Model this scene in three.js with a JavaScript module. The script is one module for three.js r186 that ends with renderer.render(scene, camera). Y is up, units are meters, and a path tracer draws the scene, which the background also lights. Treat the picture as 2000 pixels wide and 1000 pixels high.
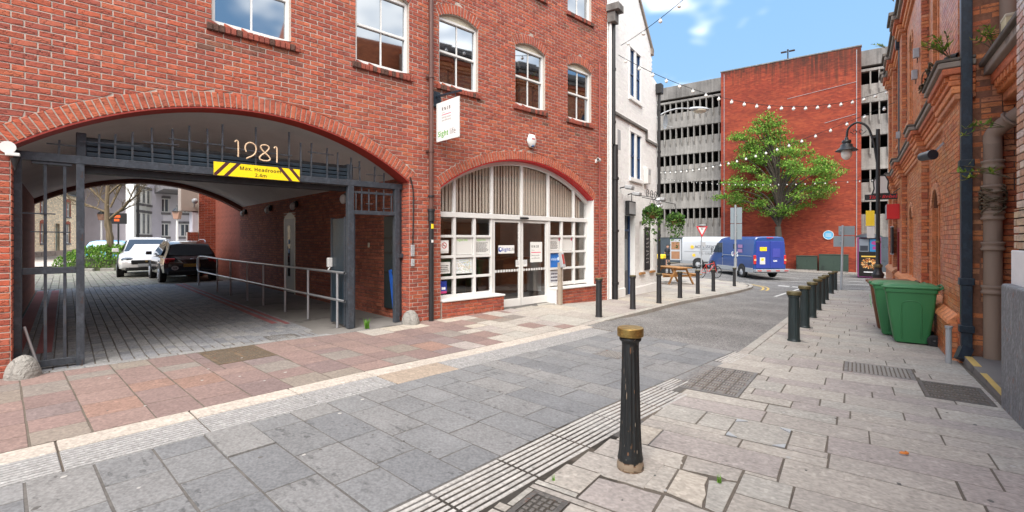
import * as THREE from 'three';
import { mergeGeometries } from 'three/addons/utils/BufferGeometryUtils.js';
import { RoundedBoxGeometry } from 'three/addons/geometries/RoundedBoxGeometry.js';
import { MarchingCubes } from 'three/addons/objects/MarchingCubes.js';

// ------------------------------------------------------------------ camera, sky, sun, exposure
const scene = new THREE.Scene();
const camera = new THREE.PerspectiveCamera(2 * Math.atan(533 / 930) * 180 / Math.PI, 2000 / 1066, 0.05, 900);
camera.position.set(0, 1.6, 0);                       // eye height; looks level along -z, lens shifted down
camera.setViewOffset(2000, 1066, 0, 66, 2000, 1000);
camera.updateProjectionMatrix();
const renderer = new THREE.WebGLRenderer({ antialias: true });
renderer.toneMapping = THREE.LinearToneMapping;
renderer.toneMappingExposure = 2.5;
renderer.shadowMap.enabled = true;

const SUN = new THREE.Vector3(-0.15, 0.82, 0.55).normalize();
const sun = new THREE.DirectionalLight(new THREE.Color(1, 0.93, 0.86), 1.4);
sun.position.copy(SUN).multiplyScalar(80); sun.target.position.set(5, 0, -15);
sun.castShadow = true; sun.shadow.radius = 80;
Object.assign(sun.shadow.camera, { left: -60, right: 60, top: 60, bottom: -60, near: 1, far: 220 });
sun.shadow.mapSize.set(2048, 2048);
scene.add(sun, sun.target);

// ------------------------------------------------------------------ random numbers and tiling noise
function rng(seed) { let a = seed >>> 0; return () => { a = (a + 0x6D2B79F5) | 0; let t = Math.imul(a ^ (a >>> 15), 1 | a); t = (t + Math.imul(t ^ (t >>> 7), 61 | t)) ^ t; return ((t ^ (t >>> 14)) >>> 0) / 4294967296; }; }
const hash = (x, y, s) => { let h = Math.imul(x, 374761393) + Math.imul(y, 668265263) + Math.imul(s, 1274126177); h = Math.imul(h ^ (h >>> 13), 1274126177); return ((h ^ (h >>> 16)) >>> 0) / 4294967296; };
const sm = (t) => t * t * (3 - 2 * t), clamp = (x, a = 0, b = 1) => Math.max(a, Math.min(b, x)), sstep = (a, b, x) => sm(clamp((x - a) / (b - a))), lerp = (a, b, t) => a + (b - a) * t;
function vnoise(x, y, px, py, s) {
  const xi = Math.floor(x), yi = Math.floor(y), fx = sm(x - xi), fy = sm(y - yi), w = (a, p) => ((a % p) + p) % p;
  const a = hash(w(xi, px), w(yi, py), s), b = hash(w(xi + 1, px), w(yi, py), s), c = hash(w(xi, px), w(yi + 1, py), s), d = hash(w(xi + 1, px), w(yi + 1, py), s);
  return lerp(lerp(a, b, fx), lerp(c, d, fx), fy);
}
function fbm(u, v, fx, fy, oct, s) { let r = 0, a = 0.5, n = 0; for (let i = 0; i < oct; i++) { r += a * vnoise(u * fx, v * fy, fx, fy, s + i); n += a; a *= 0.55; fx *= 2; fy *= 2; } return r / n; }
const enc = (x) => Math.round(255 * Math.pow(clamp(x), 1 / 2.2));
function dtex(size, metres, fn, colour = true) {
  const d = new Uint8Array(size * size * 4);
  for (let y = 0; y < size; y++) for (let x = 0; x < size; x++) {
    let c = fn(x / size, y / size); if (typeof c === 'number') c = [c, c, c];
    const o = (y * size + x) * 4; for (let k = 0; k < 3; k++) d[o + k] = colour ? enc(c[k]) : Math.round(255 * clamp(c[k])); d[o + 3] = 255;
  }
  const t = new THREE.DataTexture(d, size, size, THREE.RGBAFormat);
  t.wrapS = t.wrapT = THREE.RepeatWrapping; t.magFilter = THREE.LinearFilter; t.minFilter = THREE.LinearMipmapLinearFilter; t.generateMipmaps = true;
  if (colour) t.colorSpace = THREE.SRGBColorSpace;
  t.repeat.set(1 / metres, 1 / metres); t.needsUpdate = true; return t;
}
function ctex(w, h, draw) {
  const cv = document.createElement('canvas'); cv.width = w; cv.height = h; const x = cv.getContext('2d'); draw(x, w, h);
  const t = new THREE.CanvasTexture(cv); t.colorSpace = THREE.SRGBColorSpace; t.anisotropy = 8; return t;
}

// the sky: blue air with small fair-weather clouds all round, brighter veil towards the sun
function makeSky() {
  const W = 2048, Hh = 1024, d = new Float32Array(W * Hh * 4), n3 = (x, y, z, f, s) => {
    x *= f; y *= f; z *= f; const xi = Math.floor(x), yi = Math.floor(y), zi = Math.floor(z), fx = sm(x - xi), fy = sm(y - yi), fz = sm(z - zi);
    const q = (i, j, k) => hash(xi + i + (zi + k) * 57, yi + j, s);
    return lerp(lerp(lerp(q(0, 0, 0), q(1, 0, 0), fx), lerp(q(0, 1, 0), q(1, 1, 0), fx), fy), lerp(lerp(q(0, 0, 1), q(1, 0, 1), fx), lerp(q(0, 1, 1), q(1, 1, 1), fx), fy), fz);
  };
  const cl = (x, y, z, f) => { let r = 0, a = 0.5; for (let i = 0; i < 5; i++) { r += a * n3(x, y * 1.7, z, f, 109 + i); f *= 2.1; a *= 0.52; } return r; };
  for (let j = 0; j < Hh; j++) {
    const el = (j / Hh - 0.5) * Math.PI, y = Math.sin(el), c = Math.cos(el);
    for (let i = 0; i < W; i++) {
      const az = (i / W - 0.5) * 2 * Math.PI, x = Math.cos(az) * c, z = Math.sin(az) * c, o = (j * W + i) * 4;
      const up = clamp(y), t = Math.pow(up, 0.55);
      let r = lerp(0.22, 0.085, t), g = lerp(0.34, 0.20, t), b = lerp(0.45, 0.40, t);
      const k = 1 / (0.25 + Math.max(0, y)), m = cl(x * k, y * 0.5, z * k, 1.6), cov = sstep(0.455, 0.58, m) * sstep(0.0, 0.08, y);
      const shade = 0.9 + 0.35 * sstep(0.5, 0.75, cl(x * k + 0.07, y * 0.5, z * k + 0.05, 3.1));
      r = lerp(r, 1.10 * shade, cov); g = lerp(g, 1.08 * shade, cov); b = lerp(b, 1.06 * shade, cov);
      const sd = Math.max(0, x * SUN.x + y * SUN.y + z * SUN.z), veil = 0.9 * Math.pow(sd, 6) + 2.2 * Math.pow(sd, 40);
      r += veil; g += veil * 0.98; b += veil * 0.94;
      if (y < 0) { const q = sstep(0, -0.06, y); r = lerp(r, 0.22, q); g = lerp(g, 0.2, q); b = lerp(b, 0.19, q); }
      d[o] = r; d[o + 1] = g; d[o + 2] = b; d[o + 3] = 1;
    }
  }
  const t = new THREE.DataTexture(d, W, Hh, THREE.RGBAFormat, THREE.FloatType); t.mapping = THREE.EquirectangularReflectionMapping;
  t.magFilter = t.minFilter = THREE.LinearFilter; t.needsUpdate = true; return t;
}
const skyTex = makeSky(); scene.background = skyTex; scene.environment = skyTex;

// ------------------------------------------------------------------ survey frames (plan): A = long brick front, B = far street, S = near carriageway, P = pub front
// forward distance f = -z.  g() is the fall of the street.
const frame = (x, f, cos, sin) => ({ o: [x, f], cos, sin, rot: Math.atan2(sin, cos),
  at(a, y, b) { return new THREE.Vector3(x + cos * a + sin * b, y, -(f + sin * a - cos * b)); },
  inv(X, Z) { const dx = X - x, df = -Z - f; return [dx * cos + df * sin, dx * sin - df * cos]; } });
const FA = frame(-5.70, 5.55, 0.7292, 0.6843), FB = frame(0, 0, 0.584, 0.8118), FS = frame(-3.83, 3.56, 0.6796, 0.7336), FP = frame(2.69, 13.42, 0.5609, 0.8279);
function g(X, Z) {
  const [s, c] = FB.inv(X, Z); if (s < 4) return 0;
  const [t, n] = FA.inv(X, Z); if (n < -0.6 && t < 11.4) return 0;
  return -0.033 * (Math.min(s, 28) - 4) + 0.035 * clamp(-0.8 - c, 0, 6.2) * sstep(4, 10, s);
}
const onG = (F, a, b, dy = 0) => { const p = F.at(a, 0, b); p.y = g(p.x, p.z) + dy; return p; };

// ------------------------------------------------------------------ scene-graph helpers
const taken = {};
function numbered(n) { if (!(n in taken)) { taken[n] = 0; return n; } taken[n]++; return n + '_' + String(taken[n]).padStart(3, '0'); }
function thing(name, label, category, pos, rot = 0, group) {
  const o = new THREE.Group(); o.name = numbered(name); if (pos) o.position.copy(pos); o.rotation.y = rot;
  o.userData = { label, category }; if (group) o.userData.group = group; scene.add(o); return o;
}
function structure(name) { const o = new THREE.Group(); o.name = numbered(name); o.userData.kind = 'structure'; scene.add(o); return o; }
function put(parent, name, geo, m, pos, label) {
  const o = new THREE.Mesh(Array.isArray(geo) ? merge(geo) : geo, m); o.name = name; o.castShadow = o.receiveShadow = true;
  if (pos) o.position.set(...pos); if (label) o.userData.label = label; parent.add(o); return o;
}
function single(name, label, category, geo, m, pos, rot = 0, group) {
  const o = put(scene, numbered(name), geo, m); if (pos) o.position.copy(pos); o.rotation.y = rot; o.userData = { label, category }; if (group) o.userData.group = group; return o;
}
function again(src, label, pos, rot) { const o = src.clone(); o.userData = { ...src.userData, label }; o.name = numbered(src.name.replace(/_\d\d\d$/, '')); if (pos) o.position.copy(pos); if (rot !== undefined) o.rotation.y = rot; scene.add(o); return o; }

// ------------------------------------------------------------------ geometry helpers
const flat = (geo) => geo.index ? geo.toNonIndexed() : geo;
function merge(list) {
  list = list.flat(Infinity).map(flat); const col = list.some((q) => q.attributes.color);
  for (const q of list) {
    for (const k of Object.keys(q.attributes)) if (!['position', 'normal', 'uv', 'color'].includes(k)) q.deleteAttribute(k);
    if (!q.attributes.uv) q.setAttribute('uv', new THREE.Float32BufferAttribute(new Float32Array(q.attributes.position.count * 2), 2));
    if (!q.attributes.normal) q.computeVertexNormals();
    if (col && !q.attributes.color) tint(q, [1, 1, 1]);
  }
  return list.length === 1 ? list[0] : mergeGeometries(list);
}
function tint(geo, c) { const n = geo.attributes.position.count, a = new Float32Array(n * 3); for (let i = 0; i < n; i++) a.set(c, i * 3); geo.setAttribute('color', new THREE.BufferAttribute(a, 3)); return geo; }
function buv(geo, ou = 0, ov = 0) {                     // box-projected uv in metres
  geo = flat(geo); const p = geo.attributes.position, n = geo.attributes.normal, uv = new Float32Array(p.count * 2);
  for (let i = 0; i < p.count; i++) {
    const ax = Math.abs(n.getX(i)), ay = Math.abs(n.getY(i)), az = Math.abs(n.getZ(i)), x = p.getX(i), y = p.getY(i), z = p.getZ(i);
    const q = ax >= ay && ax >= az ? [z, y] : ay >= az ? [x, z] : [x, y]; uv[i * 2] = q[0] + ou; uv[i * 2 + 1] = q[1] + ov;
  }
  geo.setAttribute('uv', new THREE.BufferAttribute(uv, 2)); return geo;
}
const mv = (geo, x = 0, y = 0, z = 0) => geo.translate(x, y, z);
const bx = (x0, x1, y0, y1, z0, z1) => buv(mv(new THREE.BoxGeometry(x1 - x0, y1 - y0, z1 - z0), (x0 + x1) / 2, (y0 + y1) / 2, (z0 + z1) / 2));
const rb = (x0, x1, y0, y1, z0, z1, r = 0.01, seg = 2) => buv(mv(new RoundedBoxGeometry(x1 - x0, y1 - y0, z1 - z0, seg, Math.min(r, 0.49 * Math.min(x1 - x0, y1 - y0, z1 - z0))), (x0 + x1) / 2, (y0 + y1) / 2, (z0 + z1) / 2));
const V = (x, y, z) => new THREE.Vector3(x, y, z);
const cyl = (r0, r1, h, x = 0, y = 0, z = 0, seg = 16) => mv(new THREE.CylinderGeometry(r1, r0, h, seg), x, y + h / 2, z);   // r0 bottom, r1 top, y = base
function rod(a, b, r, seg = 8, r2 = r) {
  const A = V(...a), B = V(...b), L = A.distanceTo(B), q = new THREE.CylinderGeometry(r2, r, L, seg);
  q.applyQuaternion(new THREE.Quaternion().setFromUnitVectors(V(0, 1, 0), B.clone().sub(A).normalize())); const m = A.add(B).multiplyScalar(0.5); return mv(q, m.x, m.y, m.z);
}
function bar(a, b, w, d, roll = 0) {                    // square bar between two points
  const A = V(...a), B = V(...b), L = A.distanceTo(B), q = new THREE.BoxGeometry(w, L, d); if (roll) q.rotateY(roll);
  q.applyQuaternion(new THREE.Quaternion().setFromUnitVectors(V(0, 1, 0), B.clone().sub(A).normalize())); const m = A.add(B).multiplyScalar(0.5); return mv(buv(q), m.x, m.y, m.z);
}
const tube = (pts, r, seg = 24, rs = 8, closed = false) => new THREE.TubeGeometry(new THREE.CatmullRomCurve3(pts.map((p) => V(...p)), closed), seg, r, rs, closed);
const lathe = (pts, seg = 24) => new THREE.LatheGeometry(pts.map((p) => new THREE.Vector2(...p)), seg);
function ext(pts, depth, bevel = 0, holes = []) {       // outline in x,y pushed along +z from 0 to depth
  const s = new THREE.Shape(pts.map((p) => new THREE.Vector2(...p))); for (const h of holes) s.holes.push(new THREE.Path(h.map((p) => new THREE.Vector2(...p))));
  const e = new THREE.ExtrudeGeometry(s, { depth: depth - 2 * bevel, bevelEnabled: bevel > 0, bevelSize: bevel, bevelThickness: bevel, bevelOffset: -bevel, bevelSegments: 2, curveSegments: 12, steps: 1 });
  return bevel ? mv(e, 0, 0, bevel) : e;
}
// a flat convex piece (brick, slab, voussoir): outline in x,y; faces +z at z1; chamfered rim; sides down to z0; no back
function piece(poly, z0, z1, ch = 0.004, ou = 0, ov = 0) {
  let area = 0; const n = poly.length; for (let i = 0; i < n; i++) { const a = poly[i], b = poly[(i + 1) % n]; area += a[0] * b[1] - b[0] * a[1]; } if (area < 0) poly = poly.slice().reverse();
  const nrm = poly.map((a, i) => { const b = poly[(i + 1) % n], l = Math.hypot(b[0] - a[0], b[1] - a[1]) || 1; return [-(b[1] - a[1]) / l, (b[0] - a[0]) / l]; });
  const inn = poly.map((a, i) => { const p = nrm[(i + n - 1) % n], q = nrm[i], k = 1 / Math.max(0.35, 1 + p[0] * q[0] + p[1] * q[1]); return [a[0] + (p[0] + q[0]) * k * ch, a[1] + (p[1] + q[1]) * k * ch]; });
  const P = [], N = [], U = [], tri = (pts, no) => { for (const q of pts) { P.push(...q); N.push(...no); U.push(q[0] + ou + (Math.abs(no[0]) > 0.8 ? q[2] : 0), q[1] + ov + (Math.abs(no[1]) > 0.8 ? q[2] : 0)); } };
  for (let i = 1; i < n - 1; i++) tri([[...inn[0], z1], [...inn[i], z1], [...inn[i + 1], z1]], [0, 0, 1]);
  for (let i = 0; i < n; i++) {
    const j = (i + 1) % n, a = poly[i], b = poly[j], c = inn[j], d = inn[i], no = [-nrm[i][0], -nrm[i][1], 0], nb = [no[0] * 0.7071, no[1] * 0.7071, 0.7071], zc = z1 - ch;
    tri([[...a, zc], [...b, zc], [...c, z1]], nb); tri([[...a, zc], [...c, z1], [...d, z1]], nb);
    tri([[...a, z0], [...b, z0], [...b, zc]], no); tri([[...a, z0], [...b, zc], [...a, zc]], no);
  }
  const q = new THREE.BufferGeometry(); q.setAttribute('position', new THREE.Float32BufferAttribute(P, 3)); q.setAttribute('normal', new THREE.Float32BufferAttribute(N, 3)); q.setAttribute('uv', new THREE.Float32BufferAttribute(U, 2)); return q;
}
// loft: rings of equal length [[x,y,z],...]; closed rings; capped ends
function loft(rings, capA = true, capB = true, closed = true) {
  const n = rings[0].length, P = [], I = []; rings.forEach((r) => r.forEach((p) => P.push(...p)));
  const m = closed ? n : n - 1;
  for (let i = 0; i < rings.length - 1; i++) for (let j = 0; j < m; j++) { const a = i * n + j, b = i * n + (j + 1) % n, c = a + n, d = b + n; I.push(a, b, d, a, d, c); }
  const cap = (k, flip) => { const c = [0, 0, 0]; rings[k].forEach((p) => { for (let q = 0; q < 3; q++) c[q] += p[q] / n; }); const ci = P.length / 3; P.push(...c); for (let j = 0; j < n; j++) { const a = k * n + j, b = k * n + (j + 1) % n; flip ? I.push(ci, b, a) : I.push(ci, a, b); } };
  if (capA) cap(0, true); if (capB) cap(rings.length - 1, false);
  const q = new THREE.BufferGeometry(); q.setAttribute('position', new THREE.Float32BufferAttribute(P, 3)); q.setIndex(I); q.computeVertexNormals(); return q;
}
function creased(geo, deg = 35) {                       // vertex normals smoothed only across shallow edges
  const q = flat(geo), p = q.attributes.position, fn = [], map = new Map(), key = (i) => `${Math.round(p.getX(i) * 5e3)},${Math.round(p.getY(i) * 5e3)},${Math.round(p.getZ(i) * 5e3)}`;
  for (let i = 0; i < p.count; i += 3) { const a = V().fromBufferAttribute(p, i), b = V().fromBufferAttribute(p, i + 1), c = V().fromBufferAttribute(p, i + 2), m = b.sub(a).cross(c.sub(a)); const l = m.length(); fn.push(l > 1e-12 ? m.divideScalar(l) : V(0, 1, 0)); for (let k = 0; k < 3; k++) { const s = key(i + k); (map.get(s) ?? map.set(s, []).get(s)).push(i / 3); } }
  const N = new Float32Array(p.count * 3), lim = Math.cos(deg * Math.PI / 180);
  for (let i = 0; i < p.count; i++) { const f = fn[(i / 3) | 0], s = V(0, 0, 0); for (const k of map.get(key(i))) if (fn[k].dot(f) > lim) s.add(fn[k]); s.normalize(); N.set([s.x, s.y, s.z], i * 3); }
  q.setAttribute('normal', new THREE.BufferAttribute(N, 3)); return q;
}

// ------------------------------------------------------------------ textures and materials
const TX = {
  brick: dtex(512, 0.7, (u, v) => { const a = fbm(u, v, 6, 10, 5, 3), b = fbm(u, v, 40, 60, 2, 9), cr = Math.abs(fbm(u + 0.3 * v, v, 7, 22, 3, 21) - 0.5); return clamp(0.72 + 0.5 * (a - 0.25) + 0.22 * (b - 0.5) - 0.34 * sstep(0.035, 0.0, cr) - 0.42 * sstep(0.03, 0.0, Math.abs(fbm(u + 0.55 * v, v, 9, 12, 3, 23) - 0.52)) * sstep(0.42, 0.6, fbm(u, v, 14, 20, 2, 25))); }),
  brickB: dtex(512, 0.7, (u, v) => { const cr = Math.abs(fbm(u + 0.3 * v, v, 7, 22, 3, 21) - 0.5), b = fbm(u, v, 50, 60, 3, 9), a = fbm(u, v, 8, 20, 4, 5); return clamp(0.35 * a + 0.25 * b + 0.4 * sstep(0.0, 0.06, cr)); }, false),
  mortar: dtex(256, 0.5, (u, v) => 0.72 + 0.4 * (fbm(u, v, 16, 16, 4, 31) - 0.5) + 0.3 * (fbm(u, v, 3, 3, 2, 32) - 0.5)),
  stone: dtex(1024, 2.0, (u, v) => { const a = fbm(u, v, 4, 4, 5, 41), b = fbm(u, v, 120, 90, 2, 42), sp = sstep(0.70, 0.78, fbm(u, v, 70, 70, 2, 43)), gum = sstep(0.83, 0.86, fbm(u, v, 44, 44, 1, 44)); return clamp(0.74 + 0.22 * (a - 0.4) + 0.40 * (b - 0.5) + 0.08 * sp - 0.10 * sstep(0.72, 0.8, fbm(u, v, 46, 46, 2, 45)) + 0.13 * gum); }),
  stoneB: dtex(1024, 2.0, (u, v) => clamp(0.45 * fbm(u, v, 90, 60, 3, 47) + 0.55 * fbm(u, v, 14, 30, 4, 48)), false),
  slate: dtex(1024, 2.0, (u, v) => { const a = fbm(u, v, 4, 5, 5, 51), b = fbm(u, v, 150, 120, 2, 52), st = sstep(0.70, 0.76, fbm(u, v, 60, 22, 2, 53)) * sstep(0.45, 0.6, fbm(u, v, 5, 5, 2, 54)); return clamp(0.66 + 0.26 * (a - 0.45) + 0.42 * (b - 0.5) - 0.20 * st); }),
  asphalt: dtex(1024, 2.4, (u, v) => { const b = fbm(u, v, 200, 200, 2, 61), a = fbm(u, v, 3, 4, 4, 62); return clamp(0.45 + 1.1 * (b - 0.45) + 0.35 * (a - 0.5)); }),
  asphaltB: dtex(1024, 2.4, (u, v) => fbm(u, v, 200, 200, 2, 61), false),
  concrete: dtex(1024, 8, (u, v) => { const a = fbm(u, v, 5, 5, 5, 71), st = fbm(u, v, 60, 3, 4, 72), b = fbm(u, v, 140, 140, 2, 73); return clamp(0.60 + 0.6 * (a - 0.5) + 0.55 * (st - 0.5) + 0.18 * (b - 0.5)); }),
  plaster: dtex(512, 2.5, (u, v) => 0.94 + 0.16 * (fbm(u, v, 6, 6, 5, 81) - 0.5) + 0.06 * (fbm(u, v, 80, 80, 2, 82) - 0.5)),
  plasterB: dtex(512, 1.2, (u, v) => fbm(u, v, 40, 40, 4, 84), false),
  iron: dtex(512, 0.8, (u, v) => { const w = sstep(0.60, 0.72, fbm(u, v, 14, 10, 4, 91)), r = sstep(0.70, 0.78, fbm(u, v, 20, 9, 4, 92)); const q = 0.7 + 0.5 * (fbm(u, v, 30, 30, 3, 93) - 0.5); return [lerp(q, 1.0, r * 0.8) + 0.35 * w, q * (1 - 0.2 * r) + 0.33 * w, q * (1 - 0.35 * r) + 0.3 * w]; }),
  wood: dtex(512, 0.8, (u, v) => 0.7 + 0.5 * (fbm(u, v, 4, 60, 4, 101) - 0.5) + 0.1 * (fbm(u, v, 8, 160, 2, 102) - 0.5)),
  bark: dtex(256, 0.8, (u, v) => 0.6 + 0.9 * (fbm(u, v, 18, 5, 4, 111) - 0.5)),
  grime: dtex(512, 3, (u, v) => 0.78 + 0.4 * (fbm(u, v, 5, 5, 5, 121) - 0.5) - 0.3 * sstep(0.6, 0.75, fbm(u, v, 9, 9, 4, 122))),
};
const M = {};
function mat(name, c, rough = 0.8, o = {}) {
  const m = new (o.transmission || o.clearcoat || o.ior ? THREE.MeshPhysicalMaterial : THREE.MeshStandardMaterial)({ roughness: rough, metalness: 0, ...o }); m.color.setRGB(...c); m.name = name; M[name] = m; return m;
}
const brickO = { map: TX.brick, bumpMap: TX.brickB, bumpScale: 0.008 };
const RED = [[0.41, 0.094, 0.050], [0.45, 0.108, 0.056], [0.37, 0.083, 0.048], [0.48, 0.125, 0.062], [0.36, 0.084, 0.051], [0.43, 0.114, 0.066], [0.46, 0.102, 0.051], [0.33, 0.080, 0.052]];
const ORANGE = [[0.70, 0.22, 0.075], [0.74, 0.26, 0.095], [0.65, 0.19, 0.065], [0.68, 0.29, 0.14], [0.55, 0.145, 0.06], [0.64, 0.25, 0.12]];
const TUN = [[0.40, 0.125, 0.075], [0.45, 0.14, 0.08], [0.35, 0.11, 0.07], [0.48, 0.15, 0.085]];
RED.forEach((c, i) => mat('red' + i, c, 0.88, brickO));
mat('brickVC', [1, 1, 1], 0.88, { ...brickO, vertexColors: true });
mat('glazedVC', [1, 1, 1], 0.38, { map: TX.brick, bumpMap: TX.brickB, bumpScale: 0.0025, vertexColors: true });
ORANGE.forEach((c, i) => mat('orange' + i, c, 0.7, { map: TX.brick, bumpMap: TX.brickB, bumpScale: 0.003 }));
mat('mortar', [0.58, 0.49, 0.425], 0.95, { map: TX.mortar });
mat('mortarDark', [0.16, 0.12, 0.10], 0.95, { map: TX.mortar });
mat('mortarRed', [0.34, 0.15, 0.09], 0.95, { map: TX.mortar });
mat('redPaint', [0.30, 0.030, 0.018], 0.6, { map: TX.plaster });
mat('redGloss', [0.46, 0.012, 0.014], 0.45);
mat('white', [0.70, 0.69, 0.665], 0.5, { map: TX.plaster });
mat('whiteWall', [0.86, 0.86, 0.84], 0.75, { map: TX.plaster, bumpMap: TX.plasterB, bumpScale: 0.002 });
mat('render', [0.74, 0.71, 0.68], 0.9, { map: TX.plaster });
mat('ironDark', [0.056, 0.066, 0.082], 0.42, { map: TX.iron });
mat('ironBlack', [0.018, 0.019, 0.021], 0.45, { map: TX.iron });
mat('pipeBrown', [0.13, 0.055, 0.042], 0.5, { map: TX.iron });
mat('pipeBlack', [0.022, 0.022, 0.024], 0.45, { map: TX.iron });
mat('pipeRed', [0.36, 0.08, 0.06], 0.55, { map: TX.iron });
mat('pipeClay', [0.34, 0.245, 0.18], 0.7, { map: TX.grime });
mat('pipeNavy', [0.020, 0.034, 0.052], 0.4, { map: TX.iron });
mat('steel', [0.50, 0.51, 0.53], 0.38, { metalness: 0.75 });
mat('galv', [0.46, 0.48, 0.50], 0.5, { metalness: 0.35, map: TX.grime });
mat('alu', [0.62, 0.63, 0.65], 0.35, { metalness: 0.6 });
mat('brass', [0.46, 0.31, 0.10], 0.42, { metalness: 0.85, map: TX.iron });
mat('brassDull', [0.20, 0.17, 0.085], 0.5, { metalness: 0.6, map: TX.iron });
mat('gold', [0.70, 0.50, 0.32], 0.5);
mat('black', [0.012, 0.012, 0.013], 0.5);
mat('rubber', [0.018, 0.018, 0.019], 0.85);
mat('plasticWhite', [0.64, 0.63, 0.61], 0.4);
mat('plasticGrey', [0.35, 0.36, 0.37], 0.5);
mat('cream', [0.55, 0.50, 0.38], 0.5);
mat('glassUp', [0.36, 0.385, 0.41], 0.03, { metalness: 1.0 });
mat('glassDark', [0.10, 0.12, 0.14], 0.05, { metalness: 0.6 });
mat('glassClear', [1, 1, 1], 0.0, { transmission: 1, ior: 1.6, thickness: 0 });
mat('stripStone', [0.52, 0.465, 0.405], 0.85, { map: TX.stone, bumpMap: TX.stoneB, bumpScale: 0.002 });
mat('guardStone', [0.30, 0.285, 0.26], 0.9, { map: TX.grime, bumpMap: TX.plasterB, bumpScale: 0.02 });
mat('bed', [0.15, 0.125, 0.10], 0.95, { map: TX.mortar });
mat('bedGrey', [0.14, 0.13, 0.12], 0.95, { map: TX.mortar });
mat('asphalt', [0.33, 0.318, 0.305], 0.92, { map: TX.asphalt, bumpMap: TX.asphaltB, bumpScale: 0.005 });
mat('asphaltDark', [0.14, 0.15, 0.165], 0.92, { map: TX.asphalt, bumpMap: TX.asphaltB, bumpScale: 0.004 });
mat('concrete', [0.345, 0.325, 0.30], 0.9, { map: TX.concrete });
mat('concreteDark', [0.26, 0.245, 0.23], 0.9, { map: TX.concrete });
mat('pathConc', [0.22, 0.205, 0.19], 0.9, { map: TX.grime });
mat('paintWhite', [0.70, 0.69, 0.66], 0.8, { map: TX.grime });
mat('paintYellow', [0.66, 0.46, 0.14], 0.8, { map: TX.grime });
mat('paintRed', [0.36, 0.12, 0.12], 0.85, { map: TX.grime });
mat('yellowSign', [0.86, 0.60, 0.02], 0.5);
mat('castIron', [0.15, 0.14, 0.13], 0.7, { metalness: 0.3, map: TX.iron });
mat('castRust', [0.17, 0.125, 0.085], 0.8, { metalness: 0.2, map: TX.iron });
mat('castGrey', [0.26, 0.25, 0.24], 0.7, { metalness: 0.3, map: TX.iron });
mat('wood', [0.52, 0.25, 0.075], 0.6, { map: TX.wood });
mat('bark', [0.13, 0.105, 0.08], 0.95, { map: TX.bark });
mat('barkPale', [0.20, 0.15, 0.09], 0.95, { map: TX.bark });
mat('leafVC', [1, 1, 1], 1.0, { vertexColors: true, transmission: 0.3, thickness: 0, side: THREE.DoubleSide, specularIntensity: 0.15 });
mat('roofSlate', [0.20, 0.19, 0.20], 0.8, { map: TX.grime });
mat('interior', [0.30, 0.24, 0.18], 0.9, { map: TX.plaster });
mat('interiorDark', [0.06, 0.055, 0.05], 0.9);

const CARRI = [[0.240, 0.244, 0.248], [0.252, 0.255, 0.257], [0.226, 0.231, 0.237], [0.262, 0.262, 0.261], [0.215, 0.221, 0.229], [0.285, 0.282, 0.276]];
CARRI.forEach((c, i) => mat('slate' + i, c, 0.78, { map: TX.slate, bumpMap: TX.stoneB, bumpScale: 0.0025 }));
const PINK = [[0.245, 0.172, 0.157], [0.27, 0.187, 0.168], [0.225, 0.163, 0.155], [0.265, 0.225, 0.19], [0.28, 0.195, 0.172], [0.255, 0.222, 0.198], [0.30, 0.188, 0.150], [0.24, 0.187, 0.18]];
PINK.forEach((c, i) => mat('pink' + i, c, 0.82, { map: TX.stone, bumpMap: TX.stoneB, bumpScale: 0.0015 }));
const PALE = [[0.440, 0.402, 0.352], [0.460, 0.424, 0.372], [0.410, 0.374, 0.332], [0.425, 0.402, 0.358], [0.390, 0.347, 0.320], [0.495, 0.442, 0.370]];
PALE.forEach((c, i) => mat('pale' + i, c, 0.82, { map: TX.stone, bumpMap: TX.stoneB, bumpScale: 0.0014 }));

// ------------------------------------------------------------------ brickwork
const jitter = (c, R, a = 0.1) => { const k = 1 + (R() - 0.5) * 2 * a; return [c[0] * k, c[1] * k * (1 + (R() - 0.5) * a), c[2] * k]; };
const halfAt = (o, h) => { if (h < o.sill) return 0; if (h < o.spring) return o.hw; if (o.Ri) { const a = Math.asin(Math.min(1, o.hw / o.Ri)); if (h < o.spring + o.ring * Math.cos(a)) return o.hw + (h - o.spring) * Math.tan(a); } const r = o.Re * o.Re - (h - o.hc) ** 2; return r > 0 ? Math.sqrt(r) : 0; };
function arched(cx, hw, sill, spring, rise, ring) { const Ri = rise > 0 ? (hw * hw + rise * rise) / (2 * rise) : 0, hc = spring + rise - Ri; return { cx, hw, sill, spring, rise, Ri, hc, Re: Ri + ring, ring }; }
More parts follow.
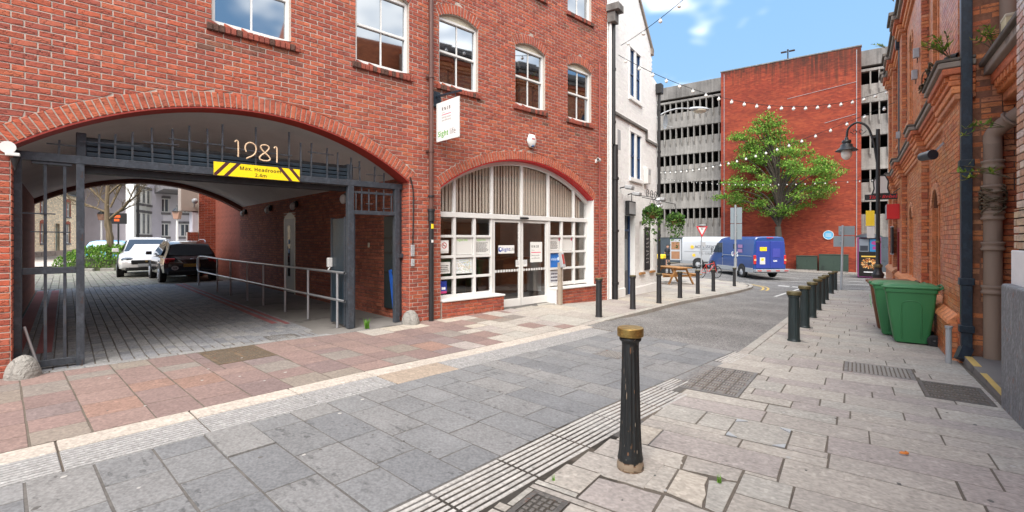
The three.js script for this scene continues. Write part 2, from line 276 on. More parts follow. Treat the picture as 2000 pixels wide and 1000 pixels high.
// every brick of a bonded face as an outline: courses from h0 up, broken by openings
function courses(x0, x1, h0, h1, openings, seed, o = {}) {
  const R = rng(seed), L = o.len ?? 0.226, Hc = o.course ?? 0.0755, J = o.joint ?? 0.012, out = []; let row = 0;
  for (let h = h0; h < h1 - 0.02; h += Hc, row++) {
    const top = Math.min(h + Hc, h1); let x = x0 - (row % 2 ? L / 2 : 0) - R() * 0.008;
    while (x < x1) {
      const w = R() < (o.headers ?? 0.06) ? L / 2 : L, a0 = Math.max(x, x0) + J / 2, b0 = Math.min(x + w, x1) - J / 2; x += w;
      if (b0 - a0 < 0.02) continue;
      const ya = h + J / 2, yb = top - J / 2; let la = a0, lb = a0, ra = b0, rbb = b0, ok = true;
      for (const q of openings) {
        const wa = halfAt(q, ya), wb = halfAt(q, yb), wm = Math.max(wa, wb) + J / 2; if (wm <= J / 2) continue;
        if (b0 <= q.cx - wm || a0 >= q.cx + wm) continue;
        if ((a0 + b0) / 2 < q.cx) { ra = Math.min(ra, q.cx - wa - J / 2); rbb = Math.min(rbb, q.cx - wb - J / 2); } else { la = Math.max(la, q.cx + wa + J / 2); lb = Math.max(lb, q.cx + wb + J / 2); }
      }
      if (Math.max(ra - la, rbb - lb) < 0.025) ok = false;
      ra = Math.max(ra, la + 0.004); rbb = Math.max(rbb, lb + 0.004);
      if (ok) { const j = () => (R() - 0.5) * (o.wob ?? 0.004); out.push({ poly: [[la + j(), ya + j()], [ra + j(), ya + j()], [rbb + j(), yb + j()], [lb + j(), yb + j()]], x: (la + ra) / 2, y: (ya + yb) / 2, tone: R(), proud: (R() - 0.5) * (o.rough ?? 0.004), plain: ra === rbb && la === lb && Math.abs(ra - la - (L - J)) < 1e-6 }); }
    }
  }
  return out;
}
function brickMesh(list, pal, z0, z1, seed, ch = 0.004, jit = 0.1) {
  const R = rng(seed); return merge(list.map((b) => tint(piece(b.poly, z0, z1 + b.proud, ch, R() * 3, R() * 3), jitter(pal[Math.floor(b.tone * pal.length)], R, jit))));
}
// ring of bricks on edge round an arch: returns outlines
function voussoirs(o, seed, w = 0.078, J = 0.016, ext0 = 0) {
  const R = rng(seed), a = Math.asin(Math.min(1, o.hw / o.Ri)) + ext0, n = Math.round(2 * a * (o.Ri + o.ring / 2) / w), out = [];
  for (let i = 0; i < n; i++) {
    const t0 = -a + 2 * a * i / n, t1 = -a + 2 * a * (i + 1) / n, gi = J / 2 / o.Ri, pt = (r, t) => [o.cx + r * Math.sin(t), o.hc + r * Math.cos(t)], re = o.Re - 0.004 - R() * 0.006;
    out.push({ poly: [pt(o.Ri + 0.003, t0 + gi), pt(o.Ri + 0.003, t1 - gi), pt(re, t1 - gi), pt(re, t0 + gi)], tone: R(), proud: (R() - 0.5) * 0.004 });
  }
  return out;
}
const arcPts = (o, n, a0 = -1, a1 = 1) => { const a = Math.asin(Math.min(1, o.hw / o.Ri)), p = []; for (let i = 0; i <= n; i++) { const t = lerp(a0 * a, a1 * a, i / n); p.push([o.cx + o.Ri * Math.sin(t), o.hc + o.Ri * Math.cos(t)]); } return p; };   // left to right

// ------------------------------------------------------------------ ground, paving, roads
function drop(q, F) { q.rotateX(-Math.PI / 2); q.rotateY(F.rot); q.translate(F.o[0], 0, -F.o[1]); const p = q.attributes.position; for (let i = 0; i < p.count; i++) p.setY(i, p.getY(i) + g(p.getX(i), p.getZ(i))); return q; }
const slabGeo = (F, poly, top = 0, thick = 0.03, ch = 0.004, ou = 0, ov = 0) => drop(piece(poly.map(([a, b]) => [a, -b]), top - thick, top, ch, ou, ov), F);
function sheet(F, a0, a1, b0, b1, dy, na = 20, nb = 20) {
  const q = new THREE.PlaneGeometry(a1 - a0, b1 - b0, na, nb); q.translate((a0 + a1) / 2, -(b0 + b1) / 2, 0); const p = q.attributes.position, uv = q.attributes.uv;
  for (let i = 0; i < p.count; i++) { uv.setXY(i, p.getX(i), p.getY(i)); p.setZ(i, typeof dy === 'function' ? dy(p.getX(i), -p.getY(i)) : dy); }
  drop(q, F); q.computeVertexNormals(); return q;
}
const interp = (tab, x) => { if (x <= tab[0][0]) return tab[0][1]; for (let i = 1; i < tab.length; i++) if (x <= tab[i][0]) return lerp(tab[i - 1][1], tab[i][1], (x - tab[i - 1][0]) / (tab[i][0] - tab[i - 1][0])); return tab[tab.length - 1][1]; };
// rectangle minus the covers let into it
function minus(r, cuts) { let L = [r]; for (const k of cuts) L = L.flatMap(([a0, a1, b0, b1]) => { if (a1 <= k[0] || a0 >= k[1] || b1 <= k[2] || b0 >= k[3]) return [[a0, a1, b0, b1]]; const o = []; if (a0 < k[0] - 0.03) o.push([a0, k[0], b0, b1]); if (a1 > k[1] + 0.03) o.push([k[1], a1, b0, b1]); const c0 = Math.max(a0, k[0]), c1 = Math.min(a1, k[1]); if (b0 < k[2] - 0.03) o.push([c0, c1, b0, k[2]]); if (b1 > k[3] + 0.03) o.push([c0, c1, k[3], b1]); return o; }); return L.filter(([a0, a1, b0, b1]) => a1 - a0 > 0.05 && b1 - b0 > 0.05); }
const J = 0.007;
const rect = (a0, a1, b0, b1, R) => { const j = () => (R ? (R() - 0.5) * 0.006 : 0); return [[a0 + J + j(), b0 + J + j()], [a1 - J + j(), b0 + J + j()], [a1 - J + j(), b1 - J + j()], [a0 + J + j(), b1 - J + j()]]; };

{ // ground under everything, out to the horizon
  const q = new THREE.PlaneGeometry(800, 800, 120, 120); q.rotateX(-Math.PI / 2); const p = q.attributes.position, uv = q.attributes.uv;
  for (let i = 0; i < p.count; i++) { uv.setXY(i, p.getX(i), p.getZ(i)); p.setY(i, -1.4); }
  const o = put(scene, 'ground', q, M.asphaltDark); o.userData.kind = 'structure';
}
const RUST_GRATE = [[1.78, 2.46], [0.05, 0.95]];
const toS = (t, n) => { const p = FA.at(t, 0, n); return FS.inv(p.x, p.z); };
const gr0 = toS(2.11, 0.5), CUT_GRATE = [gr0[0] - 0.36, gr0[0] + 0.36, gr0[1] - 0.46, gr0[1] + 0.46];
const cv0 = toS(6.1, 3.94), CUT_COVER = [cv0[0] - 0.21, cv0[0] + 0.21, cv0[1] - 0.21, cv0[1] + 0.21];
const BCUTS = [[5.38, 6.68, -1.64, -0.98], [7.56, 8.30, -0.12, 0.62], [6.74, 7.62, 0.62, 1.17], [4.18, 4.66, -0.86, -0.43], [2.24, 2.56, -1.66, -1.40]];

{ // left footway: rough pinkish flags laid in courses from the wall to the pale edging
  const W = structure('left_footway'), R = rng(101), qw = (p, n = 0) => (n - 2.73 + 0.0699 * p) / 0.9976;
  put(W, 'bedding', sheet(FS, -6, 7.7, -2.95, 0, -0.0035, 24, 8), M.bed);
  for (let p = -6; p < 7.6;) {
    const p1 = Math.min(7.6, p + 0.37 + R() * 0.08); let q = 0; const end = qw((p + p1) / 2, 0.0);
    while (q > end + 0.02) {
      let q1 = q - (0.26 + R() * 0.30); if (q1 < end + 0.22) q1 = -99;
      const last = q1 < -50, a = last ? qw(p) : q1, b = last ? qw(p1) : q1;
      const far = sstep(2.5, 7.5, p), k = R() < far * 0.8 ? M['pale' + Math.floor(R() * 6)] : M['pink' + [0, 1, 2, 0, 1, 4, 7, 2, 5, 4, 6, 3][Math.floor(R() * 12)]];
      const hit = last && p1 > CUT_GRATE[0] && p < CUT_GRATE[1] && Math.max(a, b) < CUT_GRATE[3], trap = last && !hit;
      for (const [a0, a1, b0, b1] of trap ? [[p, p1, Math.max(a, b), q]] : minus([p, p1, last ? Math.max(a, b) : q1, q], [CUT_GRATE])) {
        const poly = trap ? [[p + J, a + J], [p1 - J, b + J], [p1 - J, q - J], [p + J, q - J]] : rect(a0, a1, b0, b1, R);
        const big = poly.slice(); put(W, 'flagstone', slabGeo(FS, big, (R() - 0.5) * 0.002, 0.03, 0.002, R() * 5, R() * 5), k);
      }
      q = last ? -99 : q1;
    }
    p = p1;
  }
}
{ // pale edging, ribbed channel, dark flags of the carriageway, second ribbed band
  const W = structure('edging_strip'), R = rng(102);
  for (let p = -6; p < 7.6; p += 0.9) { put(W, 'edging_stone', slabGeo(FS, rect(p, Math.min(7.6, p + 0.9), 0, 0.27), (R() - 0.5) * 0.003, 0.05, 0.005, R() * 4, R() * 4), M.stripStone); }
  const rib = (parent, p0, p1, q0, q1, n, m) => { const L = [slabGeo(FS, rect(p0, p1, q0, q1), -0.008, 0.03, 0.002)]; const w = (q1 - q0 - 2 * J) / n; for (let i = 0; i < n; i++) { const a = q0 + J + w * i; L.push(slabGeo(FS, [[p0 + J * 1.5, a + w * 0.2], [p1 - J * 1.5, a + w * 0.2], [p1 - J * 1.5, a + w * 0.8], [p0 + J * 1.5, a + w * 0.8]], 0.002, 0.016, 0.004, R() * 3, R() * 3)); } put(parent, 'ribbed_paver', L, m); };
  const D = structure('ribbed_channel'); mat('ribGrey', [0.37, 0.365, 0.36], 0.85, { map: TX.stone });
  for (let p = -6, i = 0; p < 7.5; p += 0.9, i++) if (Math.abs(p - 3.0) > 0.1) rib(D, p, Math.min(p + 0.9, 7.6), 0.27, 0.73, 9, M.ribGrey);
  put(D, 'sandstone_patch', slabGeo(FS, rect(3.0, 3.9, 0.27, 0.73), 0, 0.03, 0.004), mat('patch', [0.37, 0.30, 0.235], 0.85, { map: TX.stone }), null, 'plain tan sandstone slab replacing a ribbed paver');
  put(D, 'bedding', sheet(FS, -6, 7.6, -0.05, 0.78, -0.016, 24, 3), M.bed);
  const C = structure('carriageway_paving');
  put(C, 'bedding', sheet(FS, -6, 7.62, 0.74, 3.6, -0.0035, 24, 6), M.bedGrey);
  const edge = (p) => p < 4.6 ? 2.78 : 2.78;
  for (let p = -6, k = 0; p < 7.55; k++) {
    const p1 = Math.min(7.6, p + 0.325 + R() * 0.03); let q = 0.73, off = (k % 3) * 0.22;
    while (q < edge(p) - 0.01) {
      let q1 = q + (0.42 + R() * 0.34) - (q < 0.74 ? off : 0); if (q1 < q + 0.25) q1 = q + 0.3; if (q1 > 2.78 - 0.28) q1 = 2.78;
      const tiltUp = R() < 0.06 ? 0.012 : 0;
      for (const r of minus([p, p1, q, q1], [CUT_COVER])) put(C, 'flagstone', slabGeo(FS, rect(...r, R), (R() - 0.5) * 0.002 + tiltUp, 0.04, 0.002, R() * 5, R() * 5), M['slate' + (tiltUp ? 5 : Math.floor(R() * 6))]);
      q = q1;
    }
    p = p1;
  }
  const B = structure('ribbed_band');
  mat('ribPale', [0.50, 0.48, 0.45], 0.85, { map: TX.stone });
  for (let p = -5.6, i = 0; p < 4.7; p += 0.62, i++) rib(B, p, p + 0.62, 2.78, 3.20, 8, M.ribPale);
  for (let p = 4.94; p < 5.4; p += 0.5) rib(B, p, p + 0.5, 2.78, 3.0, 5, M.ribPale);
  for (let p = 6.75; p < 7.5; p += 0.43) rib(B, p, p + 0.43, 2.78, 3.02, 5, M.ribPale);
  for (let p = 5.45; p < 6.7; p += 0.42) put(B, 'flagstone', slabGeo(FS, rect(p, p + 0.42, 2.78, 2.95), 0, 0.03, 0.004, R(), R()), M.slate5);
}
const KERB_L = [[8.2, -4.15], [10.5, -4.12], [14.3, -4.12], [17.4, -3.92], [21, -3.74], [24.3, -3.80], [25.8, -4.15], [26.8, -4.9], [27.4, -6.2], [27.7, -8], [27.9, -12], [28, -45]];
const KERB_R = [[7.75, -1.44], [10.4, -1.38], [13.4, -1.33], [24.5, -1.28], [25.8, -1.05], [26.9, -0.35], [27.5, 0.7], [27.8, 2], [28, 30]];
const walk = (tab, step) => { const c = new THREE.CatmullRomCurve3(tab.map(([s, q]) => V(s, 0, q)), false, 'centripetal'), n = Math.round(c.getLength() / step), o = []; for (let i = 0; i <= n; i++) { const p = c.getPointAt(i / n); o.push([p.x, p.z]); } return o; };
const kerbL = walk(KERB_L, 0.6), kerbR = walk(KERB_R, 0.6);
{ // asphalt, kerbs, lines
  const sink = (s, c) => -0.012 - 0.085 * sstep(8.2, 11.5, s);
  const Rd = put(scene, 'road', sheet(FB, 8.3, 41, -60, 45, sink, 60, 160), M.asphalt); Rd.userData.kind = 'structure';
  const pts = [[7.6, 0.1], [7.6, 3.1]].map(([p, q]) => { const w = FS.at(p, 0, q); return FB.inv(w.x, w.z); });
  const near = put(scene, 'road_edge', slabGeo(FB, [pts[0], [8.32, pts[0][1]], [8.32, pts[1][1] + 0.05], pts[1]], -0.011, 0.02, 0.001), M.asphalt); near.userData.kind = 'structure';
  const kerbs = (name, path, side, w) => { const K = structure(name); for (let i = 0; i < path.length - 1; i++) { const [a, b] = [path[i], path[i + 1]], L = Math.hypot(b[0] - a[0], b[1] - a[1]), nx = -(b[1] - a[1]) / L * side, nc = (b[0] - a[0]) / L * side, e = 0.004; const ux = (b[0] - a[0]) / L * e, uc = (b[1] - a[1]) / L * e; put(K, 'kerb_stone', slabGeo(FB, [[a[0] + ux, a[1] + uc], [b[0] - ux, b[1] - uc], [b[0] - ux + nx * w, b[1] - uc + nc * w], [a[0] + ux + nx * w, a[1] + uc + nc * w]], 0.002, 0.16, 0.012, i * 0.37, 0), i % 3 ? M.pale3 : M.pale2); } };
  kerbs('left_kerb', kerbL.filter((p) => p[1] > -30), -1, 0.16); kerbs('right_kerb', kerbR.filter((p) => p[1] < 20), 1, 0.15);
  const mark = (parent, poly, m = M.paintWhite) => put(parent, 'painted_line', slabGeo(FB, poly, -0.097 + 0.005, 0.002, 0.0005), m);
  const Mk = structure('road_markings');
  const yl = walk([[21.5, -3.40], [24.2, -3.42], [25.9, -3.75], [27.3, -4.75], [27.95, -6.2], [28.25, -8]], 0.25);
  for (const off of [0, 0.2]) for (let i = 0; i < yl.length - 1; i++) { const a = yl[i], b = yl[i + 1], L = Math.hypot(b[0] - a[0], b[1] - a[1]), nx = -(b[1] - a[1]) / L, nc = (b[0] - a[0]) / L, o1 = off, o2 = off + 0.09; if (i > 6) mark(Mk, [[a[0] + nx * o1, a[1] + nc * o1], [b[0] + nx * o1, b[1] + nc * o1], [b[0] + nx * o2, b[1] + nc * o2], [a[0] + nx * o2, a[1] + nc * o2]], M.paintYellow); }
  for (let c = -3.2; c < -1.6; c += 0.62) { mark(Mk, [[27.6, c], [27.6, c + 0.5], [27.8, c + 0.5], [27.8, c]]); mark(Mk, [[28.0, c], [28.0, c + 0.5], [28.2, c + 0.5], [28.2, c]]); }
  mark(Mk, [[20.5, -2.5], [26.8, -2.2], [26.8, -2.09], [20.5, -2.4]]);
  for (let c = -40; c < 25; c += 3.2) mark(Mk, [[34.2, c], [34.2, c + 2.0], [34.32, c + 2.0], [34.32, c]]);
  for (const s of [31.0, 38.2]) mark(Mk, [[s, -40], [s, 25], [s + 0.1, 25], [s + 0.1, -40]]);
}
{ // footway in front of the pub, and the corner
  const W = structure('pub_footway'), R = rng(103), wall = [[8.0, -6.42], [12.46, -5.70], [17.0, -5.98]], kc = kerbL.filter((p) => p[0] < 27.65 && p[1] > -7.5).map(([s, c]) => [s, c - 0.16]);
  put(W, 'bedding', sheet(FB, 8.1, 27.6, -14, -4.9, -0.0035, 60, 16), M.bedGrey); put(W, 'bedding', sheet(FB, 8.3, 25.6, -4.95, -4.26, -0.0035, 60, 3), M.bedGrey);
  for (let s = 8.22; s < 27.4;) {
    const s1 = s + 0.58 + R() * 0.12, mid = (s + s1) / 2, cmax = Math.min(interp(kc, s), interp(kc, s1)), cmin = mid < 17.3 ? interp(wall, mid) - 0.06 : -12; let c = cmax;
    while (c > cmin + 0.05) {
      let c1 = c - (0.5 + R() * 0.55); if (c1 < cmin + 0.25) c1 = cmin;
      put(W, 'paving_slab', slabGeo(FB, rect(s, s1, c1, c, R), (R() - 0.5) * 0.003, 0.03, 0.003, R() * 4, R() * 4), M['pale' + Math.floor(R() * 6)]); c = c1;
    }
    s = s1;
  }
}
{ // right footway: long pale flags laid across the walking line
  const W = structure('right_footway'), R = rng(104);
  const left = (s) => s < 4.3 ? -1.993 + 0.1242 * (s - 0.2565) : s < 7.75 ? Math.max(-1.6, -1.5) : interp(KERB_R, s) + 0.15;
  put(W, 'bedding', sheet(FB, -4, 7.75, -2.1, 2.3, -0.0035, 20, 8), M.bed); put(W, 'bedding', sheet(FB, 7.75, 26.6, -1.30, 2.0, -0.0035, 60, 6), M.bed);
  // three flags cracked and sunken round the near bollard
  const crack = [[2.62, 3.62, -1.40, -0.62]];
  for (let s = -3.2; s < 27.2;) {
    const wds = [0.27, 0.31, 0.36, 0.42], s1 = s + wds[Math.floor(R() * 4)] * (s > 9 ? 1.15 : 1), mid = (s + s1) / 2; const l0 = s > 24.4 ? Math.max(left(s), left(s1)) : left(mid); let c = l0, first = true;
    const right = mid > 6.75 && mid < 8.6 ? 1.22 : mid > 26.9 ? 1.4 : 1.22;
    while (c < right - 0.02) {
      let c1 = c + 0.45 + R() * 0.62; if (first) { c1 = c + 0.25 + R() * 0.8; first = false; } if (c1 > right - 0.3) c1 = right;
      for (const r of minus([s, s1, c, c1], [...BCUTS, ...crack])) { const sl = put(W, 'flagstone', slabGeo(FB, rect(...r, R), (R() - 0.5) * 0.002, 0.03, 0.002, R() * 5, R() * 5), M['pale' + Math.floor(R() * (c < l0 + 0.01 ? 6 : 5))]); }
      c = c1;
    }
    s = s1;
  }
  // broken flags: hand-set pieces with jagged edges and an open, soil-filled gap
  const jag = (poly, n, amp, seed) => { const r = rng(seed), o = []; poly.forEach((a, i) => { const b = poly[(i + 1) % poly.length], rough = a[2]; o.push([a[0], a[1]]); if (rough) for (let k = 1; k < n; k++) { const t = k / n; o.push([lerp(a[0], b[0], t) + (r() - 0.5) * amp, lerp(a[1], b[1], t) + (r() - 0.5) * amp]); } }); return o; };
  const broken = (poly, top, m, seed) => { const o = jag(poly, 7, 0.022, seed), e = ext(o.map(([a, b]) => [a, -b]), 0.03, 0.003); e.translate(0, 0, top - 0.03); const q = drop(flat(e), FB); const uv = q.attributes.uv; for (let i = 0; i < uv.count; i++) uv.setXY(i, uv.getX(i) + seed, uv.getY(i)); return put(W, 'broken_flagstone', q, m); };
  broken([[2.63, -1.39], [2.93, -1.39, 1], [2.96, -0.98, 0], [2.63, -0.96]], 0.0005, M.pale4, 1);
  broken([[2.63, -0.945], [2.97, -0.96, 1], [2.93, -0.63], [2.63, -0.63]], 0.002, M.pale2, 2);
  broken([[2.975, -1.39], [3.36, -1.39], [3.36, -1.0], [3.0, -0.98, 1]], 0.001, M.pale0, 3);
  broken([[3.02, -0.965], [3.36, -0.985], [3.36, -0.80, 1], [2.97, -0.74]], 0.003, M.pale5, 4);
  broken([[2.985, -0.725], [3.33, -0.785, 1], [3.40, -0.63], [2.96, -0.63]], 0.0, M.pale3, 5);
  broken([[3.375, -1.39], [3.61, -1.39], [3.61, -1.02, 1], [3.375, -0.99]], 0, M.pale1, 6);
  broken([[3.39, -0.975], [3.61, -1.0], [3.61, -0.63], [3.43, -0.63, 1]], 0, M.pale2, 7);
}
{ // far footway under the car park
  const W = structure('far_footway'); const q = sheet(FB, 41, 47, -70, 50, 0.0, 4, 60); put(W, 'paving', q, mat('farPave', [0.40, 0.35, 0.31], 0.9, { map: TX.stone }));
  for (let c = -24; c < 14; c += 1.2) put(W, 'kerb_stone', slabGeo(FB, rect(40.85, 41.0, c, c + 1.2), 0.0, 0.16, 0.01, c, 0), M.pale2);
}
{ // passage: setts in the drive, concrete walk along the right wall, red edge lines
  const W = structure('passage_paving'), R = rng(105), list = [];
  put(W, 'bedding', sheet(FA, -0.45, 5.25, -13, 0.02, -0.013, 4, 8), M.bed);
  const near = [], far = []; const SET = [[0.31, 0.31, 0.32], [0.28, 0.285, 0.30], [0.34, 0.335, 0.33], [0.25, 0.255, 0.275]]; SET.forEach((c, i) => mat('sett' + i, c, 0.7, { map: TX.slate })); mat('settVC', [1, 1, 1], 0.7, { map: TX.slate, vertexColors: true });
  for (let t = -0.28, k = 0; t < 3.45; t += 0.132, k++) for (let n = -0.02 - (k % 2) * 0.11; n > -13;) { const l = 0.21 + R() * 0.03, n1 = n - l; list.push({ r: [t, t + 0.132, n1, n], d: -n + Math.abs(t - 1.5) * 0.2, k: Math.floor(R() * 4), h: (R() - 0.5) * 0.005 }); n = n1; }
  list.sort((a, b) => a.d - b.d);
  list.forEach((b, i) => { const a = b.r, poly = [[a[0] + 0.005, a[2] + 0.006], [a[1] - 0.005, a[2] + 0.006], [a[1] - 0.005, a[3] - 0.006], [a[0] + 0.005, a[3] - 0.006]]; const q = slabGeo(FA, poly, b.h, 0.03, 0.007, R() * 4, R() * 4); if (i < 280) put(W, 'sett', q, M['sett' + b.k]); else far.push(tint(q, SET[b.k])); });
  const st = put(W, 'sett_field', far, M.settVC); st.userData.kind = 'stuff';
  put(W, 'concrete_walk', slabGeo(FA, [[3.47, -13], [5.24, -13], [5.24, 0.0], [3.47, -0.02]], 0.004, 0.02, 0.002), M.pathConc);
  for (const [t0, t1, n0, n1] of [[3.20, 3.30, -12.5, -1.7], [3.38, 3.46, -12.5, -1.5], [-0.26, -0.08, -12.5, -1.3], [0.06, 0.22, -12.5, -1.4]]) put(W, 'red_line', slabGeo(FA, [[t0, n0], [t1, n0], [t1, n1], [t0, n1]], 0.0085, 0.003, 0.0005), M.paintRed);
  for (let t = -0.1; t < 5.1; t += 0.32) put(W, 'edging_sett', slabGeo(FA, rect(t, t + 0.32, -0.13, 0.0), 0.006, 0.03, 0.005, t, 0), M.sett2);
  const C = put(scene, 'courtyard', slabGeo(FA, [[-60, -120], [60, -120], [60, -13], [-60, -13]], -0.004, 0.02, 0.001), mat('court', [0.27, 0.26, 0.20], 0.9, { map: TX.grime })); C.userData.kind = 'structure';
  const C2 = structure('courtyard_setts'); const L2 = []; for (let t = -6, k = 0; t < 8; t += 0.2, k++) for (let n = -13 - (k % 2) * 0.2; n > -25; n -= 0.42) L2.push(tint(slabGeo(FA, rect(t, t + 0.2, n - 0.42, n), 0.004 + (R() - 0.5) * 0.003, 0.012, 0.003, R() * 3, 0), jitter([0.31, 0.30, 0.245], R, 0.14))); const c2 = put(C2, 'sett_field', L2, M.settVC); c2.userData.kind = 'stuff';
  put(scene, 'courtyard_road', slabGeo(FA, [[-40, -80], [8, -80], [8, -31], [-40, -31]], 0.006, 0.004, 0.001), mat('courtRoad', [0.55, 0.50, 0.45], 0.9, { map: TX.grime })).userData.kind = 'structure';
}
{ // trodden gum and drips on the paving
  const W = structure('gum_spots'), R = rng(106), pale = [], dark = [], spot = (F, a, b, r, L) => { const p = []; for (let k = 0; k < 9; k++) { const q = k / 9 * 6.283, e = r * (0.75 + 0.4 * R()); p.push([a + Math.cos(q) * e, b + Math.sin(q) * e * 0.85]); } L.push(slabGeo(F, p, 0.0025, 0.003, 0.0008)); };
  for (let i = 0; i < 90; i++) { const s = 1.5 + 18 * Math.pow(R(), 1.6), c = -1.2 + 2.2 * R(); spot(FB, s, c, 0.008 + 0.014 * R(), R() < 0.6 ? pale : dark); }
  for (let i = 0; i < 60; i++) { const q = 0.8 + 1.9 * R(), p = -1 + 8 * R(); spot(FS, p, q, 0.007 + 0.014 * R(), R() < 0.25 ? pale : dark); }
  for (let i = 0; i < 30; i++) spot(FS, -1 + 8 * R(), -0.1 - 2.1 * R(), 0.008 + 0.012 * R(), R() < 0.7 ? pale : dark);
  put(W, 'pale_gum', pale, mat('gumPale', [0.36, 0.35, 0.33], 0.85)).userData.kind = 'stuff'; put(W, 'dark_gum', dark, mat('gumDark', [0.10, 0.095, 0.09], 0.8)).userData.kind = 'stuff';
}

// ------------------------------------------------------------------ the long red brick building with the carriage arch
const ARCH1 = arched(2.52, 2.62, -1, 2.70, 0.85, 0.215), ARCH2 = arched(8.37, 2.52, -1, 2.66, 0.80, 0.20);
const WINS = [[2.44, 0.54], [4.60, 0.53], [6.32, 0.50], [8.43, 0.50], [10.28, 0.49]];
const bldA = thing('brick_building', 'long red brick building with wide carriage arch and arched white glazed entrance', 'building', FA.at(0, 0, 0), FA.rot);
{
  const open1 = WINS.map(([c, h]) => arched(c, h, 4.70, 6.08, 0.14, 0.21)), open2 = WINS.map(([c, h]) => arched(c, h, 7.46, 8.85, 0.14, 0.21)), all = [ARCH1, ARCH2, ...open1, ...open2];
  const wall = new THREE.Group(); wall.name = 'street_wall'; bldA.add(wall);
  const hole = (o) => [[o.cx - o.hw, o.sill], [o.cx + o.hw, o.sill], ...arcPts(o, 10).reverse()];
  const back = ext([[-7, -0.3], [-0.10, -0.3], ...arcPts(ARCH1, 40), [5.14, -0.3], [5.85, -0.3], ...arcPts(ARCH2, 40), [10.89, -0.3], [11.5, -0.3], [11.5, 9.6], [-7, 9.6]], 0.33, 0, [...open1, ...open2].map(hole));
  put(wall, 'mortar_backing', mv(back, 0, 0, -0.337), M.mortar);
  const list = courses(-3.6, 11.5, -0.15, 9.55, all, 201, { joint: 0.0125, headers: 0 });
  const inView = (b) => { const p = FA.at(b.x, b.y, 0), f = -p.z, u = 1000 + 930 * p.x / f, v = 467 - 930 * (b.y - 1.6) / f; return u > -10 && v > -10 ? f : 1e9; };
  // water-stained courses below the sills, as on the real wall
  const RS = rng(207); list.forEach((b) => { b.d = inView(b); for (const o of [...open1, ...open2]) if (Math.abs(b.x - o.cx) < o.hw + 0.1 && b.y < o.sill - 0.08 && RS() < 0.85 - (o.sill - b.y) * 1.7) b.stain = 1; const pt = fbm(b.x * 0.04 + 0.3, b.y * 0.04 + 0.1, 16, 22, 3, 77); const dark = 0.9 * sstep(0.50, 0.66, pt) + 0.35 * sstep(9.0, 10.6, b.x) + 0.5 * sstep(0.22, 0.08, Math.abs(b.x - 5.58)) * sstep(0.4, 0.6, fbm(0.2, b.y * 0.08, 4, 14, 2, 5)); if (RS() < dark * 0.55) b.tone = RS() < 0.5 ? 0.95 : RS() < 0.5 ? 0.55 : 0.3; }); list.sort((a, b) => a.d - b.d);
  const R = rng(202), plain = Array.from({ length: 8 }, () => { const r = 0.1065; return piece([[-r, -0.0312], [r, -0.0318], [r - 0.002, 0.0316], [-r + 0.001, 0.031]], -0.03, 0, 0.0045, R() * 5, R() * 5); });
  let n = 0; const rest = [];
  for (const b of list) { if (n < 300 && b.d < 1e8 && b.plain && !b.stain) { put(wall, 'brick', plain[n % 8], M['red' + Math.floor(b.tone * 8)], [b.x, b.y, b.proud]); n++; } else rest.push(b); }
  const st = put(wall, 'brickwork', [brickMesh(rest.filter((b) => !b.stain), RED, -0.03, 0, 203), brickMesh(rest.filter((b) => b.stain), [[0.20, 0.085, 0.055], [0.27, 0.10, 0.06], [0.34, 0.10, 0.06], [0.24, 0.075, 0.05]], -0.03, 0, 204)], M.brickVC); st.userData.kind = 'stuff';
  for (const [o, nm, sd] of [[ARCH1, 'carriage_arch', 11], [ARCH2, 'entrance_arch', 12]]) {
    const gp = new THREE.Group(); gp.name = nm; bldA.add(gp); const rr = rng(sd);
    for (const v of voussoirs(o, sd)) put(gp, 'arch_brick', piece(v.poly, -0.03, 0.006 + v.proud, 0.005, rr() * 4, rr() * 4), M['red' + [0, 1, 3, 5, 6, 1, 3, 5][Math.floor(v.tone * 8)]]);
  }
  // painted soffits
  const band = (o, th, d) => { const a = arcPts(o, 40), b = arcPts({ ...o, Ri: o.Ri - th }, 40).map(([x, y]) => [x, y]); return ext([...a, ...b.reverse()], d); };
  put(bldA, 'arch_soffit', mv(band({ ...ARCH1, Ri: ARCH1.Ri - 0.001 }, 0.022, 0.335), 0, 0, -0.338), M.redPaint);
  put(bldA, 'arch_soffit', mv(band({ ...ARCH2, Ri: ARCH2.Ri - 0.001 }, 0.022, 0.325), 0, 0, -0.332), M.redGloss);
  // sash windows
  const sash = (o, k) => {
    const w = new THREE.Group(); w.name = 'sash_window'; bldA.add(w); const { cx, hw, sill, spring, rise } = o, z = -0.115, fw = 0.05, y0 = sill + 0.005, y1 = spring + 0.01;
    const mid = (y0 + y1) / 2 + 0.02;
    put(w, 'frame', [rb(cx - hw, cx - hw + fw, y0, y1, z - 0.05, z + 0.05, 0.006), rb(cx + hw - fw, cx + hw, y0, y1, z - 0.05, z + 0.05, 0.006), rb(cx - hw, cx + hw, y0, y0 + 0.075, z - 0.05, z + 0.054, 0.006), rb(cx - hw, cx + hw, y1 - 0.05, y1, z - 0.05, z + 0.052, 0.006)], M.white);
    put(w, 'meeting_rail', rb(cx - hw + fw, cx + hw - fw, mid - 0.022, mid + 0.022, z - 0.045, z + 0.035, 0.005), M.white);
    put(w, 'head_board', mv(ext([[cx - hw, spring + 0.012], [cx + hw, spring + 0.012], ...arcPts({ ...o, Ri: o.Ri }, 10).reverse()], 0.06, 0), 0, 0, z - 0.02), M.cream);
    put(w, 'glazing_bar', [bx(cx - 0.011, cx + 0.011, y0 + 0.075, mid - 0.022, z - 0.02, z + 0.012), bx(cx - 0.011, cx + 0.011, mid + 0.022, y1 - 0.05, z - 0.01, z + 0.022)], M.white);
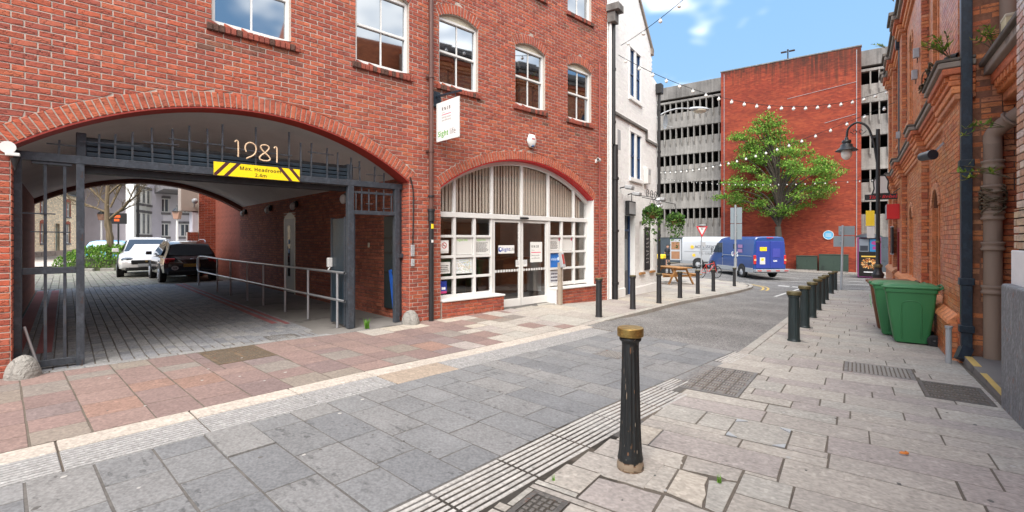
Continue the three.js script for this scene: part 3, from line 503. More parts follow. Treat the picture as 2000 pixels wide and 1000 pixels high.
    for (const [a, b] of [[cx - hw + fw, cx - 0.011], [cx + 0.011, cx + hw - fw]]) { put(w, 'pane', bx(a, b, y0 + 0.075, mid - 0.022, z - 0.014, z - 0.006), M.glassUp); put(w, 'pane', bx(a, b, mid + 0.022, y1 - 0.05, z - 0.003, z + 0.005), M.glassUp); }
    const sl = new THREE.Group(); sl.name = 'window_sill'; bldA.add(sl); const r = rng(300 + k), c = [M.red4, M.red7, M.sillDark];
    for (let x = cx - hw - 0.07; x < cx + hw + 0.06; x += 0.0755) put(sl, 'sill_brick', rb(x + 0.003, x + 0.0725, sill - 0.10, sill - 0.002 + r() * 0.004, -0.10, 0.045 + r() * 0.006, 0.008, 1), c[Math.floor(r() * 3)]);
    const hd = new THREE.Group(); hd.name = 'window_arch'; bldA.add(hd); for (const v of voussoirs(o, 400 + k)) put(hd, 'arch_brick', piece(v.poly, -0.03, 0.004 + v.proud, 0.005, r() * 4, r() * 4), M['red' + Math.floor(v.tone * 8)]);
  };
  mat('sillDark', [0.13, 0.060, 0.042], 0.9, brickO);
  [...open1, ...open2].forEach(sash);
  // mass of the building behind, passage vault and walls
  put(bldA, 'upper_block', [bx(-7, 11.5, 3.98, 4.2, -12.4, -0.34), bx(-7, 11.5, 9.3, 9.6, -12.4, -0.34), bx(-7, 11.5, 4.2, 9.3, -12.4, -12.1), bx(11.2, 11.5, 3.98, 9.6, -12.4, -0.34), bx(-7, -6.7, -0.2, 9.6, -12.4, -0.34)], M.red2);
  const vault = arched(2.45, 2.76, -1, 2.80, 0.80, 0.3);
  put(bldA, 'passage_vault', mv(ext([[-0.6, 2.80], ...arcPts(vault, 40), [5.6, 2.80], [5.6, 3.97], [-0.6, 3.97]], 12.03), 0, 0, -12.38), M.render);
  const rim = { ...vault, Ri: vault.Ri - 0.002 }; put(bldA, 'rear_arch_rim', mv(band(rim, 0.13, 0.42), 0, 0, -12.4), mat('rimBrown', [0.20, 0.075, 0.05], 0.8, { map: TX.plaster }));
  // right passage wall of dark bricks
  const pw = new THREE.Group(); pw.name = 'passage_wall'; bldA.add(pw);
  put(pw, 'mortar_backing', bx(5.212, 5.45, -0.1, 2.95, -12.4, -0.34), M.mortarDark);
  const doorR = arched(-6.85, 0.5, -1, 2.2, 0.18, 0.0);
  const tw = brickMesh(courses(-12.4, -0.34, -0.05, 2.95, [doorR], 211), TUN, -0.012, 0, 212); tw.rotateY(-Math.PI / 2); tw.translate(5.2, 0, 0);
  const pwm = put(pw, 'brickwork', tw, M.brickVC); pwm.userData.kind = 'stuff';
  { const L = []; for (const [t, rot, a, b, y1, sd] of [[5.128, -1, -0.335, 0, 2.72, 231], [-0.088, 1, 0, 0.335, 2.72, 232], [5.862, 1, 0, 0.24, 2.66, 233]]) { const q = brickMesh(courses(a, b, -0.15, y1, [], sd), RED, -0.012, 0, sd + 5); q.rotateY(rot * Math.PI / 2); q.translate(t, 0, 0); L.push(q); } put(bldA, 'jamb_brickwork', L, M.brickVC).userData.kind = 'stuff'; }
  put(bldA, 'passage_wall', bx(-0.6, -0.31, -0.1, 2.95, -12.4, -0.34), mat('tunPlain', [0.35, 0.11, 0.068], 0.9, { map: TX.brick }));
  // side door in the passage, set back
  const pd = new THREE.Group(); pd.name = 'passage_door'; bldA.add(pd);
  put(pd, 'door_frame', [bx(5.203, 5.25, 0, 2.38, -7.34, -7.26), bx(5.203, 5.25, 0, 2.38, -6.44, -6.36), bx(5.203, 5.25, 2.2, 2.38, -7.26, -6.44)], M.cream); put(pd, 'door_leaf', bx(5.206, 5.24, 0.03, 2.2, -7.26, -6.44), mat('doorGrey', [0.30, 0.29, 0.27], 0.5)); put(pd, 'door_pane', bx(5.202, 5.21, 0.5, 2.0, -7.0, -6.78), M.glassDark);
  for (const y of [1.25, 1.52]) put(pd, 'blue_notice', mv(new THREE.CylinderGeometry(0.07, 0.07, 0.008, 16).rotateZ(Math.PI / 2), 5.197, y, -6.88), mat('noticeBlue' + y, [0.02, 0.12, 0.35], 0.5));
  put(bldA, 'lower_block', [bx(5.45, 11.5, -0.2, 3.98, -12.4, -3.7), bx(-7, -0.6, -0.2, 3.98, -12.4, -0.34), bx(11.1, 11.5, -0.2, 3.98, -3.7, -0.34), bx(5.45, 5.83, -0.2, 3.98, -3.7, -0.34)], M.red2);
}
// arched glazed entrance
{
  const S = new THREE.Group(); S.name = 'entrance_screen'; bldA.add(S); const z = -0.25, d0 = z - 0.04, d1 = z + 0.04, W = M.white;
  const o = ARCH2, hAt = (t) => o.hc + Math.sqrt((o.Ri - 0.03) ** 2 - (t - o.cx) ** 2);
  put(S, 'arch_frame', mv(ext([...arcPts({ ...o, Ri: o.Ri - 0.024 }, 40), ...arcPts({ ...o, Ri: o.Ri - 0.11 }, 40).reverse()], 0.09, 0.006), 0, 0, d0), W);
  put(S, 'transom', rb(5.86, 10.88, 2.06, 2.17, d0 - 0.01, d1 + 0.02, 0.008), W);
  for (const t of [6.36, 7.41, 8.36, 9.30, 10.31]) put(S, 'fan_mullion', rb(t - 0.03, t + 0.03, 2.17, hAt(t) - 0.03, d0, d1 - 0.005, 0.006), W);
  const cols = [[5.90, 6.36, 6.90, 7.40], [9.32, 9.81, 10.31, 10.84]], rows = [[0.40, 0.79, 1.23, 1.66, 2.06], [0.45, 0.84, 1.27, 1.67, 2.06]];
  [0, 1].forEach((k) => {
    const c = cols[k], r = rows[k];
    for (const t of c) put(S, 'mullion', rb(t - 0.032, t + 0.032, r[0] - 0.06, 2.06, d0, d1, 0.006), W);
    for (let i = 0; i < 4; i++) for (let j = 0; j < 3; j++) put(S, 'glazing_rail', rb(c[j] + 0.032, c[j + 1] - 0.032, r[i] - (i ? 0.027 : 0.05), r[i] + (i ? 0.027 : 0.035), d0 + 0.004, d1 - 0.006, 0.005), W);
    for (let i = 0; i < 4; i++) for (let j = 0; j < 3; j++) put(S, 'pane', bx(c[j] + 0.03, c[j + 1] - 0.03, r[i] + 0.025, r[i + 1] - 0.025, z - 0.004, z + 0.004), M.glassClear);
  });
  const fan = [5.92, 6.36, 7.41, 8.36, 9.30, 10.31, 10.82]; for (let i = 0; i < 6; i++) { const a = fan[i] + 0.02, b = fan[i + 1] - 0.02, top = []; for (let k = 0; k <= 8; k++) { const t = lerp(b, a, k / 8); top.push([t, Math.max(2.2, hAt(t) - 0.05)]); } put(S, 'fan_pane', mv(ext([[a, 2.16], [b, 2.16], ...top], 0.008), 0, 0, z - 0.004), M.glassClear); }
  // sliding doors
  for (const [a, b] of [[7.44, 8.32], [8.345, 9.26]]) {
    const D = new THREE.Group(); D.name = 'sliding_door'; S.add(D); D.userData.label = a < 8 ? 'left leaf with blue lettered sticker' : 'right leaf with white notice';
    const e = [rb(a, a + 0.055, 0.01, 2.05, z - 0.03, z + 0.025, 0.005), rb(b - 0.055, b, 0.01, 2.05, z - 0.03, z + 0.025, 0.005), rb(a + 0.055, b - 0.055, 0.01, 0.19, z - 0.03, z + 0.022, 0.005), rb(a + 0.055, b - 0.055, 1.99, 2.05, z - 0.03, z + 0.022, 0.005)];
    S.remove(D); put(S, 'sliding_door', e, W, null, D.userData.label); put(S, 'door_pane', bx(a + 0.05, b - 0.05, 0.18, 2.0, z - 0.008, z), M.glassClear);
    for (let k = 0; k < 9; k++) put(S, 'safety_dot', new THREE.CylinderGeometry(0.034, 0.034, 0.002, 18).rotateX(Math.PI / 2), M.plasticWhite, [a + 0.10 + k * (b - a - 0.2) / 8, 0.86, z + 0.003]);
  }
  put(S, 'door_sensor', rb(8.24, 8.50, 2.075, 2.125, d1 + 0.02, d1 + 0.09, 0.02), M.black);
  put(S, 'door_jamb', [rb(7.40, 7.44, 0, 2.06, d0, d1, 0.004), rb(9.26, 9.30, 0, 2.06, d0, d1, 0.004)], W);
  put(S, 'white_reveal', bx(10.862, 10.888, 0.36, 2.70, -0.33, -0.004), W);
  // dwarf walls with white sills
  for (const [a, b, k] of [[5.86, 7.52, 0], [9.30, 10.885, 1]]) {
    const D = k ? 'right_dwarf_wall' : 'left_dwarf_wall'; put(S, 'dwarf_wall_core', bx(a + 0.012, b - 0.012, -0.2, 0.32, -0.34, 0.048), M.mortar);
    const q = brickMesh(courses(a, b, -0.2, 0.33, [], 220 + k), RED, 0.03, 0.06, 221 + k); const bw = put(S, 'dwarf_wall_brick', q, M.brickVC); bw.userData.kind = 'stuff';
    const e = brickMesh(courses(0, 0.38, -0.2, 0.33, [], 230 + k), RED, -0.012, 0, 231); if (!k) { e.rotateY(Math.PI / 2); e.translate(b, 0, 0.055); put(S, 'dwarf_wall_end', e, M.brickVC).userData.kind = 'stuff'; } else put(S, 'rendered_end', bx(a - 0.02, a + 0.01, -0.2, 0.33, -0.34, 0.058), W);
    put(S, 'dwarf_wall_sill', rb(a - (k ? 0.025 : 0), b + (k ? 0 : 0.02), 0.33, 0.372, -0.34, 0.085, 0.012), W);
  }
  put(S, 'threshold', bx(7.54, 9.27, -0.12, -0.004, -0.5, 0.02), M.pale3);
  // room behind: floor, walls, ceiling, vertical blinds
  put(S, 'room', [bx(5.83, 11.1, -0.12, -0.02, -3.7, -0.5), bx(5.83, 11.1, 3.62, 3.72, -3.7, -0.34), bx(5.83, 5.86, -0.02, 3.62, -3.7, -0.34), bx(11.07, 11.1, -0.02, 3.62, -3.7, -0.34), bx(5.86, 11.07, -0.02, 3.62, -3.7, -3.66)], M.interior);
  put(S, 'ceiling_bulkhead', bx(5.86, 11.07, 2.1, 2.16, -3.6, -0.5), mat('bulk', [0.5, 0.48, 0.45], 0.8));
  mat('blind', [0.80, 0.74, 0.64], 0.8, { map: TX.plaster, transmission: 0.3, thickness: 0 }); const r = rng(77);
  for (let t = 5.98; t < 10.7; t += 0.092) { const h = Math.min(hAt(clamp(t, 5.95, 10.75)) - 0.08, 3.4), q = bx(-0.043, 0.043, 2.19, Math.max(2.3, h), -0.001, 0.001); q.rotateY(0.18 + (t < 8.3 ? 0.3 : -0.1) * r()); put(S, 'blind_slat', q, M.blind, [t, 0, -0.36]); }
  put(S, 'reception_desk', [rb(8.7, 10.6, 0, 1.0, -2.9, -2.3, 0.02), rb(8.6, 10.7, 1.0, 1.05, -2.95, -2.2, 0.01)], mat('desk', [0.22, 0.09, 0.04], 0.5, { map: TX.wood }));
  put(S, 'inner_door', bx(7.5, 8.3, 0, 2.05, -3.655, -3.62), mat('innerDoor', [0.10, 0.035, 0.03], 0.5)); put(S, 'inner_picture', bx(8.5, 8.9, 1.4, 1.9, -3.655, -3.63), M.black);
}

// ------------------------------------------------------------------ notices on the glass and signs (flat print on thin boards)
function board(name, label, cat, F, t, h, n, w, hh, draw, o = {}) {
  const px = o.px ?? 512, py = Math.round(px * hh / w), tx = ctex(px, py, (x, W, H) => { x.fillStyle = o.bg ?? '#dededa'; x.fillRect(0, 0, W, H); draw(x, W, H); });
  const T = thing(name, label, cat, F.at(t, h, n), F.rot + (o.turn ?? 0)); if (o.group) T.userData.group = o.group;
  const back = put(T, o.backName ?? 'panel', rb(-w / 2, w / 2, -hh / 2, hh / 2, -(o.th ?? 0.006), 0, 0.002, 1), o.edge ?? M.plasticWhite);
  const f = put(T, 'printed_face', new THREE.PlaneGeometry(w * 0.995, hh * 0.995), new THREE.MeshStandardMaterial({ map: tx, roughness: o.rough ?? 0.5 }), [0, 0, 0.0015]);
  if (o.both) { const b = put(T, 'printed_face', new THREE.PlaneGeometry(w * 0.995, hh * 0.995).rotateY(Math.PI), new THREE.MeshStandardMaterial({ map: tx, roughness: 0.5 }), [0, 0, -(o.th ?? 0.006) - 0.0015]); }
  return T;
}
const tx = (x, s, X, Y, font, col = '#111', al = 'left') => { x.font = font; x.fillStyle = col; x.textAlign = al; x.textBaseline = 'middle'; x.fillText(s, X, Y); };
const scribble = (x, X, Y, w, rows, lh, col = '#222', seed = 5) => { const R = rng(seed); x.fillStyle = col; for (let i = 0; i < rows; i++) { let a = X; const e = X + w * (0.75 + 0.25 * R()); while (a < e) { const l = w * (0.04 + 0.12 * R()); x.fillRect(a, Y + i * lh, Math.min(l, e - a), lh * 0.45); a += l + w * 0.025; } } };
const G1 = -0.243;
board('door_notice', 'white and blue Sight Life strip sign on left sliding door', 'sign', FA, 7.86, 1.36, G1 + 0.01, 0.50, 0.19, (x, W, H) => { x.fillStyle = '#20409a'; x.beginPath(); x.arc(W * 0.10, H * 0.5, H * 0.30, 0, 7); x.fill(); x.fillStyle = '#f3f3f1'; x.beginPath(); x.arc(W * 0.13, H * 0.44, H * 0.16, 0, 7); x.fill(); tx(x, 'Sight', W * 0.19, H * 0.5, 'bold 112px sans-serif', '#20409a'); tx(x, 'Life', W * 0.70, H * 0.5, '112px sans-serif', '#444'); });
board('door_notice', 'square white RNIB notice with pink rule on right sliding door', 'sign', FA, 8.86, 1.28, G1 + 0.01, 0.42, 0.50, (x, W, H) => { tx(x, 'R N I B', W * 0.08, H * 0.22, 'bold 100px sans-serif', '#222'); tx(x, 'Cymru', W * 0.08, H * 0.40, '44px sans-serif', '#555'); x.fillStyle = '#d8265c'; x.fillRect(W * 0.06, H * 0.50, W * 0.82, H * 0.035); tx(x, 'Seeing people', W * 0.08, H * 0.66, '56px sans-serif', '#333'); tx(x, 'see differently', W * 0.08, H * 0.80, '56px sans-serif', '#333'); });
board('paper_notice', 'small white paper beside the meeting edge of left door', 'notice', FA, 8.22, 1.02, G1 + 0.012, 0.13, 0.16, (x, W, H) => scribble(x, 40, 60, W - 80, 6, 70, '#778', 3), { th: 0.001 });
board('paper_notice', 'small white paper beside the meeting edge of right door', 'notice', FA, 8.47, 1.02, G1 + 0.012, 0.13, 0.16, (x, W, H) => scribble(x, 40, 60, W - 80, 5, 80, '#778', 4), { th: 0.001 });
const sheetOf = (t, h, w, hh, label, green, rows, seed, extra) => board('window_poster', label, 'poster', FA, t, h, G1 - 0.012, w, hh, (x, W, H) => { if (green) { tx(x, 'Sight life', W * 0.1, H * 0.12, 'bold 56px sans-serif', green); } if (rows) { x.save(); scribble(x, W * 0.08, H * 0.28, W * 0.84, rows, H * 0.62 / rows, '#15161a', seed); x.restore(); } extra && extra(x, W, H); }, { th: 0.002, px: 384 });
sheetOf(6.63, 1.445, 0.46, 0.36, 'blank white sheet with faint green heading in left window grid', '#9ad06a', 0, 1);
sheetOf(7.15, 1.445, 0.42, 0.36, 'white sheet of bold black text left of the doors', '#9ad06a', 9, 2);
sheetOf(6.63, 1.02, 0.44, 0.32, 'street map poster in left window grid', null, 0, 3, (x, W, H) => { x.fillStyle = '#dfe3e6'; x.fillRect(12, 12, W - 24, H - 24); const R = rng(9); for (let i = 0; i < 60; i++) { x.strokeStyle = ['#c9b48a', '#a9bfd6', '#c3d1b1', '#ffffff'][i % 4]; x.lineWidth = 3 + R() * 5; x.beginPath(); x.moveTo(R() * W, R() * H); x.lineTo(R() * W, R() * H); x.stroke(); } });
sheetOf(6.12, 1.44, 0.22, 0.27, 'no smoking notice at left edge of the window grid', null, 2, 4, (x, W, H) => { x.fillStyle = '#f3f3f1'; x.fillRect(0, 0, W, H * 0.8); x.strokeStyle = '#c8342c'; x.lineWidth = 26; x.beginPath(); x.arc(W / 2, H * 0.4, W * 0.26, 0, 7); x.stroke(); x.beginPath(); x.moveTo(W * 0.32, H * 0.26); x.lineTo(W * 0.68, H * 0.54); x.stroke(); x.fillStyle = '#333'; x.fillRect(W * 0.34, H * 0.39, W * 0.32, 18); });
sheetOf(6.14, 1.00, 0.26, 0.24, 'pale taped paper at left edge above the blue sticker', null, 4, 6);
board('window_sticker', 'blue and pink sticker low in left window grid', 'sticker', FA, 6.10, 0.60, G1 - 0.01, 0.16, 0.26, (x, W, H) => { x.fillStyle = '#20389a'; x.fillRect(0, 0, W, H * 0.82); x.fillStyle = '#d03a7c'; x.fillRect(0, H * 0.82, W, H); x.fillStyle = '#fff'; x.fillRect(W * 0.2, H * 0.5, W * 0.6, H * 0.2); }, { th: 0.001, px: 128 });
const rs = (t, h, w, hh, label, rows, seed, blue) => board('window_poster', label, 'poster', FA, t, h, G1 - 0.012, w, hh, (x, W, H) => { if (blue) { x.fillStyle = '#1a74c8'; x.fillRect(0, 0, W, H); tx(x, 'vision', W * 0.12, H * 0.42, 'bold 70px sans-serif', '#d8ecff'); x.fillStyle = '#d8ecff'; x.beginPath(); x.arc(W * 0.80, H * 0.40, W * 0.11, 0, 7); x.fill(); return; } x.fillStyle = '#d8265c'; x.fillRect(W * 0.9, 0, W * 0.1, H * 0.25); tx(x, 'RNIB', W * 0.06, H * 0.1, '40px sans-serif', '#999'); if (rows) scribble(x, W * 0.06, H * 0.3, W * 0.82, rows, H * 0.6 / rows, '#15161a', seed); }, { th: 0.002, px: 320 });
rs(9.56, 1.475, 0.40, 0.34, 'white sheet of black text right of the doors', 8, 7); rs(10.06, 1.475, 0.38, 0.34, 'blank white sheet with pink corner in right window grid', 0, 8); rs(9.58, 1.055, 0.42, 0.36, 'bright blue poster right of the doors', 0, 9, true);
board('window_poster', 'grey printed notice in lowest pane behind the card post', 'poster', FA, 9.58, 0.64, G1 - 0.012, 0.40, 0.30, (x, W, H) => { x.fillStyle = '#cfd3d8'; x.fillRect(0, 0, W, H); scribble(x, 30, 50, W - 60, 4, 70, '#445', 12); }, { th: 0.002, px: 320 });

// hanging sign on its iron bracket
{
  const T = thing('hanging_sign', 'white RNIB and Sight life projecting sign on an iron bracket', 'sign', FA.at(5.72, 0, 0), FA.rot);
  put(T, 'bracket', [bar([0, 4.42, 0.02], [0, 4.36, 0.86], 0.035, 0.035), rb(-0.10, 0.10, 4.22, 4.52, 0.005, 0.05, 0.01), rod([0, 4.37, 0.2], [0, 4.28, 0.2], 0.008), rod([0, 4.35, 0.68], [0, 4.28, 0.68], 0.008)], M.pipeNavy);
  const p = put(T, 'sign_panel', rb(-0.012, 0.012, 3.51, 4.27, 0.06, 0.80, 0.006), M.plasticWhite);
  const t2 = ctex(512, 526, (x, W, H) => { x.fillStyle = '#dcdcda'; x.fillRect(0, 0, W, H); tx(x, 'R N I B', 130, 100, 'bold 62px sans-serif', '#222'); tx(x, 'Cymru', 130, 150, '24px sans-serif', '#666'); x.fillStyle = '#d8265c'; x.fillRect(130, 175, 210, 9); tx(x, 'Seeing people', 130, 215, '34px sans-serif', '#444'); tx(x, 'see differently', 130, 255, '34px sans-serif', '#444'); x.fillStyle = '#ddd'; x.fillRect(40, 335, 430, 2); tx(x, 'Sight', 40, 430, 'bold 100px sans-serif', '#3f9a1a'); tx(x, 'life', 310, 430, '100px sans-serif', '#444'); });
  const fm = new THREE.MeshStandardMaterial({ map: t2, roughness: 0.45 });
  for (const s of [-1, 1]) put(T, 'printed_face', mv(new THREE.PlaneGeometry(0.735, 0.755).rotateY(s * Math.PI / 2), s * 0.0135, 3.89, 0.43), fm);
}
// fittings on the wall
{
  const T = thing('downpipe', 'brown and black iron downpipe between the two arches', 'pipe', FA.at(5.58, 0, 0.075), FA.rot);
  put(T, 'upper_pipe', cyl(0.045, 0.045, 7.6, 0, 2.05, 0, 18), M.pipeBrown); put(T, 'lower_pipe', cyl(0.05, 0.05, 2.1, 0, -0.05, 0, 18), M.pipeBlack);
  put(T, 'socket', [cyl(0.075, 0.075, 0.05, 0, 2.14, 0), cyl(0.068, 0.062, 0.2, 0, 1.95, 0), cyl(0.062, 0.062, 0.035, 0, 2.42, 0)], M.pipeBlack); for (const y of [4.75, 3.3, 6.4]) put(T, 'bracket', [cyl(0.056, 0.056, 0.05, 0, y, 0), bx(-0.09, 0.09, y, y + 0.04, -0.06, -0.02)], M.pipeBrown);
  put(T, 'yellow_sticker', new THREE.CylinderGeometry(0.0515, 0.0515, 0.09, 12, 1, true, -0.6, 1.3), M.yellowSign, [0, 1.85, 0]); put(T, 'white_sticker', new THREE.CylinderGeometry(0.0512, 0.0512, 0.055, 10, 1, true, -0.5, 0.9), M.plasticWhite, [0, 1.56, 0]);
  const P = thing('conduit_pipe', 'thin red painted pipe at the far end of the brick wall', 'pipe', FA.at(11.10, 0, 0.03), FA.rot); put(P, 'pipe', cyl(0.022, 0.022, 6.3, 0, 0.15, 0, 12), M.pipeRed); for (const y of [1, 2.6, 4.2, 5.8]) put(P, 'clip', cyl(0.028, 0.028, 0.03, 0, y, 0, 10), M.pipeRed);
  const A = thing('alarm_box', 'round white alarm bell box above the entrance arch', 'alarm', FA.at(8.42, 3.93, 0), FA.rot);
  put(A, 'housing', mv(lathe([[0, 0], [0.16, 0], [0.165, 0.03], [0.14, 0.085], [0.06, 0.1], [0, 0.1]], 6).rotateX(Math.PI / 2).rotateZ(Math.PI / 6).scale(0.85, 1.1, 1), 0, 0, 0), M.plasticWhite); put(A, 'strobe', mv(new THREE.SphereGeometry(0.05, 12, 8).scale(1, 0.6, 0.7), 0, -0.13, 0.07), mat('strobe', [0.03, 0.08, 0.2], 0.2)); put(A, 'label_print', bx(-0.05, 0.05, 0.02, 0.05, 0.1, 0.102), mat('pinkp', [0.5, 0.1, 0.12], 0.5));
  const cam = (pos, rot, label, k) => { const C = thing('security_camera', label, 'camera', pos, rot); put(C, 'bracket', [rb(-0.03, 0.03, -0.05, 0.05, 0, 0.03, 0.008), rod([0, 0, 0.02], [0, 0, 0.1], 0.015)], k); put(C, 'camera_body', [mv(new THREE.CylinderGeometry(0.045, 0.05, 0.16, 14).rotateZ(Math.PI / 2).rotateY(0.4), -0.05, 0.02, 0.14)], k); put(C, 'lens', mv(new THREE.CylinderGeometry(0.035, 0.035, 0.01, 14).rotateZ(Math.PI / 2).rotateY(0.4), -0.13, 0.02, 0.175), M.black); return C; };
  cam(FA.at(10.96, 3.73, 0), FA.rot, 'white bullet camera beside the red pipe', M.plasticWhite);
  const D = thing('dome_camera', 'white bracket camera at top of left gate post', 'camera', FA.at(-0.12, 2.62, 0.02), FA.rot); put(D, 'back_plate', mv(new THREE.CylinderGeometry(0.07, 0.07, 0.03, 14).rotateX(Math.PI / 2), 0, 0.03, 0.015), M.plasticWhite); put(D, 'arm', [rb(-0.02, 0.10, -0.07, -0.03, 0, 0.06, 0.01)], M.plasticWhite); put(D, 'camera_head', [cyl(0.02, 0.045, 0.09, 0.06, -0.18, 0.03, 14), cyl(0.01, 0.018, 0.05, 0.06, -0.23, 0.03, 10)], M.black);
  const kp = thing('keypad', 'steel entry keypad on the pier beside the gate', 'keypad', FA.at(5.2, 1.38, 0), FA.rot); put(kp, 'housing', rb(-0.04, 0.04, -0.11, 0.11, 0, 0.03, 0.008), M.alu); for (let i = 0; i < 4; i++) for (let j = 0; j < 3; j++) put(kp, 'key', bx(-0.026 + j * 0.019, -0.012 + j * 0.019, -0.08 + i * 0.035, -0.058 + i * 0.035, 0.03, 0.034), M.plasticGrey);
  put(kp, 'cable', tube([[0, 0.1, 0.02], [0.01, 0.5, 0.02], [0, 1.2, 0.02], [-0.06, 1.4, 0.02]], 0.012, 20, 6), M.black);
  const ic = thing('door_buzzer', 'grey buzzer box below the keypad', 'buzzer', FA.at(5.2, 1.15, 0), FA.rot); put(ic, 'housing', rb(-0.035, 0.035, -0.07, 0.07, 0, 0.035, 0.01), M.plasticGrey); put(ic, 'button', mv(new THREE.CylinderGeometry(0.012, 0.012, 0.008, 12).rotateX(Math.PI / 2), 0, 0, 0.038), M.alu);
  // guard stones
  const stone = (t, label, sd) => { const gq = new THREE.SphereGeometry(0.26, 24, 16, 0, Math.PI * 2, 0, Math.PI / 2), p = gq.attributes.position; for (let i = 0; i < p.count; i++) { const x = p.getX(i), y = p.getY(i), z = p.getZ(i), k = 1 + 0.16 * (fbm(x * 0.7 + 0.5 + sd, y * 0.7 + z + 0.5, 5, 5, 3, sd) - 0.5); p.setXYZ(i, x * 0.62 * k, y * 1.05 * k, z * 0.75 * k); } gq.computeVertexNormals(); single('guard_stone', label, 'stone', buv(gq), M.guardStone, FA.at(t, -0.03, 0.0), FA.rot, 'guard stones at the carriage arch'); };
  stone(-0.0, 'worn grey guard stone at the foot of the left gate post', 3); stone(5.16, 'lichened guard stone at the foot of the right gate post', 7);
}
// iron gate across the carriage arch
{
  const z = -0.27, T = thing('iron_gate', 'dark iron gate frame with spiked overthrow filling the carriage arch', 'gate', FA.at(0, 0, z), FA.rot), I = M.ironDark;
  put(T, 'gate_post', rb(-0.135, -0.02, 0, 2.66, -0.05, 0.05, 0.006), I); put(T, 'overhead_beam', rb(-0.13, 5.12, 2.555, 2.66, -0.05, 0.05, 0.006), I); put(T, 'shutter_rail', [rb(0.5, 4.05, 2.46, 2.55, -0.22, -0.06, 0.01)], M.ironBlack);
  put(T, 'gate_post', rb(4.03, 4.14, 0, 2.555, -0.06, 0.05, 0.006), I); put(T, 'gate_post', rb(4.96, 5.06, 0, 2.555, -0.05, 0.05, 0.006), I); put(T, 'gate_post', rb(5.085, 5.13, 0.1, 2.555, -0.06, 0.0, 0.006), I); put(T, 'door_stop', rb(4.15, 4.19, 0, 2.05, -0.06, -0.01, 0.004), I);
  put(T, 'shutter_box', [rb(0.50, 4.12, 2.665, 2.93, -0.34, -0.10, 0.02)], M.ironBlack); for (let i = 0; i < 3; i++) put(T, 'shutter_slat', rb(0.52, 4.10, 2.675 + i * 0.07, 2.735 + i * 0.07, -0.10, -0.075, 0.02), mat('slatBlue' + i, [0.025, 0.04, 0.055], 0.35)); put(T, 'shutter_end', rb(0.46, 0.56, 2.66, 2.97, -0.20, -0.04, 0.01), I); put(T, 'shutter_end', rb(4.06, 4.16, 2.66, 2.95, -0.20, -0.04, 0.01), I);
  const bars = [[0.68, 2.97], [0.84, 3.0], [1.02, 3.05], [1.24, 3.14], [1.47, 3.16], [1.67, 3.24], [1.90, 3.23], [2.08, 3.33], [2.54, 3.36], [3.04, 3.36], [3.23, 3.21], [3.40, 3.23], [3.67, 3.18], [3.86, 3.13], [4.10, 3.07], [4.27, 3.02], [4.56, 2.95], [4.75, 2.85], [0.30, 2.84]]; const r = rng(31);
  for (const [t, h] of bars) put(T, 'spike', bar([t, 2.65, 0], [t + (r() - 0.5) * 0.02, Math.min(h, ARCH1.hc + Math.sqrt(ARCH1.Ri ** 2 - (t - ARCH1.cx) ** 2) - 0.06), 0], 0.022, 0.022), I);
  for (const [a, y, b, q] of [[0.5, 2.85, 1.14, 2.87], [1.13, 2.93, 1.54, 2.94], [1.42, 3.02, 1.79, 3.01], [1.84, 3.01, 2.12, 3.01], [2.12, 2.98, 3.08, 2.97], [3.34, 3.07, 3.78, 3.07], [4.14, 2.89, 4.28, 2.89], [4.39, 2.79, 4.76, 2.79], [0.19, 2.78, 0.46, 2.78]]) put(T, 'cross_bar', bar([a, y, 0.018], [b, q, 0.018], 0.014, 0.02), I);
  // narrow fixed leaf at the left
  put(T, 'stile', rb(0.46, 0.54, -0.01, 2.555, -0.045, 0.045, 0.005), I); put(T, 'bottom_rail', rb(-0.02, 0.46, 0.03, 0.11, -0.03, 0.03, 0.005), I); put(T, 'lock_rail', rb(-0.02, 0.46, 1.17, 1.25, -0.03, 0.03, 0.005), I); put(T, 'top_rail', rb(0.06, 0.42, 2.52, 2.553, -0.03, 0.03, 0.004), I);
  for (const t of [0.18, 0.355]) { put(T, 'bar', bar([t, 0.11, 0], [t, 1.17, 0], 0.03, 0.03), I); put(T, 'bar', bar([t, 1.25, 0], [t, 2.53, 0], 0.03, 0.03), I); } put(T, 'cross_bar', bar([-0.02, 1.915, 0.022], [0.27, 1.91, 0.022], 0.014, 0.02), I); put(T, 'cross_bar', bar([0.05, 1.69, 0.022], [0.41, 1.685, 0.022], 0.014, 0.02), I);
  // grille over the right wicket
  put(T, 'wicket_rail', rb(4.14, 4.96, 2.05, 2.12, -0.035, 0.035, 0.005), I); put(T, 'wicket_rail', rb(4.16, 4.93, 2.43, 2.47, -0.02, 0.02, 0.004), I);
  for (const [t, a, b] of [[4.19, 2.12, 2.45], [4.30, 2.12, 2.55], [4.44, 2.12, 2.52], [4.59, 2.12, 2.50], [4.74, 2.12, 2.54], [4.90, 2.12, 2.45]]) put(T, 'bar', bar([t, a, 0.01], [t, b, 0.01], 0.02, 0.02), I); put(T, 'cross_bar', bar([4.38, 2.25, 0.02], [4.52, 2.25, 0.02], 0.014, 0.02), I); put(T, 'cross_bar', bar([4.70, 2.18, 0.02], [4.86, 2.18, 0.02], 0.014, 0.02), I);
  put(T, 'drop_bolt', rod([0.0, 0.55, 0.06], [0.12, 0.06, 0.10], 0.015), M.steel); put(T, 'bolt_bar', rb(5.02, 5.14, 1.24, 1.32, 0.0, 0.07, 0.006), I);
  const num = thing('year_numerals', 'gilt numerals 1981 fixed on the gate spikes', 'numerals', FA.at(0, 0, z + 0.04), FA.rot), gm = M.gold, w = 0.012;
  put(num, 'numeral_one', tube([[2.245, 3.08, 0], [2.262, 3.105, 0], [2.285, 3.095, 0], [2.29, 3.04, 0], [2.29, 2.86, 0]], w, 24), gm);
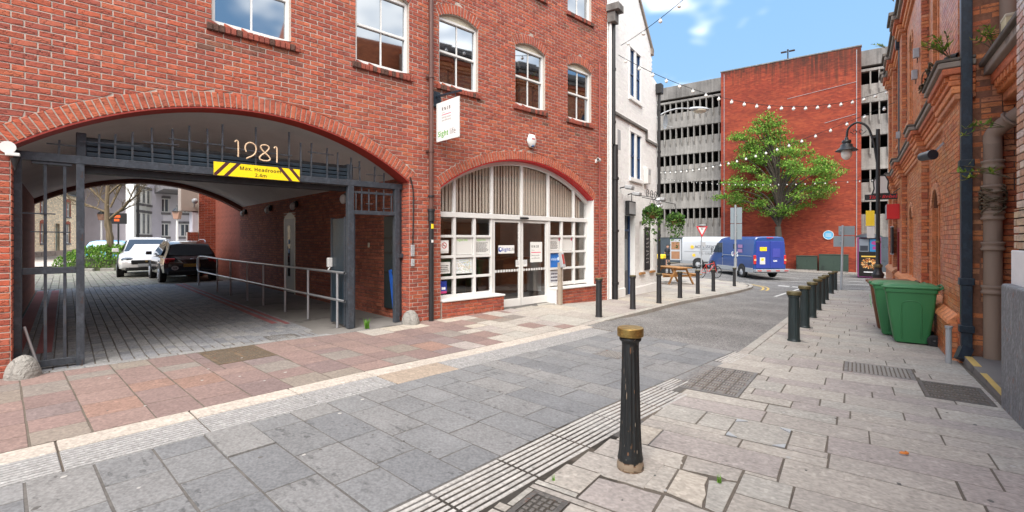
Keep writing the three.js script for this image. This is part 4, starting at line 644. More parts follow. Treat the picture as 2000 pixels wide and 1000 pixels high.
  const nine = [], eight = []; for (let i = 0; i <= 16; i++) { const a = lerp(3.9, -2.4, i / 16) + 0.0; nine.push([2.46 + 0.085 * Math.cos(a), 3.015 + 0.085 * Math.sin(a), 0]); } put(num, 'numeral_nine', tube([[2.40, 2.95, 0], [2.385, 3.0, 0], [2.40, 3.065, 0], [2.46, 3.10, 0], [2.525, 3.065, 0], [2.54, 3.0, 0], [2.51, 2.92, 0], [2.40, 2.845, 0]], w, 40), gm);
  for (let i = 0; i < 24; i++) { const a = i / 24 * Math.PI * 2, s = Math.sin(a), y = 2.965 + 0.125 * Math.cos(a), r0 = Math.cos(a) > 0 ? 0.062 : 0.078; eight.push([2.665 + r0 * Math.sin(2 * a), y, 0]); } put(num, 'numeral_eight', tube(eight, w, 64, 8, true), gm);
  put(num, 'numeral_one', tube([[2.80, 3.055, 0], [2.817, 3.08, 0], [2.84, 3.07, 0], [2.845, 3.02, 0], [2.845, 2.83, 0]], w, 24), gm);
}
board('headroom_sign', 'yellow headroom warning sign reading Max. Headroom 2.4m', 'sign', FA, 2.575, 2.65, -0.20, 1.23, 0.20, (x, W, H) => { x.fillStyle = '#f2d30a'; x.fillRect(0, 0, W, H); x.fillStyle = '#4a2026'; for (const [a, d] of [[-0.02, 1], [0.10, 1]]) { x.beginPath(); x.moveTo(W * a, H); x.lineTo(W * (a + 0.05), H); x.lineTo(W * (a + 0.19), 0); x.lineTo(W * (a + 0.14), 0); x.fill(); } for (const a of [0.72, 0.86]) { x.beginPath(); x.moveTo(W * a, 0); x.lineTo(W * (a + 0.05), 0); x.lineTo(W * (a + 0.19), H); x.lineTo(W * (a + 0.14), H); x.fill(); } tx(x, 'Max. Headroom', W * 0.52, H * 0.33, 'bold 66px sans-serif', '#1c130a', 'center'); tx(x, '2.4m', W * 0.52, H * 0.77, 'bold 62px sans-serif', '#1c130a', 'center'); }, { px: 1024, th: 0.01, edge: M.yellowSign });
// things in the passage
{
  const H = thing('handrail', 'grey tubular steel handrail along the passage walk', 'railing', FA.at(3.84, 0, 0), FA.rot), S = M.steel, ns = [-0.49, -1.82, -3.09, -4.54, -5.79, -7.33, -8.77, -11.2], px = (n) => lerp(0.12, -0.16, clamp(-n / 11));
  for (const n of ns) put(H, 'post', cyl(0.024, 0.024, 1.0, px(n), 0, n, 12), S);
  put(H, 'top_rail', tube([[px(-0.2), 1.0, -0.2], [px(-0.49), 1.0, -0.49], [px(-4), 1.0, -4], [px(-8), 1.0, -8], [px(-11.2), 1.0, -11.2], [px(-11.4), 0.95, -11.4], [px(-11.45), 0.75, -11.45], [px(-11.4), 0.55, -11.38], [px(-11.2), 0.5, -11.2]], 0.024, 60, 10), S);
  put(H, 'middle_rail', tube([[px(-0.2), 0.5, -0.2], [px(-5), 0.5, -5], [px(-11.2), 0.5, -11.2]], 0.024, 30, 10), S);
  [-2.83, -6.21, -8.56, -11.45].forEach((n, i) => { const L = thing('bulkhead_lamp', ['bulkhead lamp nearest the street on the passage wall', 'second bulkhead lamp from the street on the passage wall', 'third bulkhead lamp from the street on the passage wall', 'bulkhead lamp at the far end of the passage wall'][i], 'wall lamp', FA.at(5.18, 2.55, n), FA.rot, 'passage wall lamps'); put(L, 'back_box', rb(-0.06, 0.02, -0.05, 0.14, -0.1, 0.1, 0.03), M.black); put(L, 'diffuser', mv(new THREE.SphereGeometry(0.1, 14, 10).scale(0.75, 1.1, 0.85), -0.10, -0.02, 0), M.plasticWhite); });
  const D = thing('steel_gate_leaf', 'dark blue sheet steel gate leaf folded open behind the post', 'gate', FA.at(4.06, 0, 0), FA.rot); put(D, 'sheet', rb(-0.02, 0.02, 0.05, 1.98, -0.95, -0.40, 0.005), mat('leafBlue', [0.022, 0.042, 0.060], 0.3, { map: TX.iron })); put(D, 'edge_frame', [rb(-0.03, 0.03, 0.03, 2.0, -1.0, -0.95, 0.004), rb(-0.03, 0.03, 0.03, 2.0, -0.42, -0.37, 0.004)], M.ironDark);
  const P = thing('meter_cupboard', 'dark cupboard door on the passage wall beside the wicket', 'cupboard', FA.at(5.19, 0, 0), FA.rot); put(P, 'door_panel', rb(-0.05, 0.0, 0.2, 2.06, -1.0, -0.5, 0.006), mat('cupb', [0.012, 0.022, 0.026], 0.4)); for (const y of [0.9, 1.3, 1.6]) put(P, 'rail', rb(-0.06, -0.045, y, y + 0.05, -0.98, -0.52, 0.004), M.ironBlack);
  single('blue_board', 'bright blue board leaning by the meter cupboard', 'board', bar([-0.08, 0.2, -0.52], [-0.06, 0.98, -0.72], 0.02, 0.09), mat('blueB', [0.01, 0.09, 0.42], 0.5), FA.at(5.19, 0, 0), FA.rot);
  const sp = thing('dispenser', 'white plastic dispenser on the folded steel leaf', 'dispenser', FA.at(4.0, 1.15, -0.95), FA.rot); put(sp, 'body', rb(-0.05, 0.05, -0.08, 0.10, -0.05, 0.02, 0.02), M.plasticWhite); put(sp, 'spout', rod([0, -0.08, 0], [-0.06, -0.16, 0.02], 0.015), M.plasticWhite);
  const k = thing('light_switch', 'small pale switch on the passage wall seen through the wicket', 'switch', FA.at(5.19, 1.47, -1.75), FA.rot); put(k, 'plate', rb(-0.02, 0.0, -0.05, 0.05, -0.03, 0.03, 0.004), M.cream);
}
// entrance card post
{
  const C = thing('card_post', 'worn post with a slanted card reader beside the entrance doors', 'post', onG(FA, 9.30, 0.16), FA.rot); put(C, 'post', rb(-0.045, 0.045, 0, 1.05, -0.05, 0.05, 0.008), mat('postBeige', [0.40, 0.33, 0.26], 0.8, { map: TX.grime })); const hd = rb(-0.055, 0.055, 0.92, 1.28, 0, 0.09, 0.01); hd.translate(0, -1.1, -0.02); hd.rotateX(-0.22); hd.translate(0, 1.1, 0.04); put(C, 'reader_box', hd, M.plasticGrey); const pl = rb(-0.035, 0.035, 1.0, 1.24, 0.09, 0.096, 0.003); pl.translate(0, -1.1, -0.02); pl.rotateX(-0.22); pl.translate(0, 1.1, 0.04); put(C, 'reader_face', pl, mat('readerRed', [0.35, 0.06, 0.05], 0.4));
}

// ------------------------------------------------------------------ covers and gratings let into the paving
{
  const lay = (q, F, a, b, rot = 0) => { const p = F.at(a, 0, b); q.rotateY(F.rot + rot); q.translate(p.x, 0, p.z); const v = q.attributes.position; for (let i = 0; i < v.count; i++) v.setY(i, v.getY(i) + g(v.getX(i), v.getZ(i))); return q; };
  const cover = (name, label, cat, F, a, b, w, d, kind, m, rim = m) => {
    const T = new THREE.Group(); T.name = numbered(name); T.userData = { label, category: cat }; scene.add(T); const B = [];
    const fr = [bx(-w / 2, w / 2, -0.05, 0.002, -d / 2, -d / 2 + 0.035), bx(-w / 2, w / 2, -0.05, 0.002, d / 2 - 0.035, d / 2), bx(-w / 2, -w / 2 + 0.035, -0.05, 0.0015, -d / 2 + 0.035, d / 2 - 0.035), bx(w / 2 - 0.035, w / 2, -0.05, 0.0015, -d / 2 + 0.035, d / 2 - 0.035)];
    put(T, 'frame', lay(merge(fr), F, a, b), rim);
    put(T, 'base', lay(bx(-w / 2, w / 2, -0.06, kind === 'slots' ? -0.045 : kind === 'slab' ? 0.0005 : -0.006, -d / 2, d / 2), F, a, b), kind === 'slots' ? M.black : m);
    const iw = w - 0.08, id = d - 0.08, R = rng(w * 1000 | 0);
    if (kind === 'slots') { const n = Math.round(iw / 0.036); for (let i = 0; i <= n; i++) B.push(bx(-iw / 2 + i * iw / n - 0.009, -iw / 2 + i * iw / n + 0.009, -0.045, 0, -id / 2, id / 2)); for (let k = 0; k <= 4; k++) B.push(bx(-iw / 2, iw / 2, -0.045, -0.001, -id / 2 + k * id / 4 - 0.014, -id / 2 + k * id / 4 + 0.014)); B.push(bx(-0.02, 0.02, -0.04, 0.0015, -id / 2, id / 2)); }
    if (kind === 'studs') { const p = 0.045; for (let i = 0; i < iw / p; i++) for (let k = 0; k < id / p; k++) { const q = rb(-0.012, 0.012, -0.008, 0.002, -0.018, 0.018, 0.004, 1); q.rotateY((i + k) % 2 ? 0 : Math.PI / 2); q.translate(-iw / 2 + (i + 0.5) * p, 0, -id / 2 + (k + 0.5) * p); B.push(q); } }
    if (kind === 'bars') { const p = 0.12; for (let i = 0; i < iw / p - 0.3; i++) for (let k = 0; k < id / p - 0.3; k++) { const odd = (i + k) % 2; for (let j = 0; j < 4; j++) { const o = -0.042 + j * 0.028, q = odd ? bx(o - 0.008, o + 0.008, -0.01, 0.001, -0.05, 0.05) : bx(-0.05, 0.05, -0.01, 0.001, o - 0.008, o + 0.008); q.translate(-iw / 2 + (i + 0.5) * p, 0, -id / 2 + (k + 0.5) * p); B.push(q); } } }
    if (B.length) { const s = put(T, kind === 'slots' ? 'grate_bars' : 'raised_pattern', lay(merge(B), F, a, b), m); s.userData.kind = 'stuff'; }
    if (kind === 'slab') for (const [x, z] of [[-1, -1], [1, -1], [-1, 1], [1, 1]]) put(T, 'corner_plate', lay(flat(ext([[0, 0], [-x * 0.085, 0], [0, z * 0.085]], 0.012).rotateX(-Math.PI / 2)).translate(x * w / 2, -0.004, z * d / 2), F, a, b), M.galv);
    return T;
  };
  cover('gully_grate', 'rusty brown gully grate in the pink footway before the arch', 'grate', FS, gr0[0], gr0[1], 0.70, 0.90, 'slots', M.castRust);
  cover('manhole_cover', 'dark plain manhole cover on the passage threshold', 'cover', FA, 2.96, -0.33, 0.48, 0.42, 'studs', M.castIron);
  cover('manhole_cover', 'speckled square cover in the dark carriageway flags', 'cover', FS, cv0[0], cv0[1], 0.40, 0.40, 'studs', M.castGrey);
  cover('gully_grate', 'large worn cast grating beside the ribbed band', 'grate', FB, 6.03, -1.31, 1.28, 0.65, 'bars', M.castGrey);
  cover('manhole_cover', 'studded rectangular cover in the right footway before the bins', 'cover', FB, 7.93, 0.25, 0.72, 0.72, 'studs', M.castGrey);
  cover('manhole_cover', 'heavy grid cover against the step of the right building', 'cover', FB, 7.18, 0.895, 0.86, 0.54, 'bars', M.castIron);
  cover('manhole_cover', 'flag-filled cover with pale metal corner plates behind the near bollard', 'cover', FB, 4.42, -0.645, 0.47, 0.42, 'slab', M.pale3, M.pale3);
  cover('manhole_cover', 'small dark cover at the bottom edge beside the ribbed band', 'cover', FB, 2.40, -1.53, 0.31, 0.25, 'studs', M.castIron);
}
// ------------------------------------------------------------------ bollards
{
  const chip = ctex(512, 1024, (x, W, H) => {                     // dark green-black paint chipped to rust and filler near the foot
    x.fillStyle = '#191c1d'; x.fillRect(0, 0, W, H); const R = rng(55);
    for (let i = 0; i < 900; i++) { x.fillStyle = ['#23292a', '#151819', '#2a2f2f', '#111516'][i % 4]; x.globalAlpha = 0.5; x.fillRect(R() * W, R() * H, 2 + R() * 14, 6 + R() * 60); }
    x.globalAlpha = 1; for (let i = 0; i < 260; i++) { const y = H * (1 - Math.pow(R(), 2.2)); x.fillStyle = ['#6b4a33', '#8a7a68', '#53402f', '#9a8f80'][i % 4]; x.beginPath(); x.ellipse(R() * W, y, 1 + R() * 5, 2 + R() * 9, 0, 0, 7); x.fill(); }
    for (let i = 0; i < 16; i++) { const a = W * (0.0 + R() * 1.0), y = H * (0.80 + R() * 0.1), w = 22 + R() * 34, h = 60 + R() * 90; x.fillStyle = i % 3 ? '#8d7c68' : '#6a4c36'; x.beginPath(); for (let k = 0; k < 14; k++) { const q = k / 14 * 6.283, rr = 0.7 + R() * 0.5; x.lineTo(a + Math.cos(q) * w * rr, y + Math.sin(q) * h * rr); } x.fill(); }
    x.fillStyle = '#6e5642'; x.fillRect(0, H * 0.955, W, H); for (let i = 0; i < 120; i++) { x.fillStyle = ['#9a8771', '#4c3a2c', '#7d6650'][i % 3]; x.beginPath(); x.ellipse(R() * W, H * (0.94 + R() * 0.06), 4 + R() * 16, 3 + R() * 8, 0, 0, 7); x.fill(); }
  });
  mat('bollardChip', [0.9, 0.9, 0.9], 0.5, { map: chip }); mat('bollardGreen', [0.022, 0.036, 0.038], 0.45, { map: TX.iron }); mat('bollardBlack', [0.026, 0.026, 0.028], 0.5, { map: TX.iron });
  const fluted = (prof, n, depth, f0, f1, seg = 96) => { const q = lathe(prof, seg), p = q.attributes.position; for (let i = 0; i < p.count; i++) { const x = p.getX(i), y = p.getY(i), z = p.getZ(i), a = Math.atan2(z, x), k = sstep(f0, f0 + 0.03, y) * sstep(f1, f1 - 0.03, y), m = 1 - depth * k * (0.5 - 0.5 * Math.cos(a * n)); p.setX(i, x * m); p.setZ(i, z * m); } q.computeVertexNormals(); return q; };
  const N = thing('bollard', 'tall green-black bollard with bright brass cap in the foreground', 'bollard', onG(FB, 3.18, -1.27), 0);
  put(N, 'shaft', fluted([[0.09, 0], [0.092, 0.035], [0.085, 0.06], [0.088, 0.075], [0.080, 0.12], [0.072, 0.3], [0.064, 0.6], [0.058, 0.87], [0.060, 0.885], [0.072, 0.895], [0.076, 0.905], [0.072, 0.918], [0.055, 0.922]].flatMap((p, i, a) => i && i < 8 ? [[lerp(a[i - 1][0], p[0], 0.5), lerp(a[i - 1][1], p[1], 0.5)], p] : [p]), 14, 0.10, 0.13, 0.87), M.bollardChip);
  put(N, 'brass_cap', lathe([[0, 0.922], [0.084, 0.922], [0.090, 0.928], [0.090, 0.978], [0.085, 0.985], [0.0, 0.987]], 48), M.brass); put(N, 'foot_patch', slabGeo(FB, [[2.98, -1.42], [3.40, -1.42], [3.40, -1.1], [2.98, -1.1]], 0.004, 0.01, 0.003).translate(-N.position.x, -N.position.y, -N.position.z), M.pale2);
  const R8 = [[9.63, -0.86], [11.68, -0.85], [13.71, -0.84], [15.84, -0.84], [18.08, -0.84], [19.94, -0.82], [23.65, -0.78], [26.42, -0.73]], ord = ['first', 'second', 'third', 'fourth', 'fifth', 'sixth', 'seventh', 'last'];
  const mk = (label, group, fl) => { const T = thing('bollard', label, 'bollard', null, 0, group);
    if (fl) { put(T, 'shaft', fluted([[0.105, 0], [0.105, 0.02], [0.094, 0.035], [0.092, 0.05], [0.088, 0.4], [0.084, 0.76], [0.09, 0.772], [0.098, 0.785], [0.098, 0.80], [0.08, 0.808]], 16, 0.08, 0.05, 0.75), M.bollardGreen); put(T, 'cap', lathe([[0, 0.808], [0.108, 0.808], [0.115, 0.816], [0.115, 0.862], [0.108, 0.872], [0, 0.876]], 32), M.brassDull); put(T, 'foot_patch', bx(-0.17, 0.17, -0.02, 0.003, -0.15, 0.15), M.pathConc); }
    else { put(T, 'shaft', lathe([[0.075, 0], [0.075, 0.02], [0.068, 0.03], [0.065, 0.4], [0.062, 0.74], [0.066, 0.75], [0.078, 0.755], [0.078, 0.79], [0.07, 0.80], [0, 0.80]], 24), M.bollardBlack); put(T, 'cap', lathe([[0, 0.80], [0.080, 0.80], [0.083, 0.806], [0.083, 0.822], [0.078, 0.828], [0, 0.829]], 24), M.brassDull); } return T; };
  let first = null; R8.forEach(([s, c], i) => { const lb = `${ord[i]} fluted bollard of the row on the right footway`; const p = onG(FB, s, c); if (!first) { first = mk(lb, 'fluted bollards along the right kerb', true); first.position.copy(p); } else again(first, lb, p, i); });
  const L7 = [[9.29, -4.41], [11.17, -4.40], [13.09, -4.40], [15.15, -4.43], [17.27, -4.44], [19.04, -4.33], [23.07, -4.36], [28.6, -9.0]], lab = ['first plain bollard on the left kerb beside the brick corner', 'second plain bollard on the left kerb', 'third plain bollard on the left kerb, before the pub corner pipe', 'fourth plain bollard on the left kerb, before the picnic table', 'fifth plain bollard on the left kerb', 'sixth plain bollard on the left kerb, before the red bicycle', 'plain bollard at the foot of the grey sign pole', 'plain bollard on the far corner before the silver van'];
  let f2 = null; L7.forEach(([s, c], i) => { const p = onG(FB, s, c); if (i === 7) p.y = g(p.x, p.z) - 0.02; if (!f2) { f2 = mk(lab[i], 'plain bollards along the left kerb', false); f2.position.copy(p); } else again(f2, lab[i], p); });
}
// ------------------------------------------------------------------ right-hand building: orange brick and terracotta
const bldR = thing('terracotta_building', 'orange brick building with terracotta cornices and pilasters on the right', 'building', V(0, 0, 0), FB.rot);
{
  const faceC = (s0, s1, h0, h1, c, open, seed, pal = ORANGE, o = {}) => { const q = brickMesh(courses(-s1, -s0, h0, h1, open, seed, { joint: 0.007, wob: 0.002, rough: 0.002, headers: 0.25, ...o }), pal, -0.02, 0, seed + 1, 0.003, 0.08); q.rotateY(Math.PI); q.translate(0, 0, c); return q; };
  const faceS = (c0, c1, h0, h1, s, seed, pal = ORANGE, o = {}) => { const q = brickMesh(courses(c0, c1, h0, h1, [], seed, { joint: 0.009, wob: 0.003, headers: 0.2, ...o }), pal, -0.02, 0, seed + 1, 0.003, 0.1); q.rotateY(-Math.PI / 2); q.translate(s, 0, 0); return q; };   // faces -s
  const bays = [[12.9, 0.52, 0.55, 2.25], [18.1, 0.50, 0.45, 2.20], [25.4, 0.40, 0.4, 2.2]], win1 = bays.map(([s, hw, y0, sp]) => arched(-s, hw, y0, sp, 0.36, 0.14)), win2 = [12.9, 18.1, 22.1, 25.4].map((s) => arched(-s, 0.40, 5.0, 7.2, 0.36, 0.14)), door = arched(-21.8, 0.6, -2, 1.95, 0.05, 0);
  const CW = 1.35, CP = 1.22, wall = new THREE.Group(); wall.name = 'street_wall'; bldR.add(wall);
  const hole = (o) => [[o.cx - o.hw, o.sill], [o.cx + o.hw, o.sill], ...arcPts(o, 10).reverse()];
  const bk = ext([[-27, -1.3], [-22.4, -1.3], ...arcPts(door, 4), [-21.2, -1.3], [-9.32, -1.3], [-9.32, 9.0], [-27, 9.0]], 0.3, 0, [...win1, ...win2].map(hole)); bk.rotateY(Math.PI); bk.translate(0, 0, CW + 0.01 + 0.3);
  put(wall, 'mortar_backing', bk, M.mortarRed);
  const st = put(wall, 'brickwork', faceC(9.35, 27, -1.2, 8.9, CW, [...win1, ...win2, door], 501), M.glazedVC); st.userData.kind = 'stuff';
  const pil = [[9.32, 10.9], [14.1, 14.9], [19.6, 20.5], [23.8, 24.6], [26.3, 27.05]];
  pil.forEach(([a, b], i) => { const gp = new THREE.Group(); gp.name = 'pilaster'; bldR.add(gp); put(gp, 'core', bx(a + 0.01, b - 0.01, -1.2, 8.5, CP + 0.012, CW + 0.02), M.mortarRed); const q = put(gp, 'brickwork', [faceC(a, b, -1.2, 3.65, CP, [], 510 + i), faceC(a + 0.08, b - 0.08, 4.2, 8.35, CP, [], 520 + i), faceS(CP, CW + 0.01, -1.2, 8.35, a, 530 + i)], M.glazedVC); q.userData.kind = 'stuff'; });
  // near pier: individual bricks on the face and on the return towards the camera
  { const R = rng(540), gp = new THREE.Group(); gp.name = 'pier_return'; bldR.add(gp); put(gp, 'core', bx(9.335, 9.6, -1.2, 8.6, CP + 0.02, 2.3), M.mortarDark);
    for (const b of courses(CP, 2.2, -0.3, 4.9, [], 541, { joint: 0.011, headers: 0.25, course: 0.078 })) { const q = piece(b.poly, -0.02, b.proud, 0.004, R() * 4, R() * 4); q.rotateY(-Math.PI / 2); q.translate(9.32, 0, 0); put(gp, 'brick', q, M['orange' + Math.floor(b.tone * 6)]); } }
  // window surrounds and panes
  const roundel = (o, k, up) => { const w = new THREE.Group(); w.name = 'arched_window'; bldR.add(w); const R = rng(600 + k), ring = voussoirs(o, 610 + k, 0.08, 0.008).map((v) => piece(v.poly, -0.06, 0.035, 0.01, R(), R())); const q = merge(ring); q.rotateY(Math.PI); q.translate(0, 0, CW); put(w, 'hood_mould', q, M.orange3); const s = -o.cx, j = [bx(s - o.hw, s - o.hw + 0.07, o.sill, o.spring, CW - 0.02, CW + 0.15), bx(s + o.hw - 0.07, s + o.hw, o.sill, o.spring, CW - 0.02, CW + 0.15), bx(s - o.hw + 0.07, s - o.hw + 0.13, o.sill, o.spring, CW + 0.05, CW + 0.18), bx(s + o.hw - 0.13, s + o.hw - 0.07, o.sill, o.spring, CW + 0.05, CW + 0.18)]; put(w, 'jamb_mould', j, M.orange1); put(w, 'pane', bx(s - o.hw + 0.12, s + o.hw - 0.12, o.sill, o.spring + 0.3, CW + 0.19, CW + 0.2), M.glassDark); put(w, 'sill', rb(s - o.hw - 0.08, s + o.hw + 0.08, o.sill - 0.12, o.sill, CW - 0.12, CW + 0.2, 0.02), M.orange3); };
  win1.forEach((o, i) => roundel(o, i)); win2.forEach((o, i) => roundel(o, i + 5));
  // plinth with weathered top
  const pl = (a, b, seed) => { const gp = new THREE.Group(); gp.name = 'plinth'; bldR.add(gp); put(gp, 'core', bx(a + 0.008, b, -1.3, 0.36, 1.152, 1.38), M.mortarRed); const q = put(gp, 'brickwork', [faceC(a, b, -1.2, 0.36, 1.14, [], seed), faceS(1.14, 1.36, -1.2, 0.36, a, seed + 5)], M.glazedVC); q.userData.kind = 'stuff'; for (let s = a; s < b - 0.1; s += 0.3) { const e = ext([[1.11, 0.35], [1.38, 0.35], [1.38, 0.54], [1.215, 0.50], [1.12, 0.40]], Math.min(0.296, b - s), 0.006); e.rotateY(-Math.PI / 2); e.scale(-1, 1, 1); put(gp, 'coping_block', creased(e.rotateY(0).applyMatrix4(new THREE.Matrix4().set(1, 0, 0, s, 0, 1, 0, 0, 0, 0, 1, 0, 0, 0, 0, 1))), M['orange' + [3, 5, 1][Math.round(s * 10) % 3]]); } };
  pl(9.45, 21.1, 620); pl(22.5, 27.08, 630);
  // cornices as stacked courses, breaking forward over the pilasters
  mat('cornTop', [0.16, 0.135, 0.115], 0.95, { map: TX.grime }); mat('stoneGrey', [0.32, 0.27, 0.23], 0.9, { map: TX.grime });
  const cornice = (name, y, k, rows) => { const gp = new THREE.Group(); gp.name = name; bldR.add(gp); const segs = []; let last = 9.32; pil.forEach(([a, b]) => { if (a > last) segs.push([last, a, 0]); segs.push([a - 0.04, b + 0.04, 0.13]); last = b; });
    segs.forEach(([a, b, f], i) => { rows.forEach(([h0, h1, pr, m], j) => put(gp, 'course', rb(a + (f ? -pr * 0.25 : 0) + j * 0.0007, b + (f ? pr * 0.25 : 0) - j * 0.0007, y + h0 + 0.0007 * i, y + h1 - 0.002, CW - pr - f - 0.0009 * i, CW + 0.04, 0.018, 2), m)); if (k) for (let s = a + 0.08; s < b - 0.08; s += 0.16) put(gp, 'dentil', rb(s - 0.04, s + 0.04, y + k, y + k + 0.075, CW - 0.155 - f, CW - 0.05, 0.006, 1), M.orange0); }); };
  cornice('middle_cornice', 3.60, 0.28, [[0, 0.09, 0.06, M.orange5], [0.09, 0.2, 0.09, M.orange1], [0.2, 0.28, 0.12, M.orange2], [0.28, 0.36, 0.11, M.orange2], [0.36, 0.46, 0.19, M.orange4], [0.46, 0.55, 0.235, M.stoneGrey], [0.55, 0.60, 0.265, M.cornTop]]);
  cornice('eaves_cornice', 8.2, 0, [[0, 0.1, 0.07, M.orange5], [0.1, 0.26, 0.12, M.orange1], [0.26, 0.42, 0.19, M.orange4], [0.42, 0.56, 0.26, M.stoneGrey], [0.56, 0.68, 0.33, M.cornTop], [0.68, 0.95, 0.12, M.stoneGrey]]);
  put(bldR, 'building_mass', [bx(9.4, 27.0, -1.3, 9.0, 1.62, 9), bx(26.95, 27.04, -1.3, 9.0, 1.25, 9)], M.orange2);
  // red shop door beyond the second window
  const dr = new THREE.Group(); dr.name = 'shop_door'; bldR.add(dr); put(dr, 'door_frame', [bx(21.15, 21.28, -1, 2.0, CW - 0.08, CW + 0.1), bx(22.3, 22.42, -1, 2.0, CW - 0.08, CW + 0.1), bx(21.28, 22.3, 1.86, 2.0, CW - 0.08, CW + 0.1)], mat('doorRed', [0.30, 0.012, 0.014], 0.4)); put(dr, 'door_leaf', bx(21.28, 22.3, -1, 1.86, CW + 0.1, CW + 0.15), M.black);
  // recessed porch, dark painted block, pale glazed pier, and the front running on past the camera
  put(bldR, 'porch_back', bx(6.2, 9.33, -0.4, 4.9, 2.15, 2.4), mat('porchBrick', [0.30, 0.085, 0.06], 0.7, { map: TX.brick }));
  const PK = [[0.72, 0.56, 0.47], [0.62, 0.33, 0.22], [0.74, 0.62, 0.55], [0.66, 0.42, 0.32], [0.60, 0.30, 0.19]], CB = [[0.64, 0.47, 0.30], [0.70, 0.54, 0.38], [0.62, 0.40, 0.22]];
  const np = new THREE.Group(); np.name = 'glazed_pier'; bldR.add(np); put(np, 'core', bx(5.2, 6.72, 1.12, 8, 1.312, 2.2), M.mortarDark); put(np, 'brickwork', [faceC(5.2, 6.74, 1.9, 8, 1.30, [], 640, PK, { joint: 0.012 }), faceC(5.2, 6.76, 1.5, 1.9, 1.285, [], 641, CB, { joint: 0.014, len: 0.2 })], M.glazedVC).userData.kind = 'stuff'; put(np, 'stone_band', rb(5.18, 6.78, 1.14, 1.49, 1.27, 2.2, 0.01), M.whiteWall);
  { const q = rb(5.3, 6.80, -0.3, 1.155, 1.20, 2.2, 0.03, 3); put(bldR, 'painted_base_block', q, mat('blockGrey', [0.25, 0.265, 0.28], 0.6, { map: TX.iron, bumpMap: TX.plasterB, bumpScale: 0.006 }), null, 'scuffed dark grey painted base block'); }
  const pc = new THREE.Group(); pc.name = 'porch_cornice'; bldR.add(pc); [[3.5, 3.62, 1.66, M.orange5], [3.62, 3.76, 1.60, M.orange1], [3.76, 3.90, 1.54, M.orange4], [3.90, 4.02, 1.47, M.stoneGrey], [4.02, 4.09, 1.42, M.cornTop]].forEach(([a, b, c, m], i) => put(pc, 'course', rb(6.76, 9.31 - i * 0.001, a, b - 0.002, c, 2.15, 0.018), m)); for (let s = 6.9; s < 9.2; s += 0.17) put(pc, 'dentil', rb(s - 0.045, s + 0.045, 3.67, 3.76, 1.55, 1.7, 0.006, 1), M.orange0); put(pc, 'frieze', bx(6.76, 9.3, 4.09, 9.0, 1.9, 2.15), M.orange2);
  const stp = new THREE.Group(); stp.name = 'porch_step'; bldR.add(stp); put(stp, 'step_stone', rb(6.85, 9.25, -0.4, -0.045, 1.25, 2.15, 0.01), M.pathConc); put(stp, 'yellow_edge', [bx(6.95, 8.1, -0.0448, -0.041, 1.25, 1.31), bx(8.5, 9.2, -0.0448, -0.041, 1.25, 1.33)], M.paintYellow, null, 'worn yellow painted nosing');
  put(bldR, 'near_front', [bx(-14, 5.2, -0.3, 4.6, 1.4, 9), bx(-14, 5.2, 4.6, 4.85, 1.1, 9), bx(5.2, 9.4, 0, 9.2, 2.4, 9)], mat('nearFront', [0.52, 0.16, 0.08], 0.8, { map: TX.brick })); for (let s = -13; s < 4; s += 2.6) { const w = new THREE.Group(); w.name = 'near_window'; bldR.add(w); put(w, 'frame', bx(s, s + 1.1, 2.4, 4.2, 1.37, 1.41), M.white); put(w, 'pane', bx(s + 0.08, s + 1.02, 2.48, 4.12, 1.36, 1.371), M.glassDark); }
}
